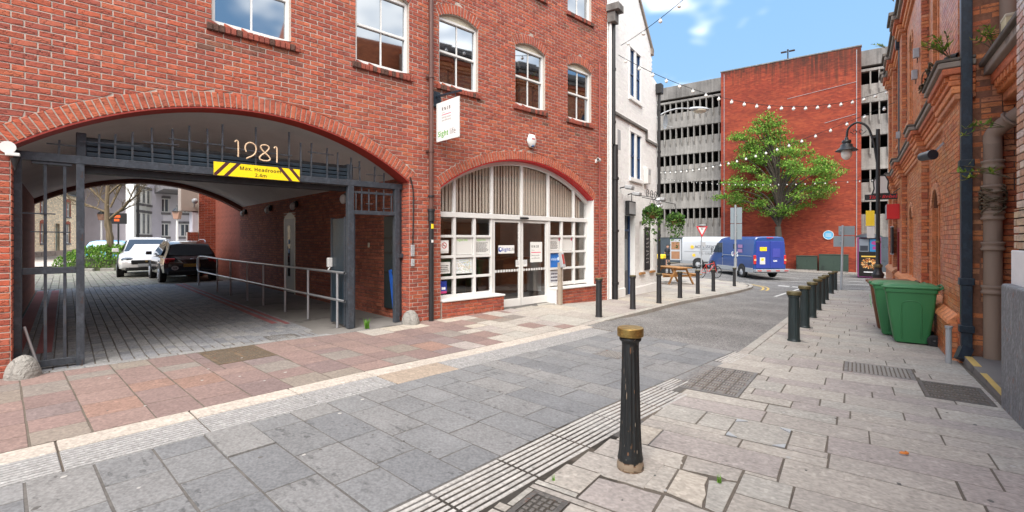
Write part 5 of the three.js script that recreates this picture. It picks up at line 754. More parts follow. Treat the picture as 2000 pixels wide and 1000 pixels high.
// pipes, lamp, plants and oddments on the right-hand front
{
  const T = thing('square_downpipe', 'square navy downpipe in the corner beside the big clay pipe', 'pipe', V(0, 0, 0), FB.rot); put(T, 'pipe', rb(9.185, 9.305, 0.05, 8.9, 1.225, 1.345, 0.006), M.pipeNavy); for (const y of [0.28, 0.95, 2.62, 5.2]) put(T, 'collar', rb(9.17, 9.312, y, y + 0.1, 1.205, 1.365, 0.008), M.pipeNavy); put(T, 'shoe', [bar([9.24, 0.06, 1.285], [9.16, -0.10, 1.22], 0.13, 0.13)], M.pipeNavy);
  const C = thing('clay_soil_pipe', 'fat brown soil pipe with collars and an elbow beside the porch', 'pipe', FB.at(9.18, 0, 1.545), FB.rot); put(C, 'pipe', [cyl(0.098, 0.098, 3.0, 0, -0.1, 0, 24), mv(tube([[0, 2.88, 0], [0, 3.02, 0.0], [-0.05, 3.12, 0.06], [-0.28, 3.32, 0.3], [-0.33, 3.38, 0.35]], 0.098, 24, 20), 0, 0, 0)], M.pipeClay); for (const y of [0.9, 1.5, 1.92, 2.62, 2.28]) put(C, 'collar', lathe([[0.098, y - 0.06], [0.122, y - 0.055], [0.128, y - 0.03], [0.112, y - 0.01], [0.112, y + 0.02], [0.126, y + 0.035], [0.122, y + 0.06], [0.098, y + 0.065]], 24), M.pipeClay); { const q = mv(new THREE.TorusGeometry(0.11, 0.02, 8, 20), 0, 0, 0); q.lookAt(V(-0.6, 0.6, 0.6)); put(C, 'collar', mv(q, -0.14, 3.2, 0.15), M.pipeClay); } put(C, 'upper_pipe', cyl(0.098, 0.098, 4.5, 0, 4.1, 0.16, 20), M.pipeClay);
  { const R = rng(71), L = []; for (let i = 0; i < 60; i++) { const a = R() * 6.28, y = 2.0 + R() * 0.28; const a2 = a + 0.5 + R(), y2 = y + (R() - 0.5) * 0.2; L.push(tube([[Math.cos(a) * 0.115, y, Math.sin(a) * 0.115], [Math.cos((a + a2) / 2) * 0.14, (y + y2) / 2, Math.sin((a + a2) / 2) * 0.14], [Math.cos(a2) * 0.118, y2, Math.sin(a2) * 0.118]], 0.006 + R() * 0.008, 6, 4)); } const q = put(C, 'dried_ivy', L, M.barkPale); q.userData.kind = 'stuff'; }
  const F = thing('floodlight', 'black floodlight under the middle cornice', 'lamp', FB.at(10.6, 3.05, 1.2), FB.rot); put(F, 'bracket', bar([0, 0.15, 0], [0, 0, -0.12], 0.03, 0.03), M.plasticGrey); put(F, 'lamp_body', [mv(new THREE.CylinderGeometry(0.085, 0.07, 0.26, 16).rotateZ(Math.PI / 2).rotateY(0.5), 0.05, -0.04, -0.2)], M.pipeNavy);
  const jb = (s, h, label, w = 0.10) => { const B = thing('junction_box', label, 'box', FB.at(s, h, 1.16), FB.rot, 'boxes on the terracotta front'); put(B, 'box', rb(-w / 2, w / 2, -0.11, 0.11, -0.06, 0.05, 0.01), M.plasticGrey); put(B, 'cable', rod([0, -0.1, 0.02], [0.3, -0.14, 0.04], 0.01), M.black); };
  jb(14.4, 5.9, 'upper grey junction box on the second pilaster'); jb(14.75, 5.5, 'lower grey junction box on the second pilaster'); jb(20.0, 5.0, 'grey junction box on the third pilaster');
  const U = thing('upper_downpipe', 'dark downpipe with hopper head on the upper storey', 'pipe', FB.at(20.65, 0, 1.25), FB.rot); put(U, 'pipe', cyl(0.06, 0.06, 4.0, 0, 4.2, 0, 12), M.pipeNavy); put(U, 'hopper', ext([[-0.1, 8.0], [0.1, 8.0], [0.18, 8.2], [0.18, 8.35], [-0.18, 8.35], [-0.18, 8.2]], 0.26, 0.01).translate(0, 0, -0.13), M.pipeNavy);
  const stub = thing('steel_stub_post', 'short grey steel stub post before the pier', 'post', onG(FB, 9.15, 1.09), FB.rot); put(stub, 'post', cyl(0.035, 0.035, 0.50, 0, 0, 0, 14), M.plasticGrey); put(stub, 'cap', cyl(0.045, 0.045, 0.03, 0, 0.50, 0, 14), M.galv);
  const box = thing('cable_cabinet', 'pale yellow cable box on the porch cornice ledge', 'box', FB.at(8.6, 4.09, 1.64), FB.rot); put(box, 'cabinet', rb(-0.12, 0.12, 0, 0.34, -0.1, 0.1, 0.012), mat('boxCream', [0.62, 0.55, 0.34], 0.5)); put(box, 'lid', rb(-0.125, 0.125, 0.30, 0.345, -0.105, 0.105, 0.01), M.cream);
  const leafGeo = (() => { const s = new THREE.Shape(); s.moveTo(0, 0); s.quadraticCurveTo(0.32, 0.35, 0, 1); s.quadraticCurveTo(-0.32, 0.35, 0, 0); const q = new THREE.ShapeGeometry(s, 4), p = q.attributes.position; for (let i = 0; i < p.count; i++) p.setZ(i, -0.25 * Math.abs(p.getX(i)) + 0.12 * p.getY(i) * p.getY(i)); q.computeVertexNormals(); return q; })();
  const sprig = (label, pos, dir, n, size, stems, seed, pal = [[0.13, 0.24, 0.035], [0.17, 0.28, 0.05], [0.09, 0.17, 0.03], [0.25, 0.28, 0.05]]) => {
    const T = thing('wall_plant', label, 'plant', pos, FB.rot, 'self-sown plants on the terracotta front'), R = rng(seed), S = [], Lf = [];
    for (let k = 0; k < stems; k++) { const d = V(dir[0] + (R() - 0.5) * 0.9, dir[1] + (R() - 0.5) * 0.7, dir[2] + (R() - 0.5) * 0.9).normalize(), len = size * (0.6 + R() * 0.6), P = [V(0, 0, 0), d.clone().multiplyScalar(len * 0.5).add(V(0, 0.03, 0)), d.clone().multiplyScalar(len).add(V(0, -0.04 * len, 0))], cv = new THREE.CatmullRomCurve3(P); S.push(new THREE.TubeGeometry(cv, 8, 0.005, 5));
      for (let i = 0; i < n; i++) { const p = cv.getPoint(0.25 + 0.75 * R()), q = leafGeo.clone(), l = 0.06 + R() * 0.06; q.scale(l * 0.9, l, l); q.rotateX(-0.6 - R() * 1.2); q.rotateY(R() * 6.28); q.translate(p.x, p.y, p.z); Lf.push(tint(flat(q), jitter(pal[Math.floor(R() * pal.length)], R, 0.2))); } }
    put(T, 'stems', S, M.barkPale); const f = put(T, 'foliage', Lf, M.leafVC); f.userData.kind = 'stuff'; return T; };
  sprig('leafy buddleia tuft on the cornice ledge beside the navy downpipe', FB.at(9.25, 4.2, 1.12), [-0.4, 0.7, -0.5], 14, 0.42, 7, 81); sprig('leafy tuft growing beside the pale cable box', FB.at(8.85, 4.1, 1.5), [-0.2, 0.8, -0.5], 12, 0.35, 5, 82);
  sprig('drooping sprig across the elbow of the soil pipe', FB.at(8.3, 2.98, 1.5), [0.1, 0.1, -0.9], 12, 0.42, 3, 83); sprig('sprig growing from the wall beside the soil pipe collar', FB.at(8.3, 2.35, 1.55), [-0.1, 0.1, -0.9], 12, 0.5, 3, 84); sprig('yellowing sprig across the navy downpipe', FB.at(9.0, 2.42, 1.40), [-0.3, 0.05, -0.8], 10, 0.32, 2, 85, [[0.3, 0.30, 0.05], [0.34, 0.18, 0.04], [0.16, 0.24, 0.04]]);
  sprig('long hanging sprigs at the near end of the eaves', FB.at(14.5, 8.3, 0.95), [0.2, -0.25, -0.9], 14, 1.1, 5, 86, [[0.2, 0.3, 0.05], [0.35, 0.2, 0.06], [0.15, 0.25, 0.04]]); sprig('weeds along the far eaves cornice', FB.at(19, 9.0, 1.0), [0.1, 0.8, -0.5], 10, 0.5, 8, 87); sprig('small weeds on the eaves near the end of the front', FB.at(23.5, 9.0, 1.0), [0.1, 0.7, -0.6], 9, 0.5, 6, 88);
  { const S = thing('ledge_debris', 'black sacking and dead stems lying on the middle cornice', 'debris', FB.at(9.7, 4.205, 1.03), FB.rot), R = rng(91), L = []; for (let i = 0; i < 26; i++) L.push(tube([[R() * 1.6, 0.02 + R() * 0.05, (R() - 0.5) * 0.16], [R() * 1.6, 0.06 + R() * 0.1, (R() - 0.5) * 0.25], [R() * 1.6, 0.02, (R() - 0.5) * 0.25]], 0.006 + R() * 0.012, 10, 5)); put(S, 'dead_stems', L, M.barkPale).userData.kind = 'stuff'; put(S, 'sacking', tube([[-0.35, 0.05, 0.2], [-0.1, 0.08, 0.1], [0.1, 0.05, 0.12], [0.35, 0.02, -0.05]], 0.05, 20, 7), M.rubber); }
}
// ------------------------------------------------------------------ wheelie bins
{
  const bin = (label, pos, rot, m, lidM, sticker) => {
    const T = thing('wheelie_bin', label, 'bin', pos, rot, 'wheelie bins by the terracotta front');   // local x = width (along street), z = depth (+z to the wall, wheels)
    const ring = (y, w, z0, z1, r = 0.05) => { const o = [], s = new THREE.Shape(); const pts = []; for (const [cx, cz, a0] of [[w - r, z1 - r, 0], [-w + r, z1 - r, 1], [-w + r, z0 + r, 2], [w - r, z0 + r, 3]]) for (let k = 0; k <= 3; k++) { const a = (a0 + k / 3) * Math.PI / 2; pts.push([cx + r * Math.cos(a), y, cz + r * Math.sin(a)]); } return pts.reverse(); };
    put(T, 'body', creased(loft([ring(0.03, 0.215, -0.22, 0.22), ring(0.06, 0.222, -0.235, 0.24), ring(0.5, 0.25, -0.30, 0.30), ring(0.9, 0.275, -0.35, 0.335), ring(0.905, 0.29, -0.365, 0.35), ring(0.965, 0.29, -0.37, 0.355), ring(0.97, 0.27, -0.35, 0.335)]), 40), m);
    for (const s of [-1, 1]) { const a = []; for (let k = 0; k <= 8; k++) { const t = Math.PI * (1 - k / 8); a.push([s * 0.262, 0.70 + 0.06 * Math.sin(t), 0.13 * Math.cos(t)]); } put(T, 'side_rib', tube([[s * 0.226, 0.10, -0.13], [s * 0.245, 0.40, -0.135], ...a.map(([x, y, z]) => [s * (0.232 + 0.035 * (y - 0.1) / 0.8), y, z]), [s * 0.245, 0.40, 0.135], [s * 0.226, 0.10, 0.13]], 0.011, 40, 6), m); }
    put(T, 'lid', [creased(loft([ring(0.972, 0.295, -0.40, 0.37, 0.06), ring(0.985, 0.30, -0.41, 0.38, 0.06), ring(1.005, 0.295, -0.40, 0.375, 0.06), ring(1.045, 0.24, -0.30, 0.30, 0.06), ring(1.05, 0.15, -0.2, 0.2, 0.05)]), 40), rb(-0.12, 0.12, 0.985, 1.03, -0.43, -0.38, 0.012)], lidM);
    put(T, 'handle', [rod([-0.24, 1.02, 0.43], [0.24, 1.02, 0.43], 0.017, 10), bar([-0.22, 0.96, 0.34], [-0.22, 1.02, 0.43], 0.04, 0.04), bar([0.22, 0.96, 0.34], [0.22, 1.02, 0.43], 0.04, 0.04)], m);
    for (const s of [-1, 1]) { put(T, 'wheel', [mv(lathe([[0.02, -0.025], [0.07, -0.025], [0.095, -0.022], [0.1, -0.012], [0.1, 0.012], [0.095, 0.022], [0.07, 0.025], [0.02, 0.025]], 24).rotateZ(Math.PI / 2), s * 0.255, 0.1, 0.30), mv(new THREE.TorusGeometry(0.05, 0.006, 6, 20).rotateY(Math.PI / 2), s * 0.281, 0.1, 0.30)], M.rubber); } put(T, 'axle', rod([-0.25, 0.1, 0.30], [0.25, 0.1, 0.30], 0.012), M.steel);
    if (sticker) put(T, 'sticker', bx(-0.1, 0.1, 0.55, 0.8, -0.338, -0.332).rotateX(-0.1).translate(0, 0, 0.0), mat('stickerGreen', [0.12, 0.55, 0.18], 0.5)); return T; };
  mat('binGreen', [0.035, 0.20, 0.068], 0.5, { map: TX.grime }); mat('binBrown', [0.17, 0.062, 0.025], 0.5, { map: TX.grime });
  bin('green wheelie bin nearest the camera, wheel to the wall', onG(FB, 10.98, 0.80), FB.rot, M.binGreen, M.binGreen); bin('second green wheelie bin with a green and white sticker', onG(FB, 11.85, 0.66), FB.rot, M.binGreen, M.binGreen, true); bin('brown wheelie bin behind the two green bins', onG(FB, 12.75, 0.62), FB.rot, M.binBrown, M.binBrown);
}

// ------------------------------------------------------------------ white painted pub on the left corner
const gP = (L, m) => { const p = FP.at(L, 0, m); return g(p.x, p.z); };
const pub = thing('white_pub', 'white painted brick pub with gable and narrow blue sash windows', 'building', FP.at(0, 0, 0), FP.rot);
{
  const rct = (a, b, y0, y1) => arched((a + b) / 2, (b - a) / 2, y0, y1, 0, 0), W = M.whiteWall;
  const holes = [[1.72, 2.82, 6.06, 7.62], [1.76, 2.86, 3.52, 4.98], [0.30, 0.68, -1, 2.25], [1.33, 2.23, -1, 2.35], [2.66, 3.02, 0.5, 2.2], [3.72, 4.10, 0.5, 2.4]].map((q) => rct(...q));
  holes.forEach((o) => { o.Re = 0; o.Ri = 0; o.hc = 0; });
  const out = [[0, -0.6], [0.30, -0.6], [0.30, 2.25], [0.68, 2.25], [0.68, -0.6], [1.33, -0.6], [1.33, 2.35], [2.23, 2.35], [2.23, -0.6], [4.55, -0.6], [4.55, 7.2], [3.92, 7.35], [3.92, 8.2], [2.3, 9.7], [1.7, 9.7], [0, 8.6]];
  const rh = (o) => [[o.cx - o.hw, o.sill], [o.cx + o.hw, o.sill], [o.cx + o.hw, o.spring], [o.cx - o.hw, o.spring]];
  put(pub, 'front_wall', mv(ext(out, 0.35, 0, [holes[0], holes[1], holes[4], holes[5]].map(rh)), 0, 0, -0.354), W);
  const lim = (x, y) => y < (x < 1.7 ? lerp(8.6, 9.7, x / 1.7) : x < 2.3 ? 9.7 : x < 3.92 ? lerp(9.7, 8.2, (x - 2.3) / 1.62) : 7.2) - 0.06;
  const br = courses(0.02, 4.54, -0.4, 9.7, holes, 701, { joint: 0.008, headers: 0.35, rough: 0.0025, wob: 0.003 }).filter((b) => lim(b.x, b.y));
  put(pub, 'painted_brickwork', brickMesh(br, [[0.86, 0.86, 0.84], [0.87, 0.87, 0.85], [0.84, 0.84, 0.82], [0.88, 0.88, 0.86]], -0.02, 0, 702, 0.003, 0.02), mat('whiteVC', [1, 1, 1], 0.7, { map: TX.plaster, vertexColors: true })).userData.kind = 'stuff';
  mat('blueFrame', [0.015, 0.055, 0.16], 0.4);
  for (const o of [holes[0], holes[1]]) { const w = new THREE.Group(); w.name = 'paired_window'; pub.add(w); const a = o.cx - o.hw, b = o.cx + o.hw, y0 = o.sill, y1 = o.spring; put(w, 'stone_surround', [bx(a - 0.06, a + 0.06, y0, y1, -0.2, 0.012), bx(b - 0.06, b + 0.06, y0, y1, -0.2, 0.012), bx(o.cx - 0.07, o.cx + 0.07, y0, y1, -0.2, 0.01), bx(a - 0.05, b + 0.05, y1 - 0.002, y1 + 0.16, -0.2, 0.02)], W); put(w, 'sill', rb(a - 0.06, b + 0.06, y0 - 0.1, y0 + 0.02, -0.2, 0.06, 0.01), W);
    for (const [p, q] of [[a + 0.06, o.cx - 0.07], [o.cx + 0.07, b - 0.06]]) { put(w, 'blue_sash', [bx(p, p + 0.04, y0 + 0.02, y1, -0.08, -0.03), bx(q - 0.04, q, y0 + 0.02, y1, -0.08, -0.03), bx(p + 0.04, q - 0.04, y0 + 0.02, y0 + 0.08, -0.08, -0.03), bx(p + 0.04, q - 0.04, (y0 + y1) / 2 - 0.025, (y0 + y1) / 2 + 0.025, -0.08, -0.03)], M.blueFrame); put(w, 'pane', bx(p + 0.04, q - 0.04, y0 + 0.08, y1, -0.07, -0.06), mat('paneBlue' + p + y0, [0.012, 0.045, 0.11], 0.12)); } }
  put(pub, 'string_course', [rb(0.3, 3.3, 5.22, 5.30, -0.02, 0.07, 0.01), rb(3.25, 3.33, 4.95, 5.24, -0.02, 0.068, 0.01), rb(3.3, 4.5, 4.92, 5.0, -0.02, 0.066, 0.01)], M.concreteDark);
  put(pub, 'gable_coping', [bar([3.98, 8.15, -0.15], [2.3, 9.72, -0.15], 0.1, 0.42), rb(3.80, 4.0, 8.02, 8.28, -0.36, 0.06, 0.02)], M.stoneGrey); put(pub, 'eaves_bracket', [rb(-0.05, 0.35, 8.0, 8.2, -0.1, 0.35, 0.02), rb(0.0, 0.30, 7.7, 8.0, -0.1, 0.22, 0.02)], M.concreteDark);
  const dr = (a, b, y1, nm, m) => { const d = new THREE.Group(); d.name = nm; pub.add(d); put(d, 'door_frame', [bx(a, a + 0.06, -0.6, y1, -0.24, -0.16), bx(b - 0.06, b, -0.6, y1, -0.24, -0.16), bx(a + 0.06, b - 0.06, y1 - 0.5, y1 - 0.44, -0.24, -0.16)], m); put(d, 'door_leaf', bx(a + 0.06, b - 0.06, -0.6, y1 - 0.5, -0.23, -0.19), mat('leaf' + a, [0.03, 0.032, 0.036], 0.4)); put(d, 'fanlight', bx(a + 0.06, b - 0.06, y1 - 0.44, y1, -0.22, -0.2), M.glassDark); if (b - a > 0.5) put(d, 'door_pane', bx(a + 0.2, b - 0.2, 0.6, 1.6, -0.188, -0.184), M.glassDark); };
  dr(0.30, 0.68, 2.25, 'side_door', M.black); dr(1.33, 2.23, 2.35, 'pub_door', M.blueFrame);
  for (const [a, b, y0, y1] of [[2.66, 3.02, 0.5, 2.2], [3.72, 4.10, 0.5, 2.4]]) { const w = new THREE.Group(); w.name = 'bar_window'; pub.add(w); put(w, 'frame', [bx(a, a + 0.05, y0, y1, -0.2, -0.12), bx(b - 0.05, b, y0, y1, -0.2, -0.12), bx(a + 0.05, b - 0.05, y1 - 0.45, y1 - 0.4, -0.2, -0.12)], W); put(w, 'pane', bx(a + 0.05, b - 0.05, y0, y1, -0.18, -0.17), M.glassDark); put(w, 'wooden_sill', rb(a - 0.05, b + 0.05, y0 - 0.07, y0, -0.05, 0.07, 0.008), M.wood); }
  put(pub, 'small_vent', [rb(0.75, 1.0, 4.25, 4.85, -0.02, 0.004, 0.01)], M.plasticGrey); put(pub, 'building_mass', [bx(0.05, 4.5, -0.8, 7.0, -9, -0.36), bx(0.05, 3.9, 7.0, 8.2, -9, -0.36)], W); put(pub, 'plinth', [rb(0.68, 1.33, -0.5, 0.12, -0.02, 0.03, 0.01), rb(2.23, 4.56, -0.6, 0.05, -0.02, 0.03, 0.01)], W);
  // fittings
  const pipe = (L, label, y0, y1, r, m, k) => { const T = thing('pub_downpipe', label, 'pipe', FP.at(L, 0, 0.09), FP.rot, 'downpipes of the pub'); put(T, 'pipe', cyl(r, r, y1 - y0, 0, y0, 0, 14), m); for (let y = y0 + 0.6; y < y1; y += 1.5) put(T, 'collar', cyl(r * 1.3, r * 1.3, 0.07, 0, y, 0, 14), m); return T; };
  pipe(0.34, 'thick black downpipe beside the pub side door', -0.3, 4.3, 0.085, M.pipeBlack); pipe(0.24, 'thin black rainwater pipe from the pub eaves', 4.3, 8.2, 0.05, M.pipeBlack); const cp = pipe(4.48, 'black corner downpipe with hopper at the pub end', -0.4, 6.9, 0.05, M.pipeBlack); put(cp, 'hopper', rb(-0.14, 0.14, 6.8, 7.15, -0.1, 0.12, 0.02), M.pipeBlack);
  single('white_corner_pipe', 'slim white pipe where the pub meets the red brick', 'pipe', cyl(0.04, 0.04, 8.2, 0, -0.1, 0, 12), M.white, FP.at(0.10, 0, 0.05));
  const ac = thing('vent_box', 'white vent box beside the lower pub window', 'box', FP.at(3.2, 3.75, 0), FP.rot); put(ac, 'box', rb(-0.16, 0.16, -0.3, 0.25, 0, 0.16, 0.02), M.plasticWhite); put(ac, 'grille', bx(-0.1, 0.1, 0.0, 0.18, 0.16, 0.165), M.plasticGrey);
  const fl = (L, h, label) => { const T = thing('pub_floodlight', label, 'lamp', FP.at(L, h, 0), FP.rot); put(T, 'arm', bar([0, 0, 0], [0, 0.04, 0.22], 0.03, 0.03), M.black); put(T, 'lamp_body', rb(-0.13, 0.13, 0.0, 0.10, 0.18, 0.40, 0.02).rotateX(0.15), M.plasticGrey); put(T, 'lens', bx(-0.11, 0.11, -0.01, 0.002, 0.2, 0.38).rotateX(0.15), M.black); };
  fl(0.95, 3.12, 'grey floodlight beside the thick pub pipe'); fl(1.6, 2.98, 'small white floodlight above the pub sign box'); fl(4.15, 3.0, 'black floodlight near the pub corner');
  const sb = thing('pub_sign_box', 'small framed lightbox sign on the pub front', 'sign', FP.at(1.62, 2.55, 0), FP.rot); put(sb, 'frame', rb(-0.3, 0.3, -0.22, 0.22, 0.02, 0.14, 0.01), M.ironBlack); put(sb, 'panel', bx(-0.26, 0.26, -0.18, 0.18, 0.14, 0.145), M.plasticGrey);
  const cb = board('chalkboard', 'black chalkboard sign with white lettering on the pub wall', 'sign', FP, 3.40, 1.28, 0.03, 0.52, 1.45, (x, W2, H2) => { x.fillStyle = '#17181a'; x.fillRect(0, 0, W2, H2); x.strokeStyle = '#cfcfcb'; x.lineWidth = 10; x.beginPath(); x.arc(W2 / 2, H2 * 0.2, W2 * 0.32, 3.3, 6.1); x.stroke(); const R = rng(6); for (let i = 0; i < 7; i++) { x.beginPath(); x.moveTo(W2 * 0.2, H2 * (0.28 + i * 0.09)); for (let k = 1; k < 8; k++) x.lineTo(W2 * (0.2 + k * 0.08), H2 * (0.28 + i * 0.09 + (R() - 0.5) * 0.05)); x.stroke(); } }, { bg: '#17181a', edge: M.black, px: 256, th: 0.03 });
  // bracket with hanging baskets
  const leafQ = (l, R) => { const q = new THREE.PlaneGeometry(l * 0.6, l, 1, 2), p = q.attributes.position; for (let i = 0; i < p.count; i++) if (Math.abs(p.getY(i)) < 1e-6) p.setZ(i, l * 0.15); else p.setX(i, p.getX(i) * 0.35); q.computeVertexNormals(); q.rotateX(R() * 3); q.rotateY(R() * 6.28); q.rotateZ(R() * 2); return flat(q); };
  const basket = (pos, label, seed) => { const T = thing('hanging_basket', label, 'hanging basket', pos, FP.rot, 'hanging baskets on the pub'), R = rng(seed); put(T, 'bowl', lathe([[0, -0.2], [0.1, -0.18], [0.18, -0.08], [0.2, 0], [0.19, 0.0], [0, -0.02]], 20), mat('coir' + seed, [0.30, 0.14, 0.06], 0.9)); put(T, 'chain', [0, 1, 2].map((k) => rod([0.19 * Math.cos(k * 2.1), 0, 0.19 * Math.sin(k * 2.1)], [0, 0.5, 0], 0.006, 5)), M.black); const Lf = [];
    for (let i = 0; i < 900; i++) { const a = R() * 6.28, u = R(), tr = R() < 0.45, r = tr ? 0.17 + R() * 0.14 : Math.sqrt(R()) * 0.30, y = tr ? -R() * R() * (0.75 + 0.35 * Math.sin(a * 2 + seed)) : 0.02 + R() * 0.28 * (1 - r / 0.4); const q = leafQ(0.05 + R() * 0.06, R); q.translate(r * Math.cos(a), y, r * Math.sin(a)); Lf.push(tint(q, jitter([[0.06, 0.13, 0.03], [0.09, 0.18, 0.04], [0.045, 0.10, 0.03], [0.13, 0.22, 0.05]][Math.floor(R() * 4)], R, 0.2))); } put(T, 'foliage', Lf, M.leafVC).userData.kind = 'stuff'; };
  basket(FP.at(2.05, 2.42, 0.62), 'hanging basket of trailing greenery over the pub door', 1); basket(FP.at(3.75, 2.28, 0.85), 'hanging basket of trailing greenery at the pub corner', 2);
  const bk = thing('basket_bracket', 'scrolled iron bracket with globe lamps on the pub front', 'bracket', FP.at(1.9, 3.0, 0), FP.rot), sc = []; for (let k = 0; k < 3; k++) { const pts = []; for (let i = 0; i < 14; i++) { const a = i / 13 * 7.5, r = 0.16 * (1 - i / 18); pts.push([0.5 + k * 0.42 + r * Math.cos(a), 0.05 + r * Math.sin(a), 0.35]); } sc.push(tube(pts, 0.012, 40, 6)); } put(bk, 'scroll', [...sc, rod([0, 0, 0], [0.2, -0.1, 0.65], 0.012), rod([0, -0.1, 0.35], [1.9, -0.22, 0.85], 0.012), rod([0, 0, 0], [0, -0.5, 0.02], 0.012)], M.ironBlack); for (const [x, y] of [[1.25, -0.12], [1.4, -0.2], [1.52, -0.3], [1.3, -0.34]]) put(bk, 'globe', new THREE.SphereGeometry(0.085, 14, 10), M.alu, [x, y, 0.45]);
  // wall street lamp from the pub corner
  const sl = thing('street_lamp', 'grey cobra-head street lamp on an arm from the pub corner', 'street lamp', FP.at(4.52, 6.15, 0), FP.rot); put(sl, 'arm', tube([[0, -0.2, 0], [0.2, 0.0, 0.15], [0.8, 0.25, 0.5], [1.3, 0.32, 0.8]], 0.03, 20, 8), M.galv); const hd = new THREE.SphereGeometry(0.5, 20, 12).scale(1, 0.2, 0.32), hp = hd.attributes.position; for (let i = 0; i < hp.count; i++) if (hp.getY(i) < 0) hp.setY(i, hp.getY(i) * 0.6); hd.computeVertexNormals(); hd.rotateZ(0.06); hd.rotateY(-0.6); put(sl, 'lamp_head', hd, M.galv, [1.75, 0.36, 1.05]); put(sl, 'lens', new THREE.SphereGeometry(0.26, 16, 8, 0, 6.3, Math.PI / 2, Math.PI / 2).scale(1.1, 0.45, 0.8).rotateY(-0.6), mat('lens', [0.55, 0.5, 0.4], 0.2), [1.78, 0.33, 1.06]);
  const dish = thing('satellite_dish', 'grey satellite dish beside the street lamp arm', 'dish', FP.at(4.75, 5.85, 0.2), FP.rot); put(dish, 'reflector', new THREE.SphereGeometry(0.55, 20, 8, 0, 6.3, 0, 0.5).rotateX(Math.PI / 2).translate(0, 0, -0.45).rotateY(0.6), M.plasticGrey); put(dish, 'arm', rod([0, -0.1, -0.1], [0.15, -0.2, 0.25], 0.012), M.plasticGrey);
}
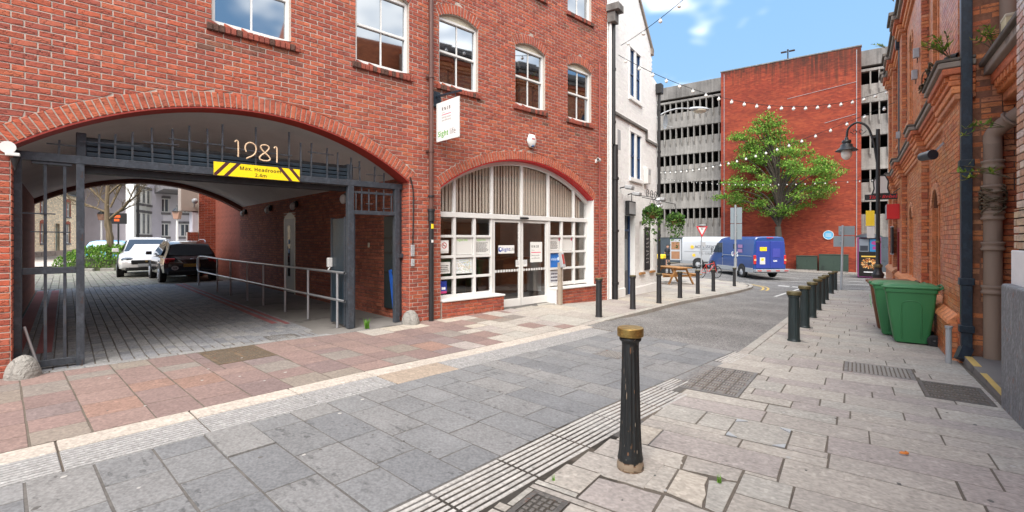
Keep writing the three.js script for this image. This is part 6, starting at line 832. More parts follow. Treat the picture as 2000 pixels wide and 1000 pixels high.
// ------------------------------------------------------------------ car park
const cpk = thing('car_park', 'multi-storey concrete car park with a tall red brick stair tower', 'building', V(0, 0, 0), FB.rot);
{
  const S0 = 43.7, lv = [13.45, 11.15, 8.72, 6.23, 3.88], hh = 0.45, C = M.concrete, ranges = [[-42, -8.9], [0.3, 22]];
  for (const [a, b] of ranges) {
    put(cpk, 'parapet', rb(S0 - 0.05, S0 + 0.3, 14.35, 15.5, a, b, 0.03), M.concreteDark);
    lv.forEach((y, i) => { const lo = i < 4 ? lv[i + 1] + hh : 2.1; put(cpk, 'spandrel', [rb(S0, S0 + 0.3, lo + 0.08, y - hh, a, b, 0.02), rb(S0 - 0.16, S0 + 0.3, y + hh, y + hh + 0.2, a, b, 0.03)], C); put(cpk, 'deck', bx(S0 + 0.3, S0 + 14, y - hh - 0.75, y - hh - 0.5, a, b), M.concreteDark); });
    put(cpk, 'base_hoarding', bx(S0 - 0.02, S0 + 0.3, -1.2, 1.75, a, b), mat('hoard' + (a < 0), [0.055, 0.075, 0.095], 0.7, { map: TX.grime }), null, 'slate blue painted wall at street level'); put(cpk, 'base_beam', rb(S0 - 0.04, S0 + 0.3, 1.75, 2.2, a, b, 0.02), C);
  }
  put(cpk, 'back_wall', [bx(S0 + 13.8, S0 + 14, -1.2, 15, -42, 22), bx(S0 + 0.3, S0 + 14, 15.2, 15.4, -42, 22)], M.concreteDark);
  const fin = merge([bx(-0.13, 0.2, -0.42, 2 * hh + 0.01, -0.045, 0.045), creased(ext([[-0.13, -0.42], [0.0, -0.75], [0.05, -0.42]], 0.09).translate(0, 0, -0.045))]), bulk = [];
  for (const y of lv) for (let c = -41.7; c < 16; c += 0.52) { if (c > -9.1 && c < 0.45) continue; if ((c > -16.5 && c < -9) || (c > 0.4 && c < 3.2)) put(cpk, 'fin', fin, C, [S0, y - hh, c]); else { const q = fin.clone(); q.translate(S0, y - hh, c); bulk.push(q); } }
  put(cpk, 'fin_row', bulk, C).userData.kind = 'stuff';
  const R9 = rng(88), tl = []; for (const y of lv) for (const c of [-10.8, -12.3, -14.2]) tl.push(bar([S0 + 2.5 + R9() * 2, y + 0.25, c], [S0 + 3.5 + R9() * 2, y + 0.25, c], 0.08, 0.05)); put(cpk, 'strip_light', tl, M.cream);
  // brick tower
  const T0 = 42.2, tw = ctex(1024, 2048, (x, W, H) => { x.fillStyle = '#a8452c'; x.fillRect(0, 0, W, H); const R = rng(99), rows = 218, rh = H / rows; for (let j = 0; j < rows; j++) for (let i = 0; i < 42; i++) { const k = R(); x.fillStyle = k < 0.3 ? '#b04a2e' : k < 0.55 ? '#9c3c27' : k < 0.75 ? '#a6442d' : k < 0.9 ? '#8f3826' : '#bb5636'; x.fillRect((i + (j % 2) / 2) * W / 42, j * rh, W / 42 - 1.6, rh - 1.6); } x.globalAlpha = 0.10; for (let i = 0; i < 320; i++) { x.fillStyle = i % 2 ? '#5a2018' : '#d8714c'; x.beginPath(); x.ellipse(R() * W, R() * H, 40 + R() * 160, 8 + R() * 40, 0, 0, 7); x.fill(); } x.globalAlpha = 0.10; for (let i = 0; i < 420; i++) { const a = R() * W, l = 30 + R() * R() * 330, w = 3 + R() * 20; x.fillStyle = '#2c1c18'; x.fillRect(a, 0, w, l * (0.5 + 0.9 * a / W)); } x.globalAlpha = 1; });
  const T = new THREE.Group(); T.name = 'stair_tower'; cpk.add(T); put(T, 'tower_core', bx(T0 + 0.02, T0 + 6, -1.2, 15.4, -9.0, 0.39), mat('towerSide', [0.30, 0.085, 0.05], 0.85, { map: TX.brick }));
  const pf = new THREE.PlaneGeometry(9.39, 16.6); pf.rotateY(-Math.PI / 2); const fm = new THREE.MeshStandardMaterial({ map: tw, roughness: 0.88, color: 0xc6c2be }); put(T, 'brick_face', pf, fm, [T0, 7.1, -4.305]); put(T, 'coping', rb(T0 - 0.04, T0 + 0.4, 15.4, 15.5, -9.04, 0.43, 0.02), M.concreteDark);
  for (const c of [-8.75, 0.12]) put(T, 'conduit', rod([T0 - 0.02, -1, c], [T0 - 0.02, 15.2, c], 0.022, 6), M.galv); put(T, 'conduit', [rod([T0 - 0.02, 12.4, -4.2], [T0 - 0.02, 12.9, 0.1], 0.015, 5), rod([T0 - 0.02, 10.2, -1.8], [T0 - 0.02, 10.6, 0.1], 0.015, 5)], M.galv);
  const rl = thing('roof_lamp', 'black twin-headed lamp post on the car park roof', 'lamp post', FB.at(44.5, 15.4, -4.4), FB.rot); put(rl, 'post', cyl(0.05, 0.05, 1.5, 0, 0, 0, 8), M.black); put(rl, 'lamp_head', [rb(-0.1, 0.1, 1.4, 1.5, 0.08, 0.5, 0.02), rb(-0.1, 0.1, 1.4, 1.5, -0.5, -0.08, 0.02), rb(-0.06, 0.06, 1.5, 1.62, -0.06, 0.06, 0.02)], M.black);
  const pq = thing('blue_plaque', 'round pale blue plaque on the brick tower', 'plaque', FB.at(T0 - 0.03, 1.9, -1.57), FB.rot); put(pq, 'disc', new THREE.CylinderGeometry(0.33, 0.33, 0.04, 32).rotateZ(Math.PI / 2), mat('plaqueBlue', [0.10, 0.38, 0.62], 0.4)); put(pq, 'rim', new THREE.TorusGeometry(0.32, 0.02, 8, 32).rotateY(Math.PI / 2).translate(-0.02, 0, 0), M.plasticWhite); put(pq, 'lettering', [0.1, 0.03, -0.04, -0.11].map((y) => bx(-0.023, -0.021, y - 0.012, y + 0.012, -0.18, 0.18)), M.plasticWhite);
  mat('cabGreen', [0.035, 0.062, 0.045], 0.55, { map: TX.grime }); const cab = (c0, c1, h, label) => { const y = g(FB.at(41.9, 0, c0).x, FB.at(41.9, 0, c0).z), T = thing('utility_cabinet', label, 'cabinet', FB.at(41.6, y, (c0 + c1) / 2), FB.rot, 'utility cabinets by the brick tower'), w = (c1 - c0) / 2; put(T, 'cabinet', rb(-0.25, 0.25, 0.05, h, -w, w, 0.02), M.cabGreen); put(T, 'roof', rb(-0.28, 0.28, h, h + 0.05, -w - 0.02, w + 0.02, 0.015), M.cabGreen); for (let k = 0; k < 2; k++) put(T, 'door', rb(-0.262, -0.25, 0.12, h - 0.08, -w + 0.04 + k * w, -0.02 + k * w - 0.02, 0.004), M.cabGreen); put(T, 'plinth', bx(-0.24, 0.24, -0.1, 0.05, -w + 0.02, w - 0.02), M.concrete); };
  cab(-3.55, -2.22, 1.02, 'smaller green utility cabinet beside the van'); cab(-2.12, -0.35, 1.2, 'larger green utility cabinet below the plaque');
}

// ------------------------------------------------------------------ street tree before the car park
{
  const base = onG(FB, 40.2, -4.55), T = thing('street_tree', 'green-leaved street tree standing before the brick tower', 'tree', base, FB.rot), R = rng(801), W = [];
  const limb = (pts, r0, r1) => { const c = new THREE.CatmullRomCurve3(pts.map((p) => V(...p))), n = 10, rings = []; for (let i = 0; i <= n; i++) { const p = c.getPoint(i / n), d = c.getTangent(i / n), u = V(0.3, 0.1, 1).cross(d).normalize(), v = d.clone().cross(u), r = lerp(r0, r1, i / n), o = []; for (let k = 0; k < 7; k++) { const a = k / 7 * 6.283, q = p.clone().addScaledVector(u, r * Math.cos(a)).addScaledVector(v, r * Math.sin(a)); o.push([q.x, q.y, q.z]); } rings.push(o); } return loft(rings, true, true); };
  const trunk = limb([[0, -0.1, 0], [0.02, 1, 0.03], [0, 2.3, 0], [0, 3.2, -0.05]], 0.27, 0.20); put(T, 'trunk', trunk, M.bark);
  // crown: leaf clumps scattered through an irregular broad volume, each carried by a limb or twig
  const out = [[4.3, -1.5, 0.5], [4.7, -2.2, 1.5], [5.1, -3.0, 3.0], [5.7, -4.6, 3.5], [6.3, -4.8, 3.9], [6.9, -3.4, 4.2], [7.4, -3.2, 3.9], [8.0, -3.7, 2.9], [8.7, -3.0, 2.3], [9.4, -2.5, 1.7], [10.1, -3.3, 0.6], [10.7, -1.9, 0.3], [11.3, -1.5, -0.4], [11.9, -1.1, -0.8]], lo = out.map((q) => [q[0], q[1]]), hi = out.map((q) => [q[0], q[2]]), clumps = [];
  for (let i = 0; i < 900 && clumps.length < 112; i++) { const y = 4.1 + 7.7 * R(), a = interp(lo, y), b = interp(hi, y), u = R() * 2 - 1, w = (b - a) / 2, z = (a + b) / 2 + u * w * 0.94, dx = Math.sqrt(Math.max(0, 1 - u * u)) * w * 0.75, x = (R() * 2 - 1) * dx, rim = Math.hypot(u, dx ? x / (w * 0.75) : 0); if (R() > 0.25 + 0.75 * rim) continue; if (clumps.some((q) => Math.hypot(q.z - z, (q.y - y) * 1.5, q.x - x) < 0.72)) continue; clumps.push({ x, y, z, r: 0.34 + 0.24 * R() }); }
  clumps.forEach((q, i) => { const k = clamp((q.y - 3) / 8), y0 = 2.4 + k * 3.6; if (i % 2 === 0) W.push(limb([[0, y0, 0], [q.x * 0.3, lerp(y0, q.y, 0.5) + 0.15, q.z * 0.3], [q.x * 0.7, lerp(y0, q.y, 0.85), q.z * 0.72], [q.x, q.y - 0.1, q.z]], 0.075, 0.014)); });
  put(T, 'limbs', W, M.bark); const Lf = [], pal = [[0.12, 0.25, 0.035], [0.17, 0.32, 0.05], [0.08, 0.17, 0.028], [0.22, 0.36, 0.06], [0.14, 0.27, 0.04], [0.24, 0.26, 0.08]];
  clumps.forEach((q) => { const tone = R(), n = Math.round(620 * q.r * q.r + 30); for (let i = 0; i < n; i++) { const u = R() * 2 - 1, b2 = R() * 6.283, rr = q.r * Math.pow(R(), 0.5) * (1 + 0.7 * (R() - 0.3)), s2 = Math.sqrt(1 - u * u), l = 0.075 + R() * 0.095, g2 = new THREE.PlaneGeometry(l * 0.75, l), p = g2.attributes.position; p.setX(0, p.getX(0) * 0.3); p.setX(1, p.getX(1) * 0.3); p.setZ(2, l * 0.12); p.setZ(3, -l * 0.12); g2.rotateX(-0.8 + (R() - 0.5) * 2.4); g2.rotateY(R() * 6.28); g2.rotateZ((R() - 0.5) * 1.4); g2.computeVertexNormals(); g2.translate(q.x + rr * s2 * Math.cos(b2) * 1.35, q.y + rr * u * 0.62 - 0.10 * s2, q.z + rr * s2 * Math.sin(b2) * 1.35); Lf.push(tint(flat(g2), jitter(pal[Math.floor((R() * 0.65 + tone * 0.35) * 6)], R, 0.22))); } });
  const cr = put(T, 'crown', Lf, M.leafVC);
}
// ------------------------------------------------------------------ vehicles
function vehicleParts() { }
const wheelGeo = (r, w) => lathe([[r * 0.55, -w / 2], [r * 0.9, -w / 2], [r, -w * 0.35], [r, w * 0.35], [r * 0.9, w / 2], [r * 0.55, w / 2]], 28).rotateX(Math.PI / 2), rimGeo = (r, w) => { const L = [lathe([[0.0, 0], [r * 0.16, 0.01], [r * 0.2, 0], [r * 0.48, -0.02], [r * 0.58, 0.015], [r * 0.58, -0.02]], 24).rotateX(Math.PI / 2)]; for (let k = 0; k < 6; k++) L.push(bar([0, 0, 0.012], [Math.cos(k * 1.047) * r * 0.53, Math.sin(k * 1.047) * r * 0.53, 0.008], r * 0.13, 0.02)); return merge(L).translate(0, 0, w * 0.38); };
const decal = (w, h, px, draw) => new THREE.MeshStandardMaterial({ map: ctex(px, Math.round(px * h / w), (x, W, H) => { x.clearRect(0, 0, W, H); draw(x, W, H); }), transparent: true, alphaTest: 0.4, roughness: 0.5 });
function vanBody(T, m, trim) {                                     // x forward, z right side; 5.9 long, 1.95 wide, 2.48 high
  const ring = (x, top, w, bot = 0.32, sh = 1) => { const o = [], q = [[0.9, 0], [1.0, 0.08], [1.0, 0.42], [0.985, 0.52], [0.95, 0.78], [0.90, 0.93], [0.80, 0.985], [0.5, 1.0]]; for (const [a, b] of q) o.push([x, lerp(bot, top, b), w * a]); for (const [a, b] of q.slice().reverse()) o.push([x, lerp(bot, top, b), -w * a]); return o; };
  put(T, 'body', creased(loft([ring(-2.95, 2.40, 0.94, 0.45), ring(-2.9, 2.46, 0.975, 0.4), ring(-1.5, 2.48, 0.98), ring(0.6, 2.46, 0.98), ring(1.15, 2.38, 0.97), ring(1.42, 2.2, 0.96), ring(2.18, 1.38, 0.95), ring(2.5, 1.22, 0.93), ring(2.82, 1.02, 0.86), ring(2.95, 0.75, 0.74, 0.4)]), 32), m);
  put(T, 'side_trim', [-1, 1].flatMap((s) => [rb(-2.88, -2.1, 0.36, 0.62, s * 0.985 - 0.02, s * 0.985 + 0.02, 0.015), rb(-1.25, 1.35, 0.36, 0.62, s * 0.985 - 0.02, s * 0.985 + 0.02, 0.015)]), trim); put(T, 'bumper', [rb(2.6, 3.0, 0.35, 0.68, -0.85, 0.85, 0.06), rb(-3.08, -2.88, 0.36, 0.56, -0.95, 0.95, 0.03)], trim);
  const wh = []; for (const x of [-1.7, 1.97]) for (const s of [-1, 1]) { put(T, 'wheel_arch', mv(new THREE.CylinderGeometry(0.42, 0.42, 0.06, 24).rotateX(Math.PI / 2), x, 0.42, s * 0.965), M.black); const w = new THREE.Group(); w.name = 'wheel'; w.position.set(x, 0.34, s * 0.86); if (s < 0) w.rotation.y = Math.PI; T.add(w); put(w, 'tyre', wheelGeo(0.34, 0.24), M.rubber, [0, 0, 0.05]); put(w, 'rim', rimGeo(0.34, 0.24), M.alu, [0, 0, 0.06]); }
  const pane = (a, b, c, d, off) => { const q = new THREE.BufferGeometry(), P = [a, b, c, a, c, d].flat(); q.setAttribute('position', new THREE.Float32BufferAttribute(P, 3)); q.computeVertexNormals(); const n = q.attributes.normal; return q.translate(n.getX(0) * off, n.getY(0) * off, n.getZ(0) * off); };
  put(T, 'windscreen', pane([1.5, 2.1, -0.8], [1.5, 2.1, 0.8], [2.14, 1.42, 0.86], [2.14, 1.42, -0.86], 0.015), M.glassDark);
  for (const s of [-1, 1]) { const z = s * 0.965; const Q = [[0.72, 1.45, z * 1.012], [0.72, 2.08, z * 0.98], [1.38, 2.06, z * 0.975], [1.95, 1.45, z * 0.99]]; put(T, 'side_window', s > 0 ? pane(Q[0], Q[3], Q[2], Q[1], 0.012) : pane(Q[0], Q[1], Q[2], Q[3], 0.012), M.glassDark); put(T, 'door_handle', rb(0.55, 0.75, 1.16, 1.21, s * 0.985 - 0.015, s * 0.985 + 0.025, 0.01), M.black); put(T, 'mirror', rb(1.6, 1.75, 1.4, 1.72, s * 1.02, s * 1.02 + s * 0.001 + 0.16 * (s > 0 ? 1 : 0) + (s < 0 ? 0 : 0), 0.02).translate(0, 0, s < 0 ? -0.16 : 0).scale(1, 1, 1), M.black); put(T, 'headlight', mv(new THREE.SphereGeometry(0.16, 12, 8).scale(0.7, 1.3, 0.8), 2.68, 1.0, s * 0.72), M.alu);
    put(T, 'panel_seam', [bx(0.62, 0.635, 0.6, 2.15, s * 0.985 - 0.004, s * 0.985 + 0.004), bx(-2.75, 0.55, 1.30, 1.33, s * 0.982 - 0.01, s * 0.982 + 0.01)], trim); }
}
{
  // dark blue security van, rear towards us
  const c = V(14.8, 0, -30.6); c.y = g(c.x, c.z) - 0.097; const T = thing('blue_van', 'dark blue security van with white G4S lettering', 'van', c, Math.PI / 2 + 0.06), m = mat('vanBlue', [0.014, 0.066, 0.25], 0.28, { clearcoat: 0.7, clearcoatRoughness: 0.1 }); vanBody(T, m, M.plasticGrey);
  const rx = -2.965; put(T, 'rear_door', [rb(rx - 0.012, rx + 0.05, 0.62, 2.2, -0.84, -0.01, 0.02), rb(rx - 0.012, rx + 0.05, 0.62, 2.2, 0.01, 0.84, 0.02)], mat('vanBlue2', [0.03, 0.055, 0.30], 0.35)); put(T, 'rear_hatch', [rb(rx - 0.03, rx, 1.25, 1.75, 0.14, 0.60, 0.01)], mat('vanBlue3', [0.06, 0.07, 0.36], 0.4)); put(T, 'yellow_label', bx(rx - 0.022, rx - 0.012, 1.62, 1.85, -0.62, -0.2), M.yellowSign); put(T, 'warning_label', bx(rx - 0.022, rx - 0.012, 0.85, 1.25, -0.62, -0.3), M.plasticWhite); put(T, 'warning_triangle', bx(rx - 0.025, rx - 0.022, 1.06, 1.2, -0.54, -0.38), M.yellowSign);
  for (const s of [-1, 1]) put(T, 'tail_light', [rb(rx - 0.03, rx + 0.12, 0.85, 1.38, s * 0.90 - 0.07, s * 0.90 + 0.07, 0.03)], mat('tail' + s, [0.55, 0.03, 0.03], 0.25)), put(T, 'tail_lens', bx(rx - 0.034, rx - 0.029, 1.05, 1.16, s * 0.9 - 0.06, s * 0.9 + 0.06), mat('amb' + s, [0.75, 0.45, 0.2], 0.3));
  put(T, 'brake_light', rb(rx - 0.02, rx + 0.05, 2.36, 2.42, -0.2, 0.2, 0.01), mat('brk', [0.5, 0.02, 0.02], 0.3)); put(T, 'step_bumper', [rb(-3.25, -2.9, 0.42, 0.56, -0.98, 0.98, 0.02)], M.plasticGrey); for (const z of [-0.8, -0.25, 0.3, 0.8]) put(T, 'red_reflector', bx(-3.256, -3.25, 0.46, 0.52, z - 0.12, z + 0.12), mat('refl' + z, [0.5, 0.05, 0.04], 0.3));
  const lm = decal(1.0, 0.6, 256, (x, W, H) => { tx(x, 'G', W * 0.02, H * 0.62, 'bold 110px sans-serif', '#fff'); tx(x, '4', W * 0.36, H * 0.5, 'bold 120px sans-serif', '#d22d4a'); tx(x, 'S', W * 0.66, H * 0.62, 'bold 110px sans-serif', '#fff'); }); put(T, 'lettering', new THREE.PlaneGeometry(0.95, 0.57).rotateY(Math.PI), lm, [-0.95, 1.45, -0.995]); put(T, 'side_label', [bx(-1.75, -1.25, 1.78, 1.98, -0.985, -0.972), bx(-1.75, -1.25, 1.50, 1.7, -0.995, -0.98)], mat('lab', [0.35, 0.2, 0.38], 0.5)); put(T, 'side_window', bx(-1.05, -0.72, 1.72, 2.0, -0.985, -0.965), M.glassDark);
  const lt = decal(0.6, 0.2, 128, (x, W, H) => tx(x, 'G4S', W * 0.1, H * 0.5, 'bold 34px sans-serif', '#fff')); put(T, 'rear_lettering', new THREE.PlaneGeometry(0.5, 0.17).rotateY(-Math.PI / 2), lt, [rx - 0.02, 1.05, 0.38]);
}
{
  // silver van side on with its rear door open
  const c = FB.at(39.2, 0, -8.1); c.y = g(c.x, c.z) - 0.097; const T = thing('silver_van', 'silver delivery van with an open rear door and dark side lettering', 'van', c, FB.rot - Math.PI / 2), m = mat('vanSilver', [0.50, 0.52, 0.54], 0.3, { metalness: 0.3, clearcoat: 0.6 }); vanBody(T, m, mat('vanTrim', [0.22, 0.23, 0.24], 0.5));
  put(T, 'open_door', [rb(-3.85, -2.98, 0.6, 2.25, 0.93, 0.98, 0.02)], m); put(T, 'door_lining', [bx(-3.75, -3.1, 1.45, 2.05, 0.982, 0.99), bx(-3.75, -3.1, 0.7, 1.3, 0.982, 0.99)], mat('ply', [0.40, 0.20, 0.10], 0.7, { map: TX.wood }), null, 'tan plywood lining of the door'); put(T, 'load_bay', bx(-2.97, -2.955, 0.6, 2.2, -0.85, 0.85), M.interiorDark);
  const dm = decal(2.8, 1.2, 1024, (x, W, H) => { tx(x, 'ACE ESSENTIAL', W * 0.5, H * 0.25, '112px sans-serif', '#3a3f46', 'center'); tx(x, 'SERVICES LIMITED', W * 0.5, H * 0.43, '56px sans-serif', '#5a6067', 'center'); tx(x, 'TEL: 02920 568', W * 0.5, H * 0.70, '76px sans-serif', '#3a3f46', 'center'); x.fillStyle = '#e0b030'; x.beginPath(); x.arc(60, 120, 50, 0, 7); x.fill(); x.beginPath(); x.arc(110, 360, 44, 0, 7); x.fill(); }); put(T, 'lettering', new THREE.PlaneGeometry(2.7, 1.16), dm, [-0.95, 1.40, 1.004]);
}
// ------------------------------------------------------------------ street furniture on the far corner
{
  const pole = (s, c, h, label, lean, panels) => { const T = thing('sign_pole', label, 'sign', onG(FB, s, c), FB.rot); put(T, 'pole', [rod([0, -0.05, 0], [lean, h, lean * 0.4], 0.045, 12), cyl(0.075, 0.075, 1.2, lean * 0.2, 0, 0, 12)].slice(0, lean ? 1 : 2), M.galv); panels.forEach(([y, w, hh, o]) => put(T, 'sign_back', rb(-0.06, -0.05, y - hh / 2, y + hh / 2, -w / 2 + o, w / 2 + o, 0.004).translate(lean * y / h + 0.14, 0, 0), mat('back' + s + y, [0.24, 0.28, 0.30], 0.5, { metalness: 0.3 }))); panels.forEach(([y, w, hh, o]) => put(T, 'clip', bx(0.02, 0.09, y - 0.03, y + 0.03, -0.06, 0.06).translate(lean * y / h, 0, 0), M.galv)); return T; };
  pole(27.0, -5.05, 4.0, 'grey pole with two sign plates seen from behind at the corner', 0, [[3.45, 0.56, 0.82, 0.02], [2.6, 0.56, 0.82, 0.02]]);
  pole(26.9, -0.50, 3.0, 'leaning grey pole with two sign plates seen from behind', 0.14, [[2.75, 0.62, 0.42, 0.2], [2.25, 0.82, 0.5, 0.1]]);
  const gw = thing('give_way_sign', 'red and white triangular give way sign on a grey pole', 'sign', onG(FB, 28.4, -7.1), 0.2); put(gw, 'pole', cyl(0.035, 0.035, 2.45, 0, 0, 0, 12), M.galv); const tri = (r) => [[0, -r], [r * 0.866, r * 0.5], [-r * 0.866, r * 0.5]]; put(gw, 'red_border', ext(tri(0.42), 0.012, 0.003).translate(0, 2.7, 0.04), mat('signRed', [0.55, 0.015, 0.03], 0.4)); put(gw, 'white_face', ext(tri(0.28), 0.004).translate(0, 2.7, 0.052), M.plasticWhite); const gl = decal(0.5, 0.3, 256, (x, W, H) => { tx(x, 'GIVE', W / 2, H * 0.3, 'bold 62px sans-serif', '#222', 'center'); tx(x, 'WAY', W / 2, H * 0.75, 'bold 62px sans-serif', '#222', 'center'); }); put(gw, 'lettering', new THREE.PlaneGeometry(0.26, 0.155), gl, [0, 2.745, 0.059]); put(gw, 'lamp_hood', rb(-0.18, 0.18, 2.95, 3.0, 0.0, 0.16, 0.02), M.plasticGrey); put(gw, 'small_plate', rb(0.06, 0.26, 1.75, 2.0, -0.01, 0.01, 0.004), M.plasticGrey);
  // bicycle leaning on the give way pole
  const B = thing('bicycle', 'red bicycle leaning against the give way pole', 'bicycle', onG(FB, 27.9, -6.6), 0.25), rd = mat('bikeRed', [0.50, 0.035, 0.03], 0.35), wl = (x, n) => { const w = new THREE.Group(); w.name = n; w.position.set(x, 0.34, 0); B.add(w); put(w, 'tyre', new THREE.TorusGeometry(0.32, 0.022, 8, 32), M.rubber); const sp = []; for (let k = 0; k < 16; k++) sp.push(rod([0, 0, 0], [0.31 * Math.cos(k * 0.3927), 0.31 * Math.sin(k * 0.3927), 0], 0.002, 4)); put(w, 'spokes', [...sp, cyl(0.025, 0.025, 0.08).rotateX(Math.PI / 2)], M.steel); }; wl(-0.52, 'wheel'); wl(0.52, 'wheel');
  put(B, 'frame', [rod([-0.52, 0.34, 0], [-0.05, 0.30, 0], 0.014), rod([-0.05, 0.30, 0], [-0.18, 0.82, 0], 0.018), rod([-0.52, 0.34, 0], [-0.16, 0.72, 0], 0.012), rod([-0.05, 0.30, 0], [0.36, 0.74, 0], 0.02), rod([-0.16, 0.74, 0], [0.34, 0.84, 0], 0.018), rod([0.33, 0.92, 0], [0.52, 0.34, 0], 0.017)], rd); put(B, 'saddle', rb(-0.32, -0.06, 0.86, 0.92, -0.06, 0.06, 0.025), M.black); put(B, 'handlebar', tube([[0.30, 0.98, -0.28], [0.40, 0.97, -0.12], [0.34, 0.95, 0], [0.40, 0.97, 0.12], [0.30, 0.98, 0.28]], 0.012, 20, 8), M.black); put(B, 'basket', [rb(-0.62, -0.3, 0.72, 0.76, -0.08, 0.08, 0.01)], M.black); put(B, 'crank', [cyl(0.09, 0.09, 0.01).rotateX(Math.PI / 2).translate(-0.05, 0.3, 0.03), bar([-0.05, 0.3, 0.05], [0.07, 0.2, 0.05], 0.02, 0.012)], M.steel);
  // picnic table
  const P = thing('picnic_table', 'orange-brown wooden picnic table outside the pub', 'table', onG(FB, 21.4, -6.55), FB.rot + 0.9), Wd = M.wood; for (let k = 0; k < 5; k++) put(P, 'top_plank', rb(-0.85, 0.85, 0.71, 0.75, -0.36 + k * 0.146, -0.36 + k * 0.146 + 0.136, 0.008), Wd); for (const s of [-1, 1]) for (let k = 0; k < 2; k++) put(P, 'seat_plank', rb(-0.85, 0.85, 0.42, 0.46, s * 0.70 - 0.13 + k * 0.14, s * 0.70 - 0.13 + k * 0.14 + 0.13, 0.008), Wd); for (const x of [-0.55, 0.55]) { for (const s of [-1, 1]) put(P, 'leg', bar([x, 0, s * 0.62], [x, 0.71, s * 0.24], 0.045, 0.09, Math.PI / 2), Wd); put(P, 'seat_bearer', rb(x + 0.03, x + 0.075, 0.33, 0.42, -0.86, 0.86, 0.006), Wd); put(P, 'top_bearer', rb(x + 0.03, x + 0.075, 0.62, 0.71, -0.36, 0.36, 0.006), Wd); }
  const lb = thing('litter_bin', 'black litter bin with a yellow lid beyond the pub', 'bin', onG(FB, 30.5, -10.2, -0.05), FB.rot); put(lb, 'body', rb(-0.3, 0.3, 0, 0.95, -0.3, 0.3, 0.04), M.black); put(lb, 'hood', rb(-0.32, 0.32, 0.95, 1.25, -0.32, 0.32, 0.08), M.yellowSign); single('yellow_grit_bin', 'yellow grit bin beside the black litter bin', 'bin', [rb(-0.25, 0.25, 0, 0.85, -0.2, 0.2, 0.04), rb(-0.28, 0.28, 0.85, 1.0, -0.23, 0.23, 0.05)], M.yellowSign, onG(FB, 31.0, -10.9, -0.05), FB.rot);
  // advertising kiosk
  const kp = onG(FB, 38.3, 0.75, -0.05), K = thing('advert_kiosk', 'phone kiosk covered in film and gig posters under a dark dome', 'kiosk', kp, FB.rot); put(K, 'frame', rb(-0.55, 0.55, 0, 2.55, -0.6, 0.6, 0.03), mat('kioskPink', [0.20, 0.035, 0.14], 0.6)); put(K, 'dome_roof', new THREE.SphereGeometry(0.9, 24, 8, 0, 6.3, 0, 1.1).scale(0.95, 0.55, 0.95).translate(0, 2.33, 0), mat('kDome', [0.04, 0.05, 0.06], 0.4)); const kf = new THREE.MeshStandardMaterial({ roughness: 0.4, map: ctex(512, 1024, (x, W, H) => { x.fillStyle = '#15130f'; x.fillRect(0, 0, W, H); x.fillStyle = '#6d747c'; x.fillRect(10, 20, 230, 340); x.fillStyle = '#2b3038'; x.fillRect(30, 200, 190, 140); x.fillStyle = '#2a6c98'; x.fillRect(260, 20, 240, 340); x.fillStyle = '#8e3372'; x.beginPath(); x.ellipse(380, 130, 80, 50, 0, 0, 7); x.fill(); x.fillRect(330, 220, 100, 80); x.fillStyle = '#caa648'; x.fillRect(60, 470, 380, 34); const R = rng(4); for (let i = 0; i < 240; i++) { const a = R() * 6.28, r = 60 + R() * 120; x.fillStyle = ['#e07a20', '#f2c070', '#a8441a', '#f6dda8'][i % 4]; x.globalAlpha = 0.6; x.beginPath(); x.ellipse(256 + Math.cos(a) * r * 1.1, 680 + Math.sin(a) * r * 0.8, 20, 8, a, 0, 7); x.fill(); } x.globalAlpha = 1; x.fillStyle = '#ddd'; x.fillRect(120, 890, 270, 24); }) }); put(K, 'poster_face', new THREE.PlaneGeometry(1.1, 2.45).rotateY(-Math.PI / 2), kf, [-0.556, 1.28, 0.02]);
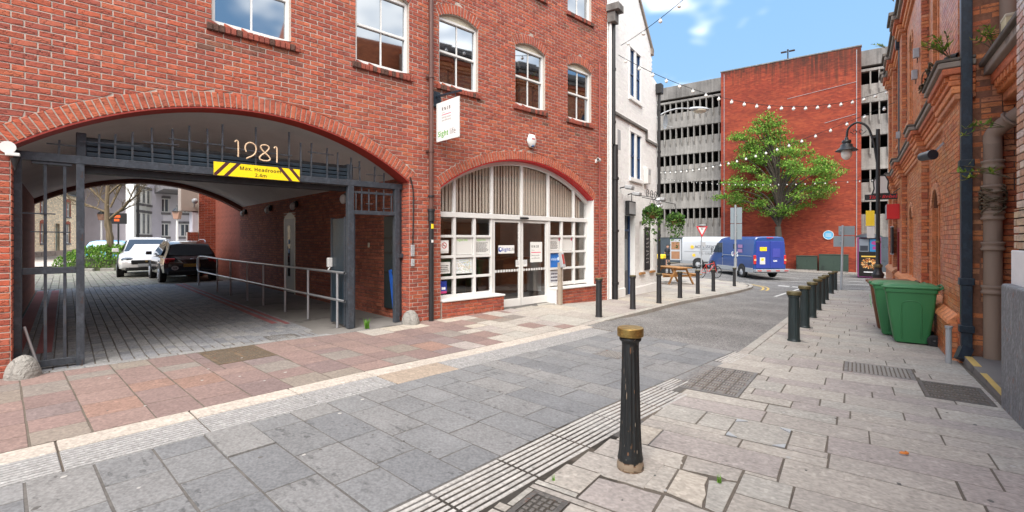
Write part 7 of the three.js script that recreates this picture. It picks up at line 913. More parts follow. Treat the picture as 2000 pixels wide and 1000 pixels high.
  // swan-neck lamp on the right footway
  const L = thing('swan_neck_lamp', 'black swan-neck street lamp on the right footway', 'street lamp', onG(FB, 19.6, 0.62), FB.rot), I = M.ironBlack; put(L, 'post', [lathe([[0.15, 0], [0.15, 0.9], [0.17, 0.92], [0.17, 0.98], [0.11, 1.06], [0.10, 1.2], [0.115, 1.22], [0.115, 1.26], [0.06, 1.34], [0.06, 2.0], [0.07, 2.02], [0.055, 2.06], [0.055, 5.7], [0, 5.72]], 24)], I); put(L, 'brass_band', lathe([[0.1, 1.19], [0.121, 1.2], [0.121, 1.28], [0.1, 1.29]], 20), M.brassDull); put(L, 'brass_band', lathe([[0.06, 1.99], [0.075, 2.0], [0.075, 2.05], [0.06, 2.06]], 20), M.brassDull); put(L, 'arm', [tube([[0, 4.6, -0.02], [0, 5.3, -0.12], [0, 5.85, -0.3], [0, 6.0, -0.55], [0, 5.85, -0.78], [0, 5.55, -0.84]], 0.035, 40, 10), rod([0, 5.45, 0], [0, 5.45, -0.16], 0.02), rod([0, 4.8, 0], [0, 4.8, -0.06], 0.02), tube([[0, 5.7, -0.3], [0, 5.6, -0.42], [0, 5.68, -0.5], [0, 5.75, -0.45], [0, 5.7, -0.4]], 0.012, 24, 6), tube([[0, 5.72, -0.74], [0, 5.62, -0.62], [0, 5.7, -0.56], [0, 5.76, -0.62], [0, 5.7, -0.66]], 0.012, 24, 6)], I); put(L, 'lamp_hood', lathe([[0, 5.55], [0.05, 5.54], [0.06, 5.46], [0.13, 5.44], [0.14, 5.36], [0.10, 5.34], [0.17, 5.3], [0.18, 5.22], [0.3, 5.12], [0.33, 5.09], [0.3, 5.08], [0.16, 5.1]].reverse(), 28).translate(0, 0, -0.84), I); put(L, 'glass_globe', new THREE.SphereGeometry(0.16, 20, 14).scale(1, 1.35, 1), mat('globe', [0.74, 0.72, 0.68], 0.2), [0, 5.0, -0.84]); put(L, 'yellow_notice', bx(-0.09, -0.08, 2.55, 3.05, -0.32, -0.09), M.yellowSign); put(L, 'white_notice', bx(-0.09, -0.08, 2.15, 2.52, -0.29, -0.09), M.plasticWhite);
  // projecting signs of the bar
  const ts = thing('bar_sign', 'black projecting board with red Tiny Rebel script and a pale cut-out panel above', 'sign', FB.at(20.3, 0, 0.74), FB.rot); put(ts, 'board', rb(-0.03, 0.03, 2.93, 3.12, -0.46, 0.42, 0.008), M.black); const td = decal(0.9, 0.2, 256, (x, W, H) => tx(x, 'Tiny Rebel', W * 0.55, H * 0.5, 'italic bold 42px serif', '#d8252c', 'center')); put(ts, 'lettering', new THREE.PlaneGeometry(0.86, 0.19).rotateY(-Math.PI / 2), td, [-0.0315, 3.025, -0.02]); put(ts, 'cut_out_panel', [ext([[-0.26, 3.12], [0.26, 3.12], [0.2, 3.3], [0.22, 3.55], [0.12, 3.76], [-0.12, 3.76], [-0.22, 3.55], [-0.2, 3.3]], 0.03, 0.004).rotateY(-Math.PI / 2).translate(0.015, 0, -0.02)], M.black); put(ts, 'panel_face', [ext([[-0.2, 3.15], [0.2, 3.15], [0.16, 3.3], [0.18, 3.54], [0.1, 3.72], [-0.1, 3.72], [-0.18, 3.54], [-0.16, 3.3]], 0.004).rotateY(-Math.PI / 2).translate(-0.0155, 0, -0.02)], M.plasticWhite); put(ts, 'bracket', rod([0, 3.14, 0.3], [0, 3.3, 0.5], 0.015), M.ironBlack);
  const rbx = thing('red_box_sign', 'red box sign projecting over the shop door', 'sign', FB.at(20.8, 0, 1.06), FB.rot); put(rbx, 'box', rb(-0.4, 0.4, 2.28, 2.78, -0.18, 0.16, 0.01), mat('signBoxRed', [0.62, 0.012, 0.012], 0.4)); put(rbx, 'grey_side', bx(-0.39, 0.39, 2.29, 2.77, -0.186, -0.18), M.plasticGrey);
  const mb = thing('menu_board', 'dark wall board beyond the shop door', 'sign', FB.at(23.4, 1.55, 1.17), FB.rot); put(mb, 'panel', rb(-0.45, 0.45, -0.5, 0.5, -0.03, 0.03, 0.01), M.black); put(mb, 'frame', [rb(-0.48, 0.48, 0.5, 0.54, -0.04, 0.03, 0.005), rb(-0.48, 0.48, -0.54, -0.5, -0.04, 0.03, 0.005)], M.plasticGrey);
}
// festoon lights across the street
{
  const fest = (label, a, b, sag, n, r, skip = 0) => { const T = thing('festoon_lights', label, 'string lights', V(0, 0, 0), 0, 'festoon lights over the street'), at = (t) => V().lerpVectors(a, b, t).add(V(0, -sag * 4 * t * (1 - t), 0)), pts = []; for (let i = 0; i <= 24; i++) { const p = at(i / 24); pts.push([p.x, p.y, p.z]); } put(T, 'cable', tube(pts, 0.009, 60, 5), M.rubber); for (let i = skip; i < n; i++) { const p = at((i + 0.5) / n), q = new THREE.Group(); put(T, 'bulb', new THREE.SphereGeometry(r, 12, 8), mat('bulb', [0.82, 0.80, 0.74], 0.25), [p.x, p.y - r * 1.6, p.z]); put(T, 'lamp_holder', cyl(r * 0.5, r * 0.5, r * 1.1, p.x, p.y - r, p.z, 8), M.plasticGrey); } };
  fest('festoon string from the pub gable out over the camera', FP.at(0.9, 7.35, 0.05), FB.at(9.0, 9.0, 1.0), 0.5, 11, 0.05);
  fest('level festoon string from the pub to the terracotta eaves', FP.at(0.7, 7.0, 0.05), FB.at(20.0, 6.55, 1.0), 1.0, 22, 0.048);
  fest('descending festoon string from the terracotta front to the far left', FB.at(20.5, 6.2, 1.1), FB.at(40.5, 8.1, -17), 1.2, 34, 0.055);
  fest('low festoon string before the brick tower', FB.at(27, 4.3, 0.9), FB.at(43.4, 7.6, -16), 0.5, 36, 0.032);
}
// passer-by at the open van door
{
  const T = thing('person', 'person in black top, dark shorts and cap standing at the open van door', 'person', onG(FB, 39.6, -12.6, -0.09), FB.rot + 1.2);
  const J2 = { hip: [0, 0.93, 0, 0.13], chest: [0, 1.32, 0.02, 0.155], neck: [0, 1.5, 0.02, 0.055], lh: [0.09, 0.9, 0, 0.095], lk: [0.10, 0.48, 0.02, 0.06], la: [0.10, 0.08, -0.02, 0.04], lt: [0.11, 0.04, 0.14, 0.035], rh: [-0.09, 0.9, 0, 0.095], rk: [-0.12, 0.48, 0.06, 0.06], ra: [-0.13, 0.08, 0.03, 0.04], rt: [-0.14, 0.04, 0.19, 0.035], ls: [0.19, 1.42, 0.01, 0.065], le: [0.26, 1.13, 0.02, 0.045], lw: [0.24, 0.93, 0.16, 0.032], lf: [0.24, 0.85, 0.22, 0.03], rs: [-0.19, 1.42, 0.01, 0.065], re: [-0.27, 1.15, 0.03, 0.045], rw: [-0.20, 0.98, 0.2, 0.032], rf: [-0.18, 0.92, 0.27, 0.03], hd: [0, 1.64, 0.03, 0.10], hd2: [0, 1.70, 0.02, 0.105] };
  const bones = [['hip', 'chest'], ['chest', 'neck'], ['neck', 'hd'], ['hd', 'hd2'], ['lh', 'lk'], ['lk', 'la'], ['la', 'lt'], ['rh', 'rk'], ['rk', 'ra'], ['ra', 'rt'], ['ls', 'le'], ['le', 'lw'], ['lw', 'lf'], ['rs', 're'], ['re', 'rw'], ['rw', 'rf'], ['ls', 'rs'], ['hip', 'lh'], ['hip', 'rh']].map(([a, b]) => [J2[a], J2[b]]);
  const N = 84, sz = 2.0, mc = new MarchingCubes(N, M.black, false, false, 200000); mc.isolation = 0; const f = (x, y, z) => { let r = 9; for (const [a, b] of bones) { const ba = [b[0] - a[0], b[1] - a[1], b[2] - a[2]], pa = [x - a[0], y - a[1], z - a[2]], h = clamp((pa[0] * ba[0] + pa[1] * ba[1] + pa[2] * ba[2]) / (ba[0] ** 2 + ba[1] ** 2 + ba[2] ** 2)), d = Math.hypot(pa[0] - ba[0] * h, pa[1] - ba[1] * h, pa[2] - ba[2] * h) - lerp(a[3], b[3], h), k = 0.05, e = Math.max(k - Math.abs(r - d), 0) / k; r = Math.min(r, d) - e * e * k * 0.25; } return r; };
  for (let k = 0; k < N; k++) for (let j = 0; j < N; j++) for (let i = 0; i < N; i++) { const w = (q) => (q - N / 2) / (N / 2) * sz / 2; mc.field[i + j * N + k * N * N] = -f(w(i), w(j) + 0.92, w(k)); } mc.update();
  const q = new THREE.BufferGeometry(); q.setAttribute('position', new THREE.Float32BufferAttribute(mc.positionArray.slice(0, mc.count * 3), 3)); q.setAttribute('normal', new THREE.Float32BufferAttribute(mc.normalArray.slice(0, mc.count * 3), 3)); q.scale(sz / 2, sz / 2, sz / 2); q.translate(0, 0.92, 0); const p = q.attributes.position, cl = new Float32Array(p.count * 3); for (let i = 0; i < p.count; i++) { const x = Math.abs(p.getX(i)), y = p.getY(i); cl.set(y < 0.10 ? [0.02, 0.02, 0.02] : y < 0.55 ? [0.45, 0.25, 0.18] : y < 0.95 && x < 0.2 ? [0.02, 0.022, 0.028] : y > 1.52 || (x > 0.2 && y < 1.2) ? [0.45, 0.25, 0.18] : [0.016, 0.018, 0.024], i * 3); } q.setAttribute('color', new THREE.BufferAttribute(cl, 3)); put(T, 'body', q, mat('bodyVC', [1, 1, 1], 0.8, { vertexColors: true })); put(T, 'cap', [new THREE.SphereGeometry(0.118, 16, 8, 0, 6.3, 0, 1.5).translate(0, 1.71, 0.02), rb(-0.07, 0.07, 1.715, 1.73, 0.1, 0.2, 0.006)], M.black);
}

// ------------------------------------------------------------------ courtyard beyond the passage
function car(T, m, o = {}) {                                        // x forward, 4.2 long, 1.8 wide; o.h = height
  const H = o.h ?? 1.5, belt = o.belt ?? 0.92, L = 2.1;
  const ring = (x, w, bot, top) => { const q = [[0.86, 0], [0.98, 0.12], [1.0, 0.4], [1.0, 0.65], [0.96, 0.9], [0.86, 1.0], [0.4, 1.03]], a = []; for (const [p, t] of q) a.push([x, lerp(bot, top, t), w * p]); for (const [p, t] of q.slice().reverse()) a.push([x, lerp(bot, top, t), -w * p]); return a; };
  put(T, 'body', creased(loft([ring(-L, 0.72, 0.42, 0.84), ring(-L + 0.1, 0.84, 0.32, 0.95), ring(-L + 0.5, 0.89, 0.24, belt + 0.02), ring(-0.6, 0.9, 0.22, belt), ring(0.7, 0.9, 0.22, belt - 0.02), ring(1.2, 0.89, 0.24, belt - 0.03), ring(L - 0.35, 0.84, 0.27, 0.80), ring(L - 0.08, 0.74, 0.33, 0.66), ring(L, 0.6, 0.38, 0.56)]), 38), m);
  const g4 = (x, w, y, y2, w2) => [[x, y, w], [x, y2, w2], [x, y2 + 0.03, w2 * 0.6], [x, y2 + 0.03, -w2 * 0.6], [x, y2, -w2], [x, y, -w]];
  put(T, 'roof', creased(loft([g4(-L + 0.12, 0.80, belt - 0.1, belt - 0.05, 0.78), g4(-L + 0.42, 0.82, belt - 0.05, H - 0.12, 0.60), g4(-L + 0.75, 0.84, belt - 0.05, H - 0.03, 0.62), g4(-0.3, 0.85, belt - 0.05, H, 0.63), g4(0.25, 0.85, belt - 0.05, H - 0.05, 0.62), g4(1.15, 0.84, belt - 0.08, belt - 0.03, 0.72)]), 38), m);
  const pane = (P, off) => { const q = new THREE.BufferGeometry(); q.setAttribute('position', new THREE.Float32BufferAttribute([P[0], P[1], P[2], P[0], P[2], P[3]].flat(), 3)); q.computeVertexNormals(); const n = q.attributes.normal; return q.translate(n.getX(0) * off, n.getY(0) * off, n.getZ(0) * off); };
  put(T, 'rear_window', pane([[-L + 0.18, belt + 0.02, -0.70], [-L + 0.18, belt + 0.02, 0.70], [-L + 0.40, H - 0.15, 0.56], [-L + 0.40, H - 0.15, -0.56]], 0.03), M.glassDark); put(T, 'windscreen', pane([[1.06, belt + 0.01, 0.70], [1.06, belt + 0.01, -0.70], [0.32, H - 0.08, -0.57], [0.32, H - 0.08, 0.57]], 0.025), M.glassDark);
  for (const s of [-1, 1]) { const P = [[-1.45, belt + 0.02, s * 0.845], [0.85, belt + 0.0, s * 0.845], [0.22, H - 0.1, s * 0.645], [-1.25, H - 0.13, s * 0.645]]; put(T, 'side_window', pane(s > 0 ? P : P.slice().reverse(), 0.02), M.glassDark); put(T, 'door_mirror', rb(0.75, 0.88, belt, belt + 0.14, -0.1, 0.1, 0.03).translate(0, 0, s * 0.98), m); put(T, 'headlight', mv(new THREE.SphereGeometry(0.15, 14, 10).scale(1.0, 0.55, 1.35), L - 0.22, 0.68, s * 0.57), M.glassDark); put(T, 'tail_light', rb(-L - 0.02, -L + 0.25, 0.72, 0.90, -0.16, 0.16, 0.04).translate(0.02, 0, s * 0.66), M.redGloss);
    for (const x of [-1.28, 1.3]) { const w = new THREE.Group(); w.name = 'wheel'; w.position.set(x, 0.32, s * 0.80); if (s < 0) w.rotation.y = Math.PI; T.add(w); put(w, 'tyre', wheelGeo(0.32, 0.21), M.rubber); put(w, 'rim', rimGeo(0.32, 0.21), M.alu, [0, 0, 0.03]); put(T, 'wheel_arch', mv(new THREE.CylinderGeometry(0.37, 0.37, 0.05, 20).rotateX(Math.PI / 2), x, 0.35, s * 0.882), M.black); } }
  put(T, 'front_grille', [rb(L - 0.10, L + 0.015, 0.50, 0.66, -0.46, 0.46, 0.03), rb(L - 0.12, L + 0.01, 0.28, 0.40, -0.55, 0.55, 0.03)], M.black); put(T, 'number_plate', o.front ? rb(L + 0.01, L + 0.03, 0.42, 0.52, -0.26, 0.26, 0.004) : rb(-L - 0.015, -L + 0.02, 0.58, 0.69, -0.26, 0.26, 0.004), o.front ? M.plasticGrey : mat('plateYellow', [0.42, 0.27, 0.05], 0.5)); put(T, 'bumper', [rb(-L - 0.03, -L + 0.2, 0.30, 0.46, -0.74, 0.74, 0.05), rb(L - 0.3, L + 0.0, 0.26, 0.40, -0.62, 0.62, 0.05)], M.rubber);
}
{
  const K = thing('parked_car', 'black hatchback with a white GB oval, parked just beyond the passage', 'car', FA.at(3.78, 0, -15.1), FA.rot + Math.PI / 2), bk = mat('carBlack', [0.012, 0.014, 0.018], 0.2, { clearcoat: 1, clearcoatRoughness: 0.05 }); car(K, bk, { h: 1.52, belt: 0.98 }); put(K, 'country_sticker', mv(new THREE.CylinderGeometry(0.11, 0.11, 0.01, 24).rotateZ(Math.PI / 2).scale(1, 0.72, 1), -2.115, 0.55, -0.52), M.plasticWhite); const gb = decal(0.2, 0.13, 128, (x, W, H) => tx(x, 'GB', W / 2, H / 2, 'bold 70px sans-serif', '#111', 'center')); put(K, 'sticker_lettering', new THREE.PlaneGeometry(0.17, 0.11).rotateY(-Math.PI / 2), gb, [-2.124, 0.55, -0.52]); put(K, 'badge', rb(-2.09, -2.06, 0.80, 0.88, -0.05, 0.05, 0.01), M.alu); put(K, 'roof_rail', [-1, 1].map((s) => tube([[-1.3, 1.50, s * 0.58], [-1.1, 1.56, s * 0.58], [0, 1.56, s * 0.58], [0.2, 1.50, s * 0.58]], 0.018, 20, 6)), M.alu);
  const wp = V(-16.7, 0.0, -21.8), Wc = thing('parked_car', 'white hatchback facing the passage beside the hedge mound', 'car', wp, Math.atan2(-(21.6), 16.2) + 0.10 + 0), wm = mat('carWhite', [0.62, 0.61, 0.60], 0.25, { clearcoat: 0.8 }); car(Wc, wm, { h: 1.5, belt: 0.95, front: true }); put(Wc, 'badge', rb(2.08, 2.12, 0.58, 0.64, -0.04, 0.04, 0.01), M.brass);
  Wc.scale.setScalar(1.1); Wc.rotation.y = Math.atan2(-0.80, 0.60);   // nose towards the arch
  const dk = thing('parked_car', 'dark estate car behind the white hatchback', 'car', V(-16.6, 0, -27.5), 0.25), dm = mat('carGrey', [0.05, 0.055, 0.06], 0.25, { clearcoat: 0.8 }); car(dk, dm, { h: 1.5 });
  const sv = thing('parked_car', 'silver car at the back of the courtyard behind the black hatchback', 'car', V(-17.2, 0, -31), 0.3); car(sv, mat('carSilver', [0.5, 0.51, 0.53], 0.3, { metalness: 0.4 }), { h: 1.5 });
  const bl = thing('parked_car', 'bright blue car half hidden behind the bare tree', 'car', V(-30, 0, -36.5), 0.5); car(bl, mat('carBlue', [0.03, 0.26, 0.52], 0.25, { clearcoat: 0.8 }), { h: 1.5 });
  // planted mound and pollarded tree
  const mp = V(-21.6, 0, -25.6), mound = thing('hedge_mound', 'low rounded green shrub mound in the courtyard', 'shrub', mp), R = rng(901), Lf = [], pal = [[0.10, 0.21, 0.03], [0.14, 0.28, 0.045], [0.07, 0.15, 0.025], [0.20, 0.30, 0.06]]; put(mound, 'soil', new THREE.SphereGeometry(1, 24, 10, 0, 6.3, 0, 1.57).scale(2.3, 0.62, 1.7), mat('soil', [0.05, 0.06, 0.025], 0.95)); for (let i = 0; i < 5200; i++) { const a = R() * 6.283, e = Math.asin(Math.sqrt(R())), k = 1 + 0.08 * Math.sin(a * 5) + (R() - 0.3) * 0.1, q = new THREE.PlaneGeometry(0.05, 0.11); q.rotateX(R() * 3); q.rotateY(R() * 6.28); q.translate(Math.cos(a) * Math.cos(e) * 2.35 * k, Math.sin(e) * 1.15 * k + 0.02, Math.sin(a) * Math.cos(e) * 1.75 * k); Lf.push(tint(flat(q), jitter(pal[Math.floor(R() * 4)], R, 0.25))); } put(mound, 'foliage', Lf, M.leafVC).userData.kind = 'stuff';
  for (let i = 0; i < 18; i++) { const a = i / 18 * 6.283; put(mound, 'edging_stone', rb(-0.28, 0.28, -0.02, 0.14, -0.08, 0.08, 0.03).rotateY(-a + 1.57), M.guardStone, [Math.cos(a) * 2.5, 0, Math.sin(a) * 1.9]); }
  const tr = thing('pollarded_tree', 'bare pollarded tree with knobbly trunk on the shrub mound', 'tree', mp.clone().add(V(-0.1, 0.4, 0))), Wd = [], br = (p, d, len, r, dep) => { const pts = [[p.x, p.y, p.z]]; let q = p.clone(), dd = d.clone(); for (let i = 0; i < 3; i++) { dd.add(V((R() - 0.5) * 0.35, (R() - 0.35) * 0.25, (R() - 0.5) * 0.35)).normalize(); q = q.clone().addScaledVector(dd, len / 3); pts.push([q.x, q.y, q.z]); } Wd.push(tube(pts, r, 8, 6)); if (dep > 0) { const n = dep > 2 ? 4 : 5; for (let i = 0; i < n; i++) { const k = 1 + Math.floor(R() * 3), b = V(...pts[k]); br(b, dd.clone().add(V((R() - 0.5) * 1.8, (R() - 0.2) * 0.9, (R() - 0.5) * 1.8)).normalize(), len * (0.5 + R() * 0.25), r * 0.42, dep - 1); } } };
  const tk = lathe([[0.19, -0.2], [0.15, 0.1], [0.12, 0.5], [0.14, 0.9], [0.18, 1.3], [0.14, 1.6], [0.17, 1.95], [0.12, 2.3], [0.10, 3.0], [0.09, 5.2]], 14), tp = tk.attributes.position; for (let i = 0; i < tp.count; i++) { const y = tp.getY(i); tp.setX(i, tp.getX(i) * (1 + 0.25 * (fbm(y * 0.3 + 0.5, i * 0.07, 5, 5, 2, 4) - 0.5)) + 0.10 * Math.sin(y * 1.7)); } tk.computeVertexNormals(); put(tr, 'trunk', tk, M.barkPale);
  br(V(0.1, 2.3, 0), V(0.9, 0.55, 0.2).normalize(), 1.7, 0.07, 3); br(V(0, 2.6, 0), V(-0.9, 0.4, 0.1).normalize(), 1.9, 0.06, 3); br(V(0.1, 2.9, 0), V(0.35, 1, -0.3).normalize(), 2.0, 0.055, 3); br(V(0, 3.0, 0), V(-0.6, 0.8, 0.3).normalize(), 1.8, 0.06, 3); br(V(0, 3.6, 0), V(0.7, 0.6, 0).normalize(), 1.6, 0.05, 2); put(tr, 'branches', Wd, M.barkPale);
  const db = thing('display_board', 'black board with orange digits behind the bare tree', 'sign', V(-24.8, 2.9, -30), 0.6); put(db, 'panel', rb(-0.42, 0.42, -0.34, 0.34, -0.06, 0.06, 0.02), M.black); put(db, 'orange_digits', [bx(-0.25, 0.1, 0.05, 0.2, 0.06, 0.065), bx(-0.2, 0.05, -0.18, -0.03, 0.06, 0.065)], mat('orangeD', [0.75, 0.12, 0.02], 0.5)); put(db, 'post', cyl(0.05, 0.05, 2.6, 0, -2.9, 0, 8), M.black);
  const lan = (p, h, label) => { const L = thing('lantern_post', label, 'lamp post', p, 0, 'courtyard lantern posts'); put(L, 'post', lathe([[0.13, 0], [0.13, 0.6], [0.08, 0.8], [0.06, h - 0.5], [0.09, h - 0.45], [0.05, h - 0.4]], 14), M.white); put(L, 'lantern', ext([[-0.14, 0], [0.14, 0], [0.25, 0.5], [-0.25, 0.5]], 0.3, 0.01).translate(0, h - 0.4, -0.15), mat('lantern' + h, [0.30, 0.17, 0.12], 0.4)); put(L, 'cap', lathe([[0.3, 0.1], [0.18, 0.25], [0.05, 0.35], [0.03, 0.5], [0, 0.5]], 10).translate(0, h, 0), M.ironBlack); };
  lan(V(-34.5, 0, -40), 3.6, 'white lantern post before the stone cottages'); lan(V(-21.8, 0, -31), 3.3, 'white lantern post before the lilac building');
  const rl = thing('courtyard_rail', 'low grey rail behind the shrub mound', 'railing', V(-26, 0, -31), 0.1); for (let k = 0; k < 6; k++) put(rl, 'post', cyl(0.025, 0.025, 1.0, -2 + k * 1.6, 0, 0, 8), M.galv); put(rl, 'top_rail', rod([-2, 1, 0], [6, 1, 0], 0.025), M.galv); put(rl, 'middle_rail', rod([-2, 0.5, 0], [6, 0.5, 0], 0.022), M.galv);
}
{
  // terrace of rubble-stone cottages
  const FH = frame(-43.1, 42, -0.454, 0.891), H = thing('stone_cottages', 'terrace of pale rubble stone cottages with teal doors', 'building', FH.at(0, 0, 0), FH.rot);
  mat('rubble', [1, 1, 1], 0.95, { map: dtex(512, 3, (u, v) => { const c = Math.floor(v * 20), x = u * 9 + hash(c, 3, 9) * 3, i = Math.floor(x), e = Math.min(x - i, 1 - (x - i)) * 1.2, f = Math.min(v * 20 - c, 1 - (v * 20 - c)), k = hash(i % 9, c, 5), w = 0.75 + 0.5 * k, j = e < 0.07 || f < 0.12; const b = j ? [0.62, 0.56, 0.46] : [0.80 * w, 0.61 * w, 0.40 * w]; const n = 0.8 + 0.4 * fbm(u, v, 40, 40, 3, 7); return b.map((q) => q * n); }) });
  const wins = [[3.55, 4.35, 4.1, 5.6], [10.05, 11.05, 4.0, 5.6], [16.3, 17.35, 4.0, 5.6], [20.4, 21.3, 3.9, 5.4], [9.9, 10.95, 1.15, 3.2], [16.4, 17.4, 1.1, 3.15], [20.4, 21.3, 1.1, 3.1], [3.5, 4.3, 1.2, 3.1], [-4.5, -3.6, 4.1, 5.6], [-4.5, -3.6, 1.2, 3.1]], drs = [[0.75, 2.2], [7.0, 8.1], [13.2, 14.3]];
  put(H, 'front_wall', mv(ext([[-14, -0.2], [24, -0.2], [24, 6.4], [-14, 6.4]], 0.4, 0, [...wins.map(([a, b, c, d]) => [[a, c], [b, c], [b, d], [a, d]]), ...drs.map(([a, b]) => [[a, 0.4], [b, 0.4], [b, 3.2], [a, 3.2]])]), 0, 0, -0.4), M.rubble);
  wins.forEach(([a, b, c, d]) => { const w = new THREE.Group(); w.name = 'sash_window'; H.add(w); put(w, 'frame', [bx(a, a + 0.12, c, d, -0.2, -0.1), bx(b - 0.12, b, c, d, -0.2, -0.1), bx(a + 0.12, b - 0.12, (c + d) / 2 - 0.06, (c + d) / 2 + 0.06, -0.2, -0.1), bx(a + 0.12, b - 0.12, c, c + 0.12, -0.2, -0.1), bx((a + b) / 2 - 0.04, (a + b) / 2 + 0.04, c + 0.12, d, -0.19, -0.11)], M.white); put(w, 'pane', bx(a + 0.1, b - 0.1, c, d, -0.22, -0.2), M.glassDark); put(w, 'brick_head', mv(ext([[a - 0.15, d], [b + 0.15, d], [b + 0.1, d + 0.22], [(a + b) / 2, d + 0.36], [a - 0.1, d + 0.22]], 0.1), 0, 0, -0.06), M.red5); put(w, 'brick_jamb', [bx(a - 0.16, a, c, d, -0.06, 0.03), bx(b, b + 0.16, c, d, -0.06, 0.03)], M.red5); put(w, 'sill', bx(a - 0.12, b + 0.12, c - 0.15, c, -0.1, 0.1), M.roofSlate); });
  drs.forEach(([a, b]) => { const d = new THREE.Group(); d.name = 'front_door'; H.add(d); put(d, 'door_leaf', bx(a, b, 0.4, 3.2, -0.3, -0.22), mat('teal' + a, [0.16, 0.25, 0.24], 0.5)); put(d, 'brick_jamb', [bx(a - 0.2, a, 0.4, 3.2, -0.1, 0.03), bx(b, b + 0.2, 0.4, 3.2, -0.1, 0.03)], M.rubble); put(d, 'fanlight', bx(a + 0.1, b - 0.1, 2.7, 3.1, -0.22, -0.21), M.glassDark); });
  put(H, 'roof', [mv(ext([[0.35, 6.35], [0.35, 6.5], [-4.5, 9.8], [-4.5, 9.6]], 38), 0, 0, 0).rotateY(Math.PI / 2).translate(-14, 0, 0).scale(1, 1, -1).scale(1, 1, -1)], M.roofSlate); put(H, 'gutter', bx(-14, 24, 6.3, 6.42, 0.02, 0.2), M.ironBlack); put(H, 'house_mass', bx(-14, 24, -0.2, 6.3, -8, -0.42), M.rubble); put(H, 'front_step', bx(-14, 24, -0.2, 0.42, 0.0, 1.4), mat('pavH', [0.36, 0.28, 0.23], 0.9, { map: TX.grime })); put(H, 'downpipe', cyl(0.06, 0.06, 6.2, -0.35, 0.2, 0.12, 8), M.black);
  // lilac and white rendered block
  mat('lilac', [0.58, 0.55, 0.62], 0.85, { map: TX.plaster }); mat('lilacPale', [0.64, 0.61, 0.66], 0.85, { map: TX.plaster });
  const B = thing('rendered_block', 'lilac and white rendered block with slate mansard roof', 'building', V(0, 0, 0), 0), FW = frame(-31.9, 40.3, -0.308, 0.951), FL = frame(-33.1, 44, 0.7292, 0.6843);
  const inF = (F, q) => { const k = merge(Array.isArray(q) ? q : [q]); k.rotateY(F.rot); k.translate(F.o[0], 0, -F.o[1]); return k; };
  put(B, 'gable_wall', inF(frame(-36.2, 42.5, 0.86, -0.51 * 0.4), bx(-3.2, 3.05, -0.2, 9.5, -3, 0)), M.lilac); put(B, 'white_wall', inF(FW, bx(0, 3.95, -0.2, 6.3, -0.5, 0)), M.whiteWall); put(B, 'white_wall_return', inF(FW, bx(-0.4, 0, -0.2, 6.3, -0.5, 0.05)), M.whiteWall); put(B, 'lilac_wall', inF(FL, bx(0, 12, -0.2, 5.8, -0.5, 0)), M.lilacPale); put(B, 'mansard', [inF(FL, ext([[0.3, 5.8], [-0.6, 7.4], [-6, 7.4], [-6, 5.8]], 12).rotateY(Math.PI / 2).scale(1, 1, 1).translate(0, 0, 0)), inF(FW, bx(0, 3.95, 6.3, 7.6, -5, -0.2))], M.roofSlate);
  const win = (F, a, b, c, d) => { put(B, 'window_frame', inF(F, [bx(a, b, c, d, 0.0, 0.05)]), M.white); put(B, 'window_pane', inF(F, bx(a + 0.09, (a + b) / 2 - 0.04, c + 0.09, d - 0.09, 0.05, 0.06)), M.glassDark); put(B, 'window_pane', inF(F, bx((a + b) / 2 + 0.04, b - 0.09, c + 0.09, d - 0.09, 0.05, 0.06)), M.glassDark); put(B, 'window_surround', inF(F, [bx(a - 0.12, b + 0.12, d, d + 0.22, 0, 0.08), bx(a - 0.12, b + 0.12, c - 0.2, c, 0, 0.1)]), M.roofSlate); };
  win(FL, 0.44, 1.15, 4.1, 5.4); win(FL, 0.44, 1.15, 1.84, 3.07); win(FL, 2.0, 2.75, 1.84, 3.07); win(FL, 2.2, 2.9, 4.1, 5.4); for (const a of [0.35, 1.3, 2.25, 3.2]) { win(FW, a, a + 0.55, 2.0, 3.9); win(FW, a, a + 0.55, 4.7, 6.0); } put(B, 'downpipe', inF(FW, cyl(0.09, 0.09, 6.4, 0.15, 0, 0.15, 8)), M.black); put(B, 'downpipe', inF(FL, cyl(0.08, 0.08, 6.4, 0.1, 0, 0.12, 8)), M.black);
  // red brick yard wall and overhanging beige block at the right
  const Y = thing('yard_wall', 'red brick yard wall beyond the passage on the right', 'wall', FA.at(0, 0, -16.6), FA.rot); put(Y, 'backing', [bx(4.62, 9, -0.1, 3.6, -0.3, -0.012), bx(4.2, 4.6, -0.1, 1.9, -0.3, -0.012), bx(9, 9.1, -0.1, 3.6, -0.3, -0.012)], M.mortar); put(Y, 'side_wall', bx(5.25, 5.5, -0.1, 3.6, -0.01, 4.2), mat('yardSide', [0.36, 0.10, 0.06], 0.9, { map: TX.brick })); put(Y, 'brickwork', brickMesh([...courses(4.62, 8, -0.1, 3.6, [], 911), ...courses(4.2, 4.6, -0.1, 1.9, [], 912)], RED, -0.012, 0, 913), M.brickVC).userData.kind = 'stuff';
  const O = thing('beige_oriel', 'beige and lilac rendered overhang above the yard wall', 'building', FA.at(0, 0, -16.9), FA.rot); put(O, 'upper_render', rb(3.98, 5.25, 2.82, 4.6, -0.5, 0.2, 0.02), mat('beige', [0.42, 0.35, 0.30], 0.9, { map: TX.plaster })); put(O, 'lower_render', rb(4.4, 5.24, 1.9, 2.8, -0.5, 0.16, 0.02), M.lilacPale); const yc = thing('yard_camera', 'white dome camera on the beige overhang', 'camera', FA.at(4.45, 3.2, -16.68), FA.rot); put(yc, 'arm', bar([0, -0.2, 0], [0, 0, 0.2], 0.04, 0.04), M.plasticGrey); put(yc, 'dome', new THREE.SphereGeometry(0.12, 14, 10).translate(0, 0.05, 0.22), M.plasticGrey);
}
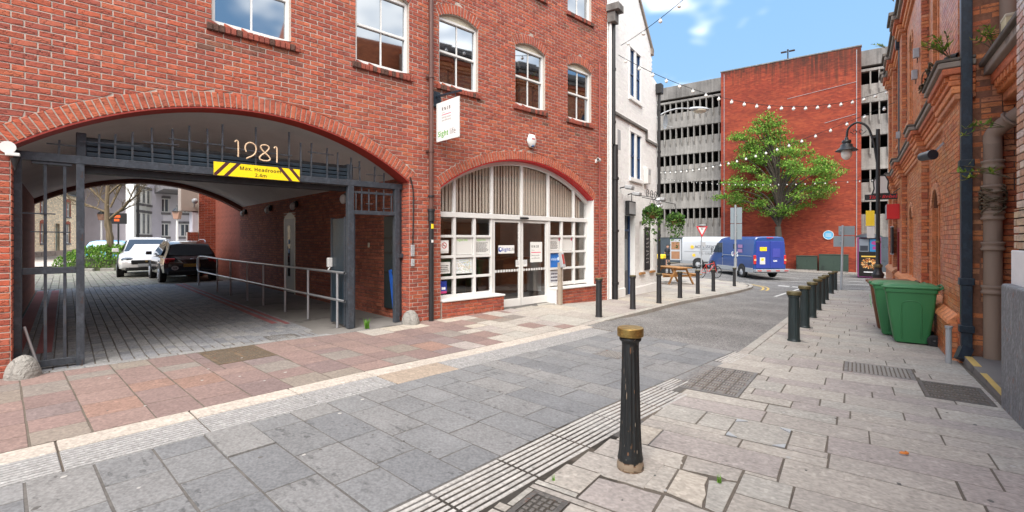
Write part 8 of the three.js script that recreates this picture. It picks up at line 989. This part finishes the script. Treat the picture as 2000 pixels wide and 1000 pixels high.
{ // small growth and litter
  const tuft = (label, p, n, s, seed) => { const T = thing('weed_tuft', label, 'plant', p), R = rng(seed), L = []; for (let i = 0; i < n; i++) { const a = R() * 6.28, h = s * (0.5 + R() * 0.7), q = new THREE.PlaneGeometry(s * 0.12, h, 1, 3), v = q.attributes.position; for (let k = 0; k < v.count; k++) { const t = v.getY(k) / h + 0.5; v.setX(k, v.getX(k) * (1 - t * 0.8)); v.setZ(k, t * t * s * (0.3 + R() * 0.05)); } q.translate((R() - 0.5) * s * 0.5, h / 2, 0); q.rotateY(a); q.computeVertexNormals(); L.push(tint(flat(q), jitter([0.16, 0.36, 0.05], R, 0.3))); } put(T, 'blades', L, M.leafVC).userData.kind = 'stuff'; };
  tuft('green weed tuft at the foot of the wicket post', FA.at(4.3, 0, -0.05), 60, 0.16, 1); tuft('bright weed in the cracked paving by the near bollard', onG(FB, 3.33, -0.72), 26, 0.05, 2); tuft('yellowish moss tuft at the edge of the ribbed band', onG(FB, 2.72, -1.62), 22, 0.035, 3);
  const leaf = thing('fallen_leaf', 'curled orange fallen leaf on the right footway', 'leaf', onG(FB, 4.62, 0.30, 0.004)); const q = new THREE.SphereGeometry(0.035, 10, 6, 0, 4, 0.5, 1.2); q.scale(1, 0.45, 0.7); put(leaf, 'blade', q.translate(0, 0.012, 0), mat('leafOrange', [0.50, 0.16, 0.03], 0.7, { side: THREE.DoubleSide })); const l2 = thing('leaf_litter', 'heap of brown dead leaves in the porch corner', 'leaves', FB.at(8.5, -0.045, 1.66)), R = rng(33), L = []; for (let i = 0; i < 40; i++) { const k = new THREE.PlaneGeometry(0.05, 0.06); k.rotateX(-1.57 + (R() - 0.5) * 1.6); k.rotateY(R() * 6); k.translate((R() - 0.5) * 0.2, 0.01 + R() * 0.05, (R() - 0.5) * 0.2); L.push(tint(flat(k), jitter([0.32, 0.15, 0.04], R, 0.3))); } put(l2, 'dead_leaves', L, M.leafVC).userData.kind = 'stuff';
}

scene.traverse((o) => { if (o.isMesh) { o.castShadow = true; o.receiveShadow = true; } });
renderer.render(scene, camera);
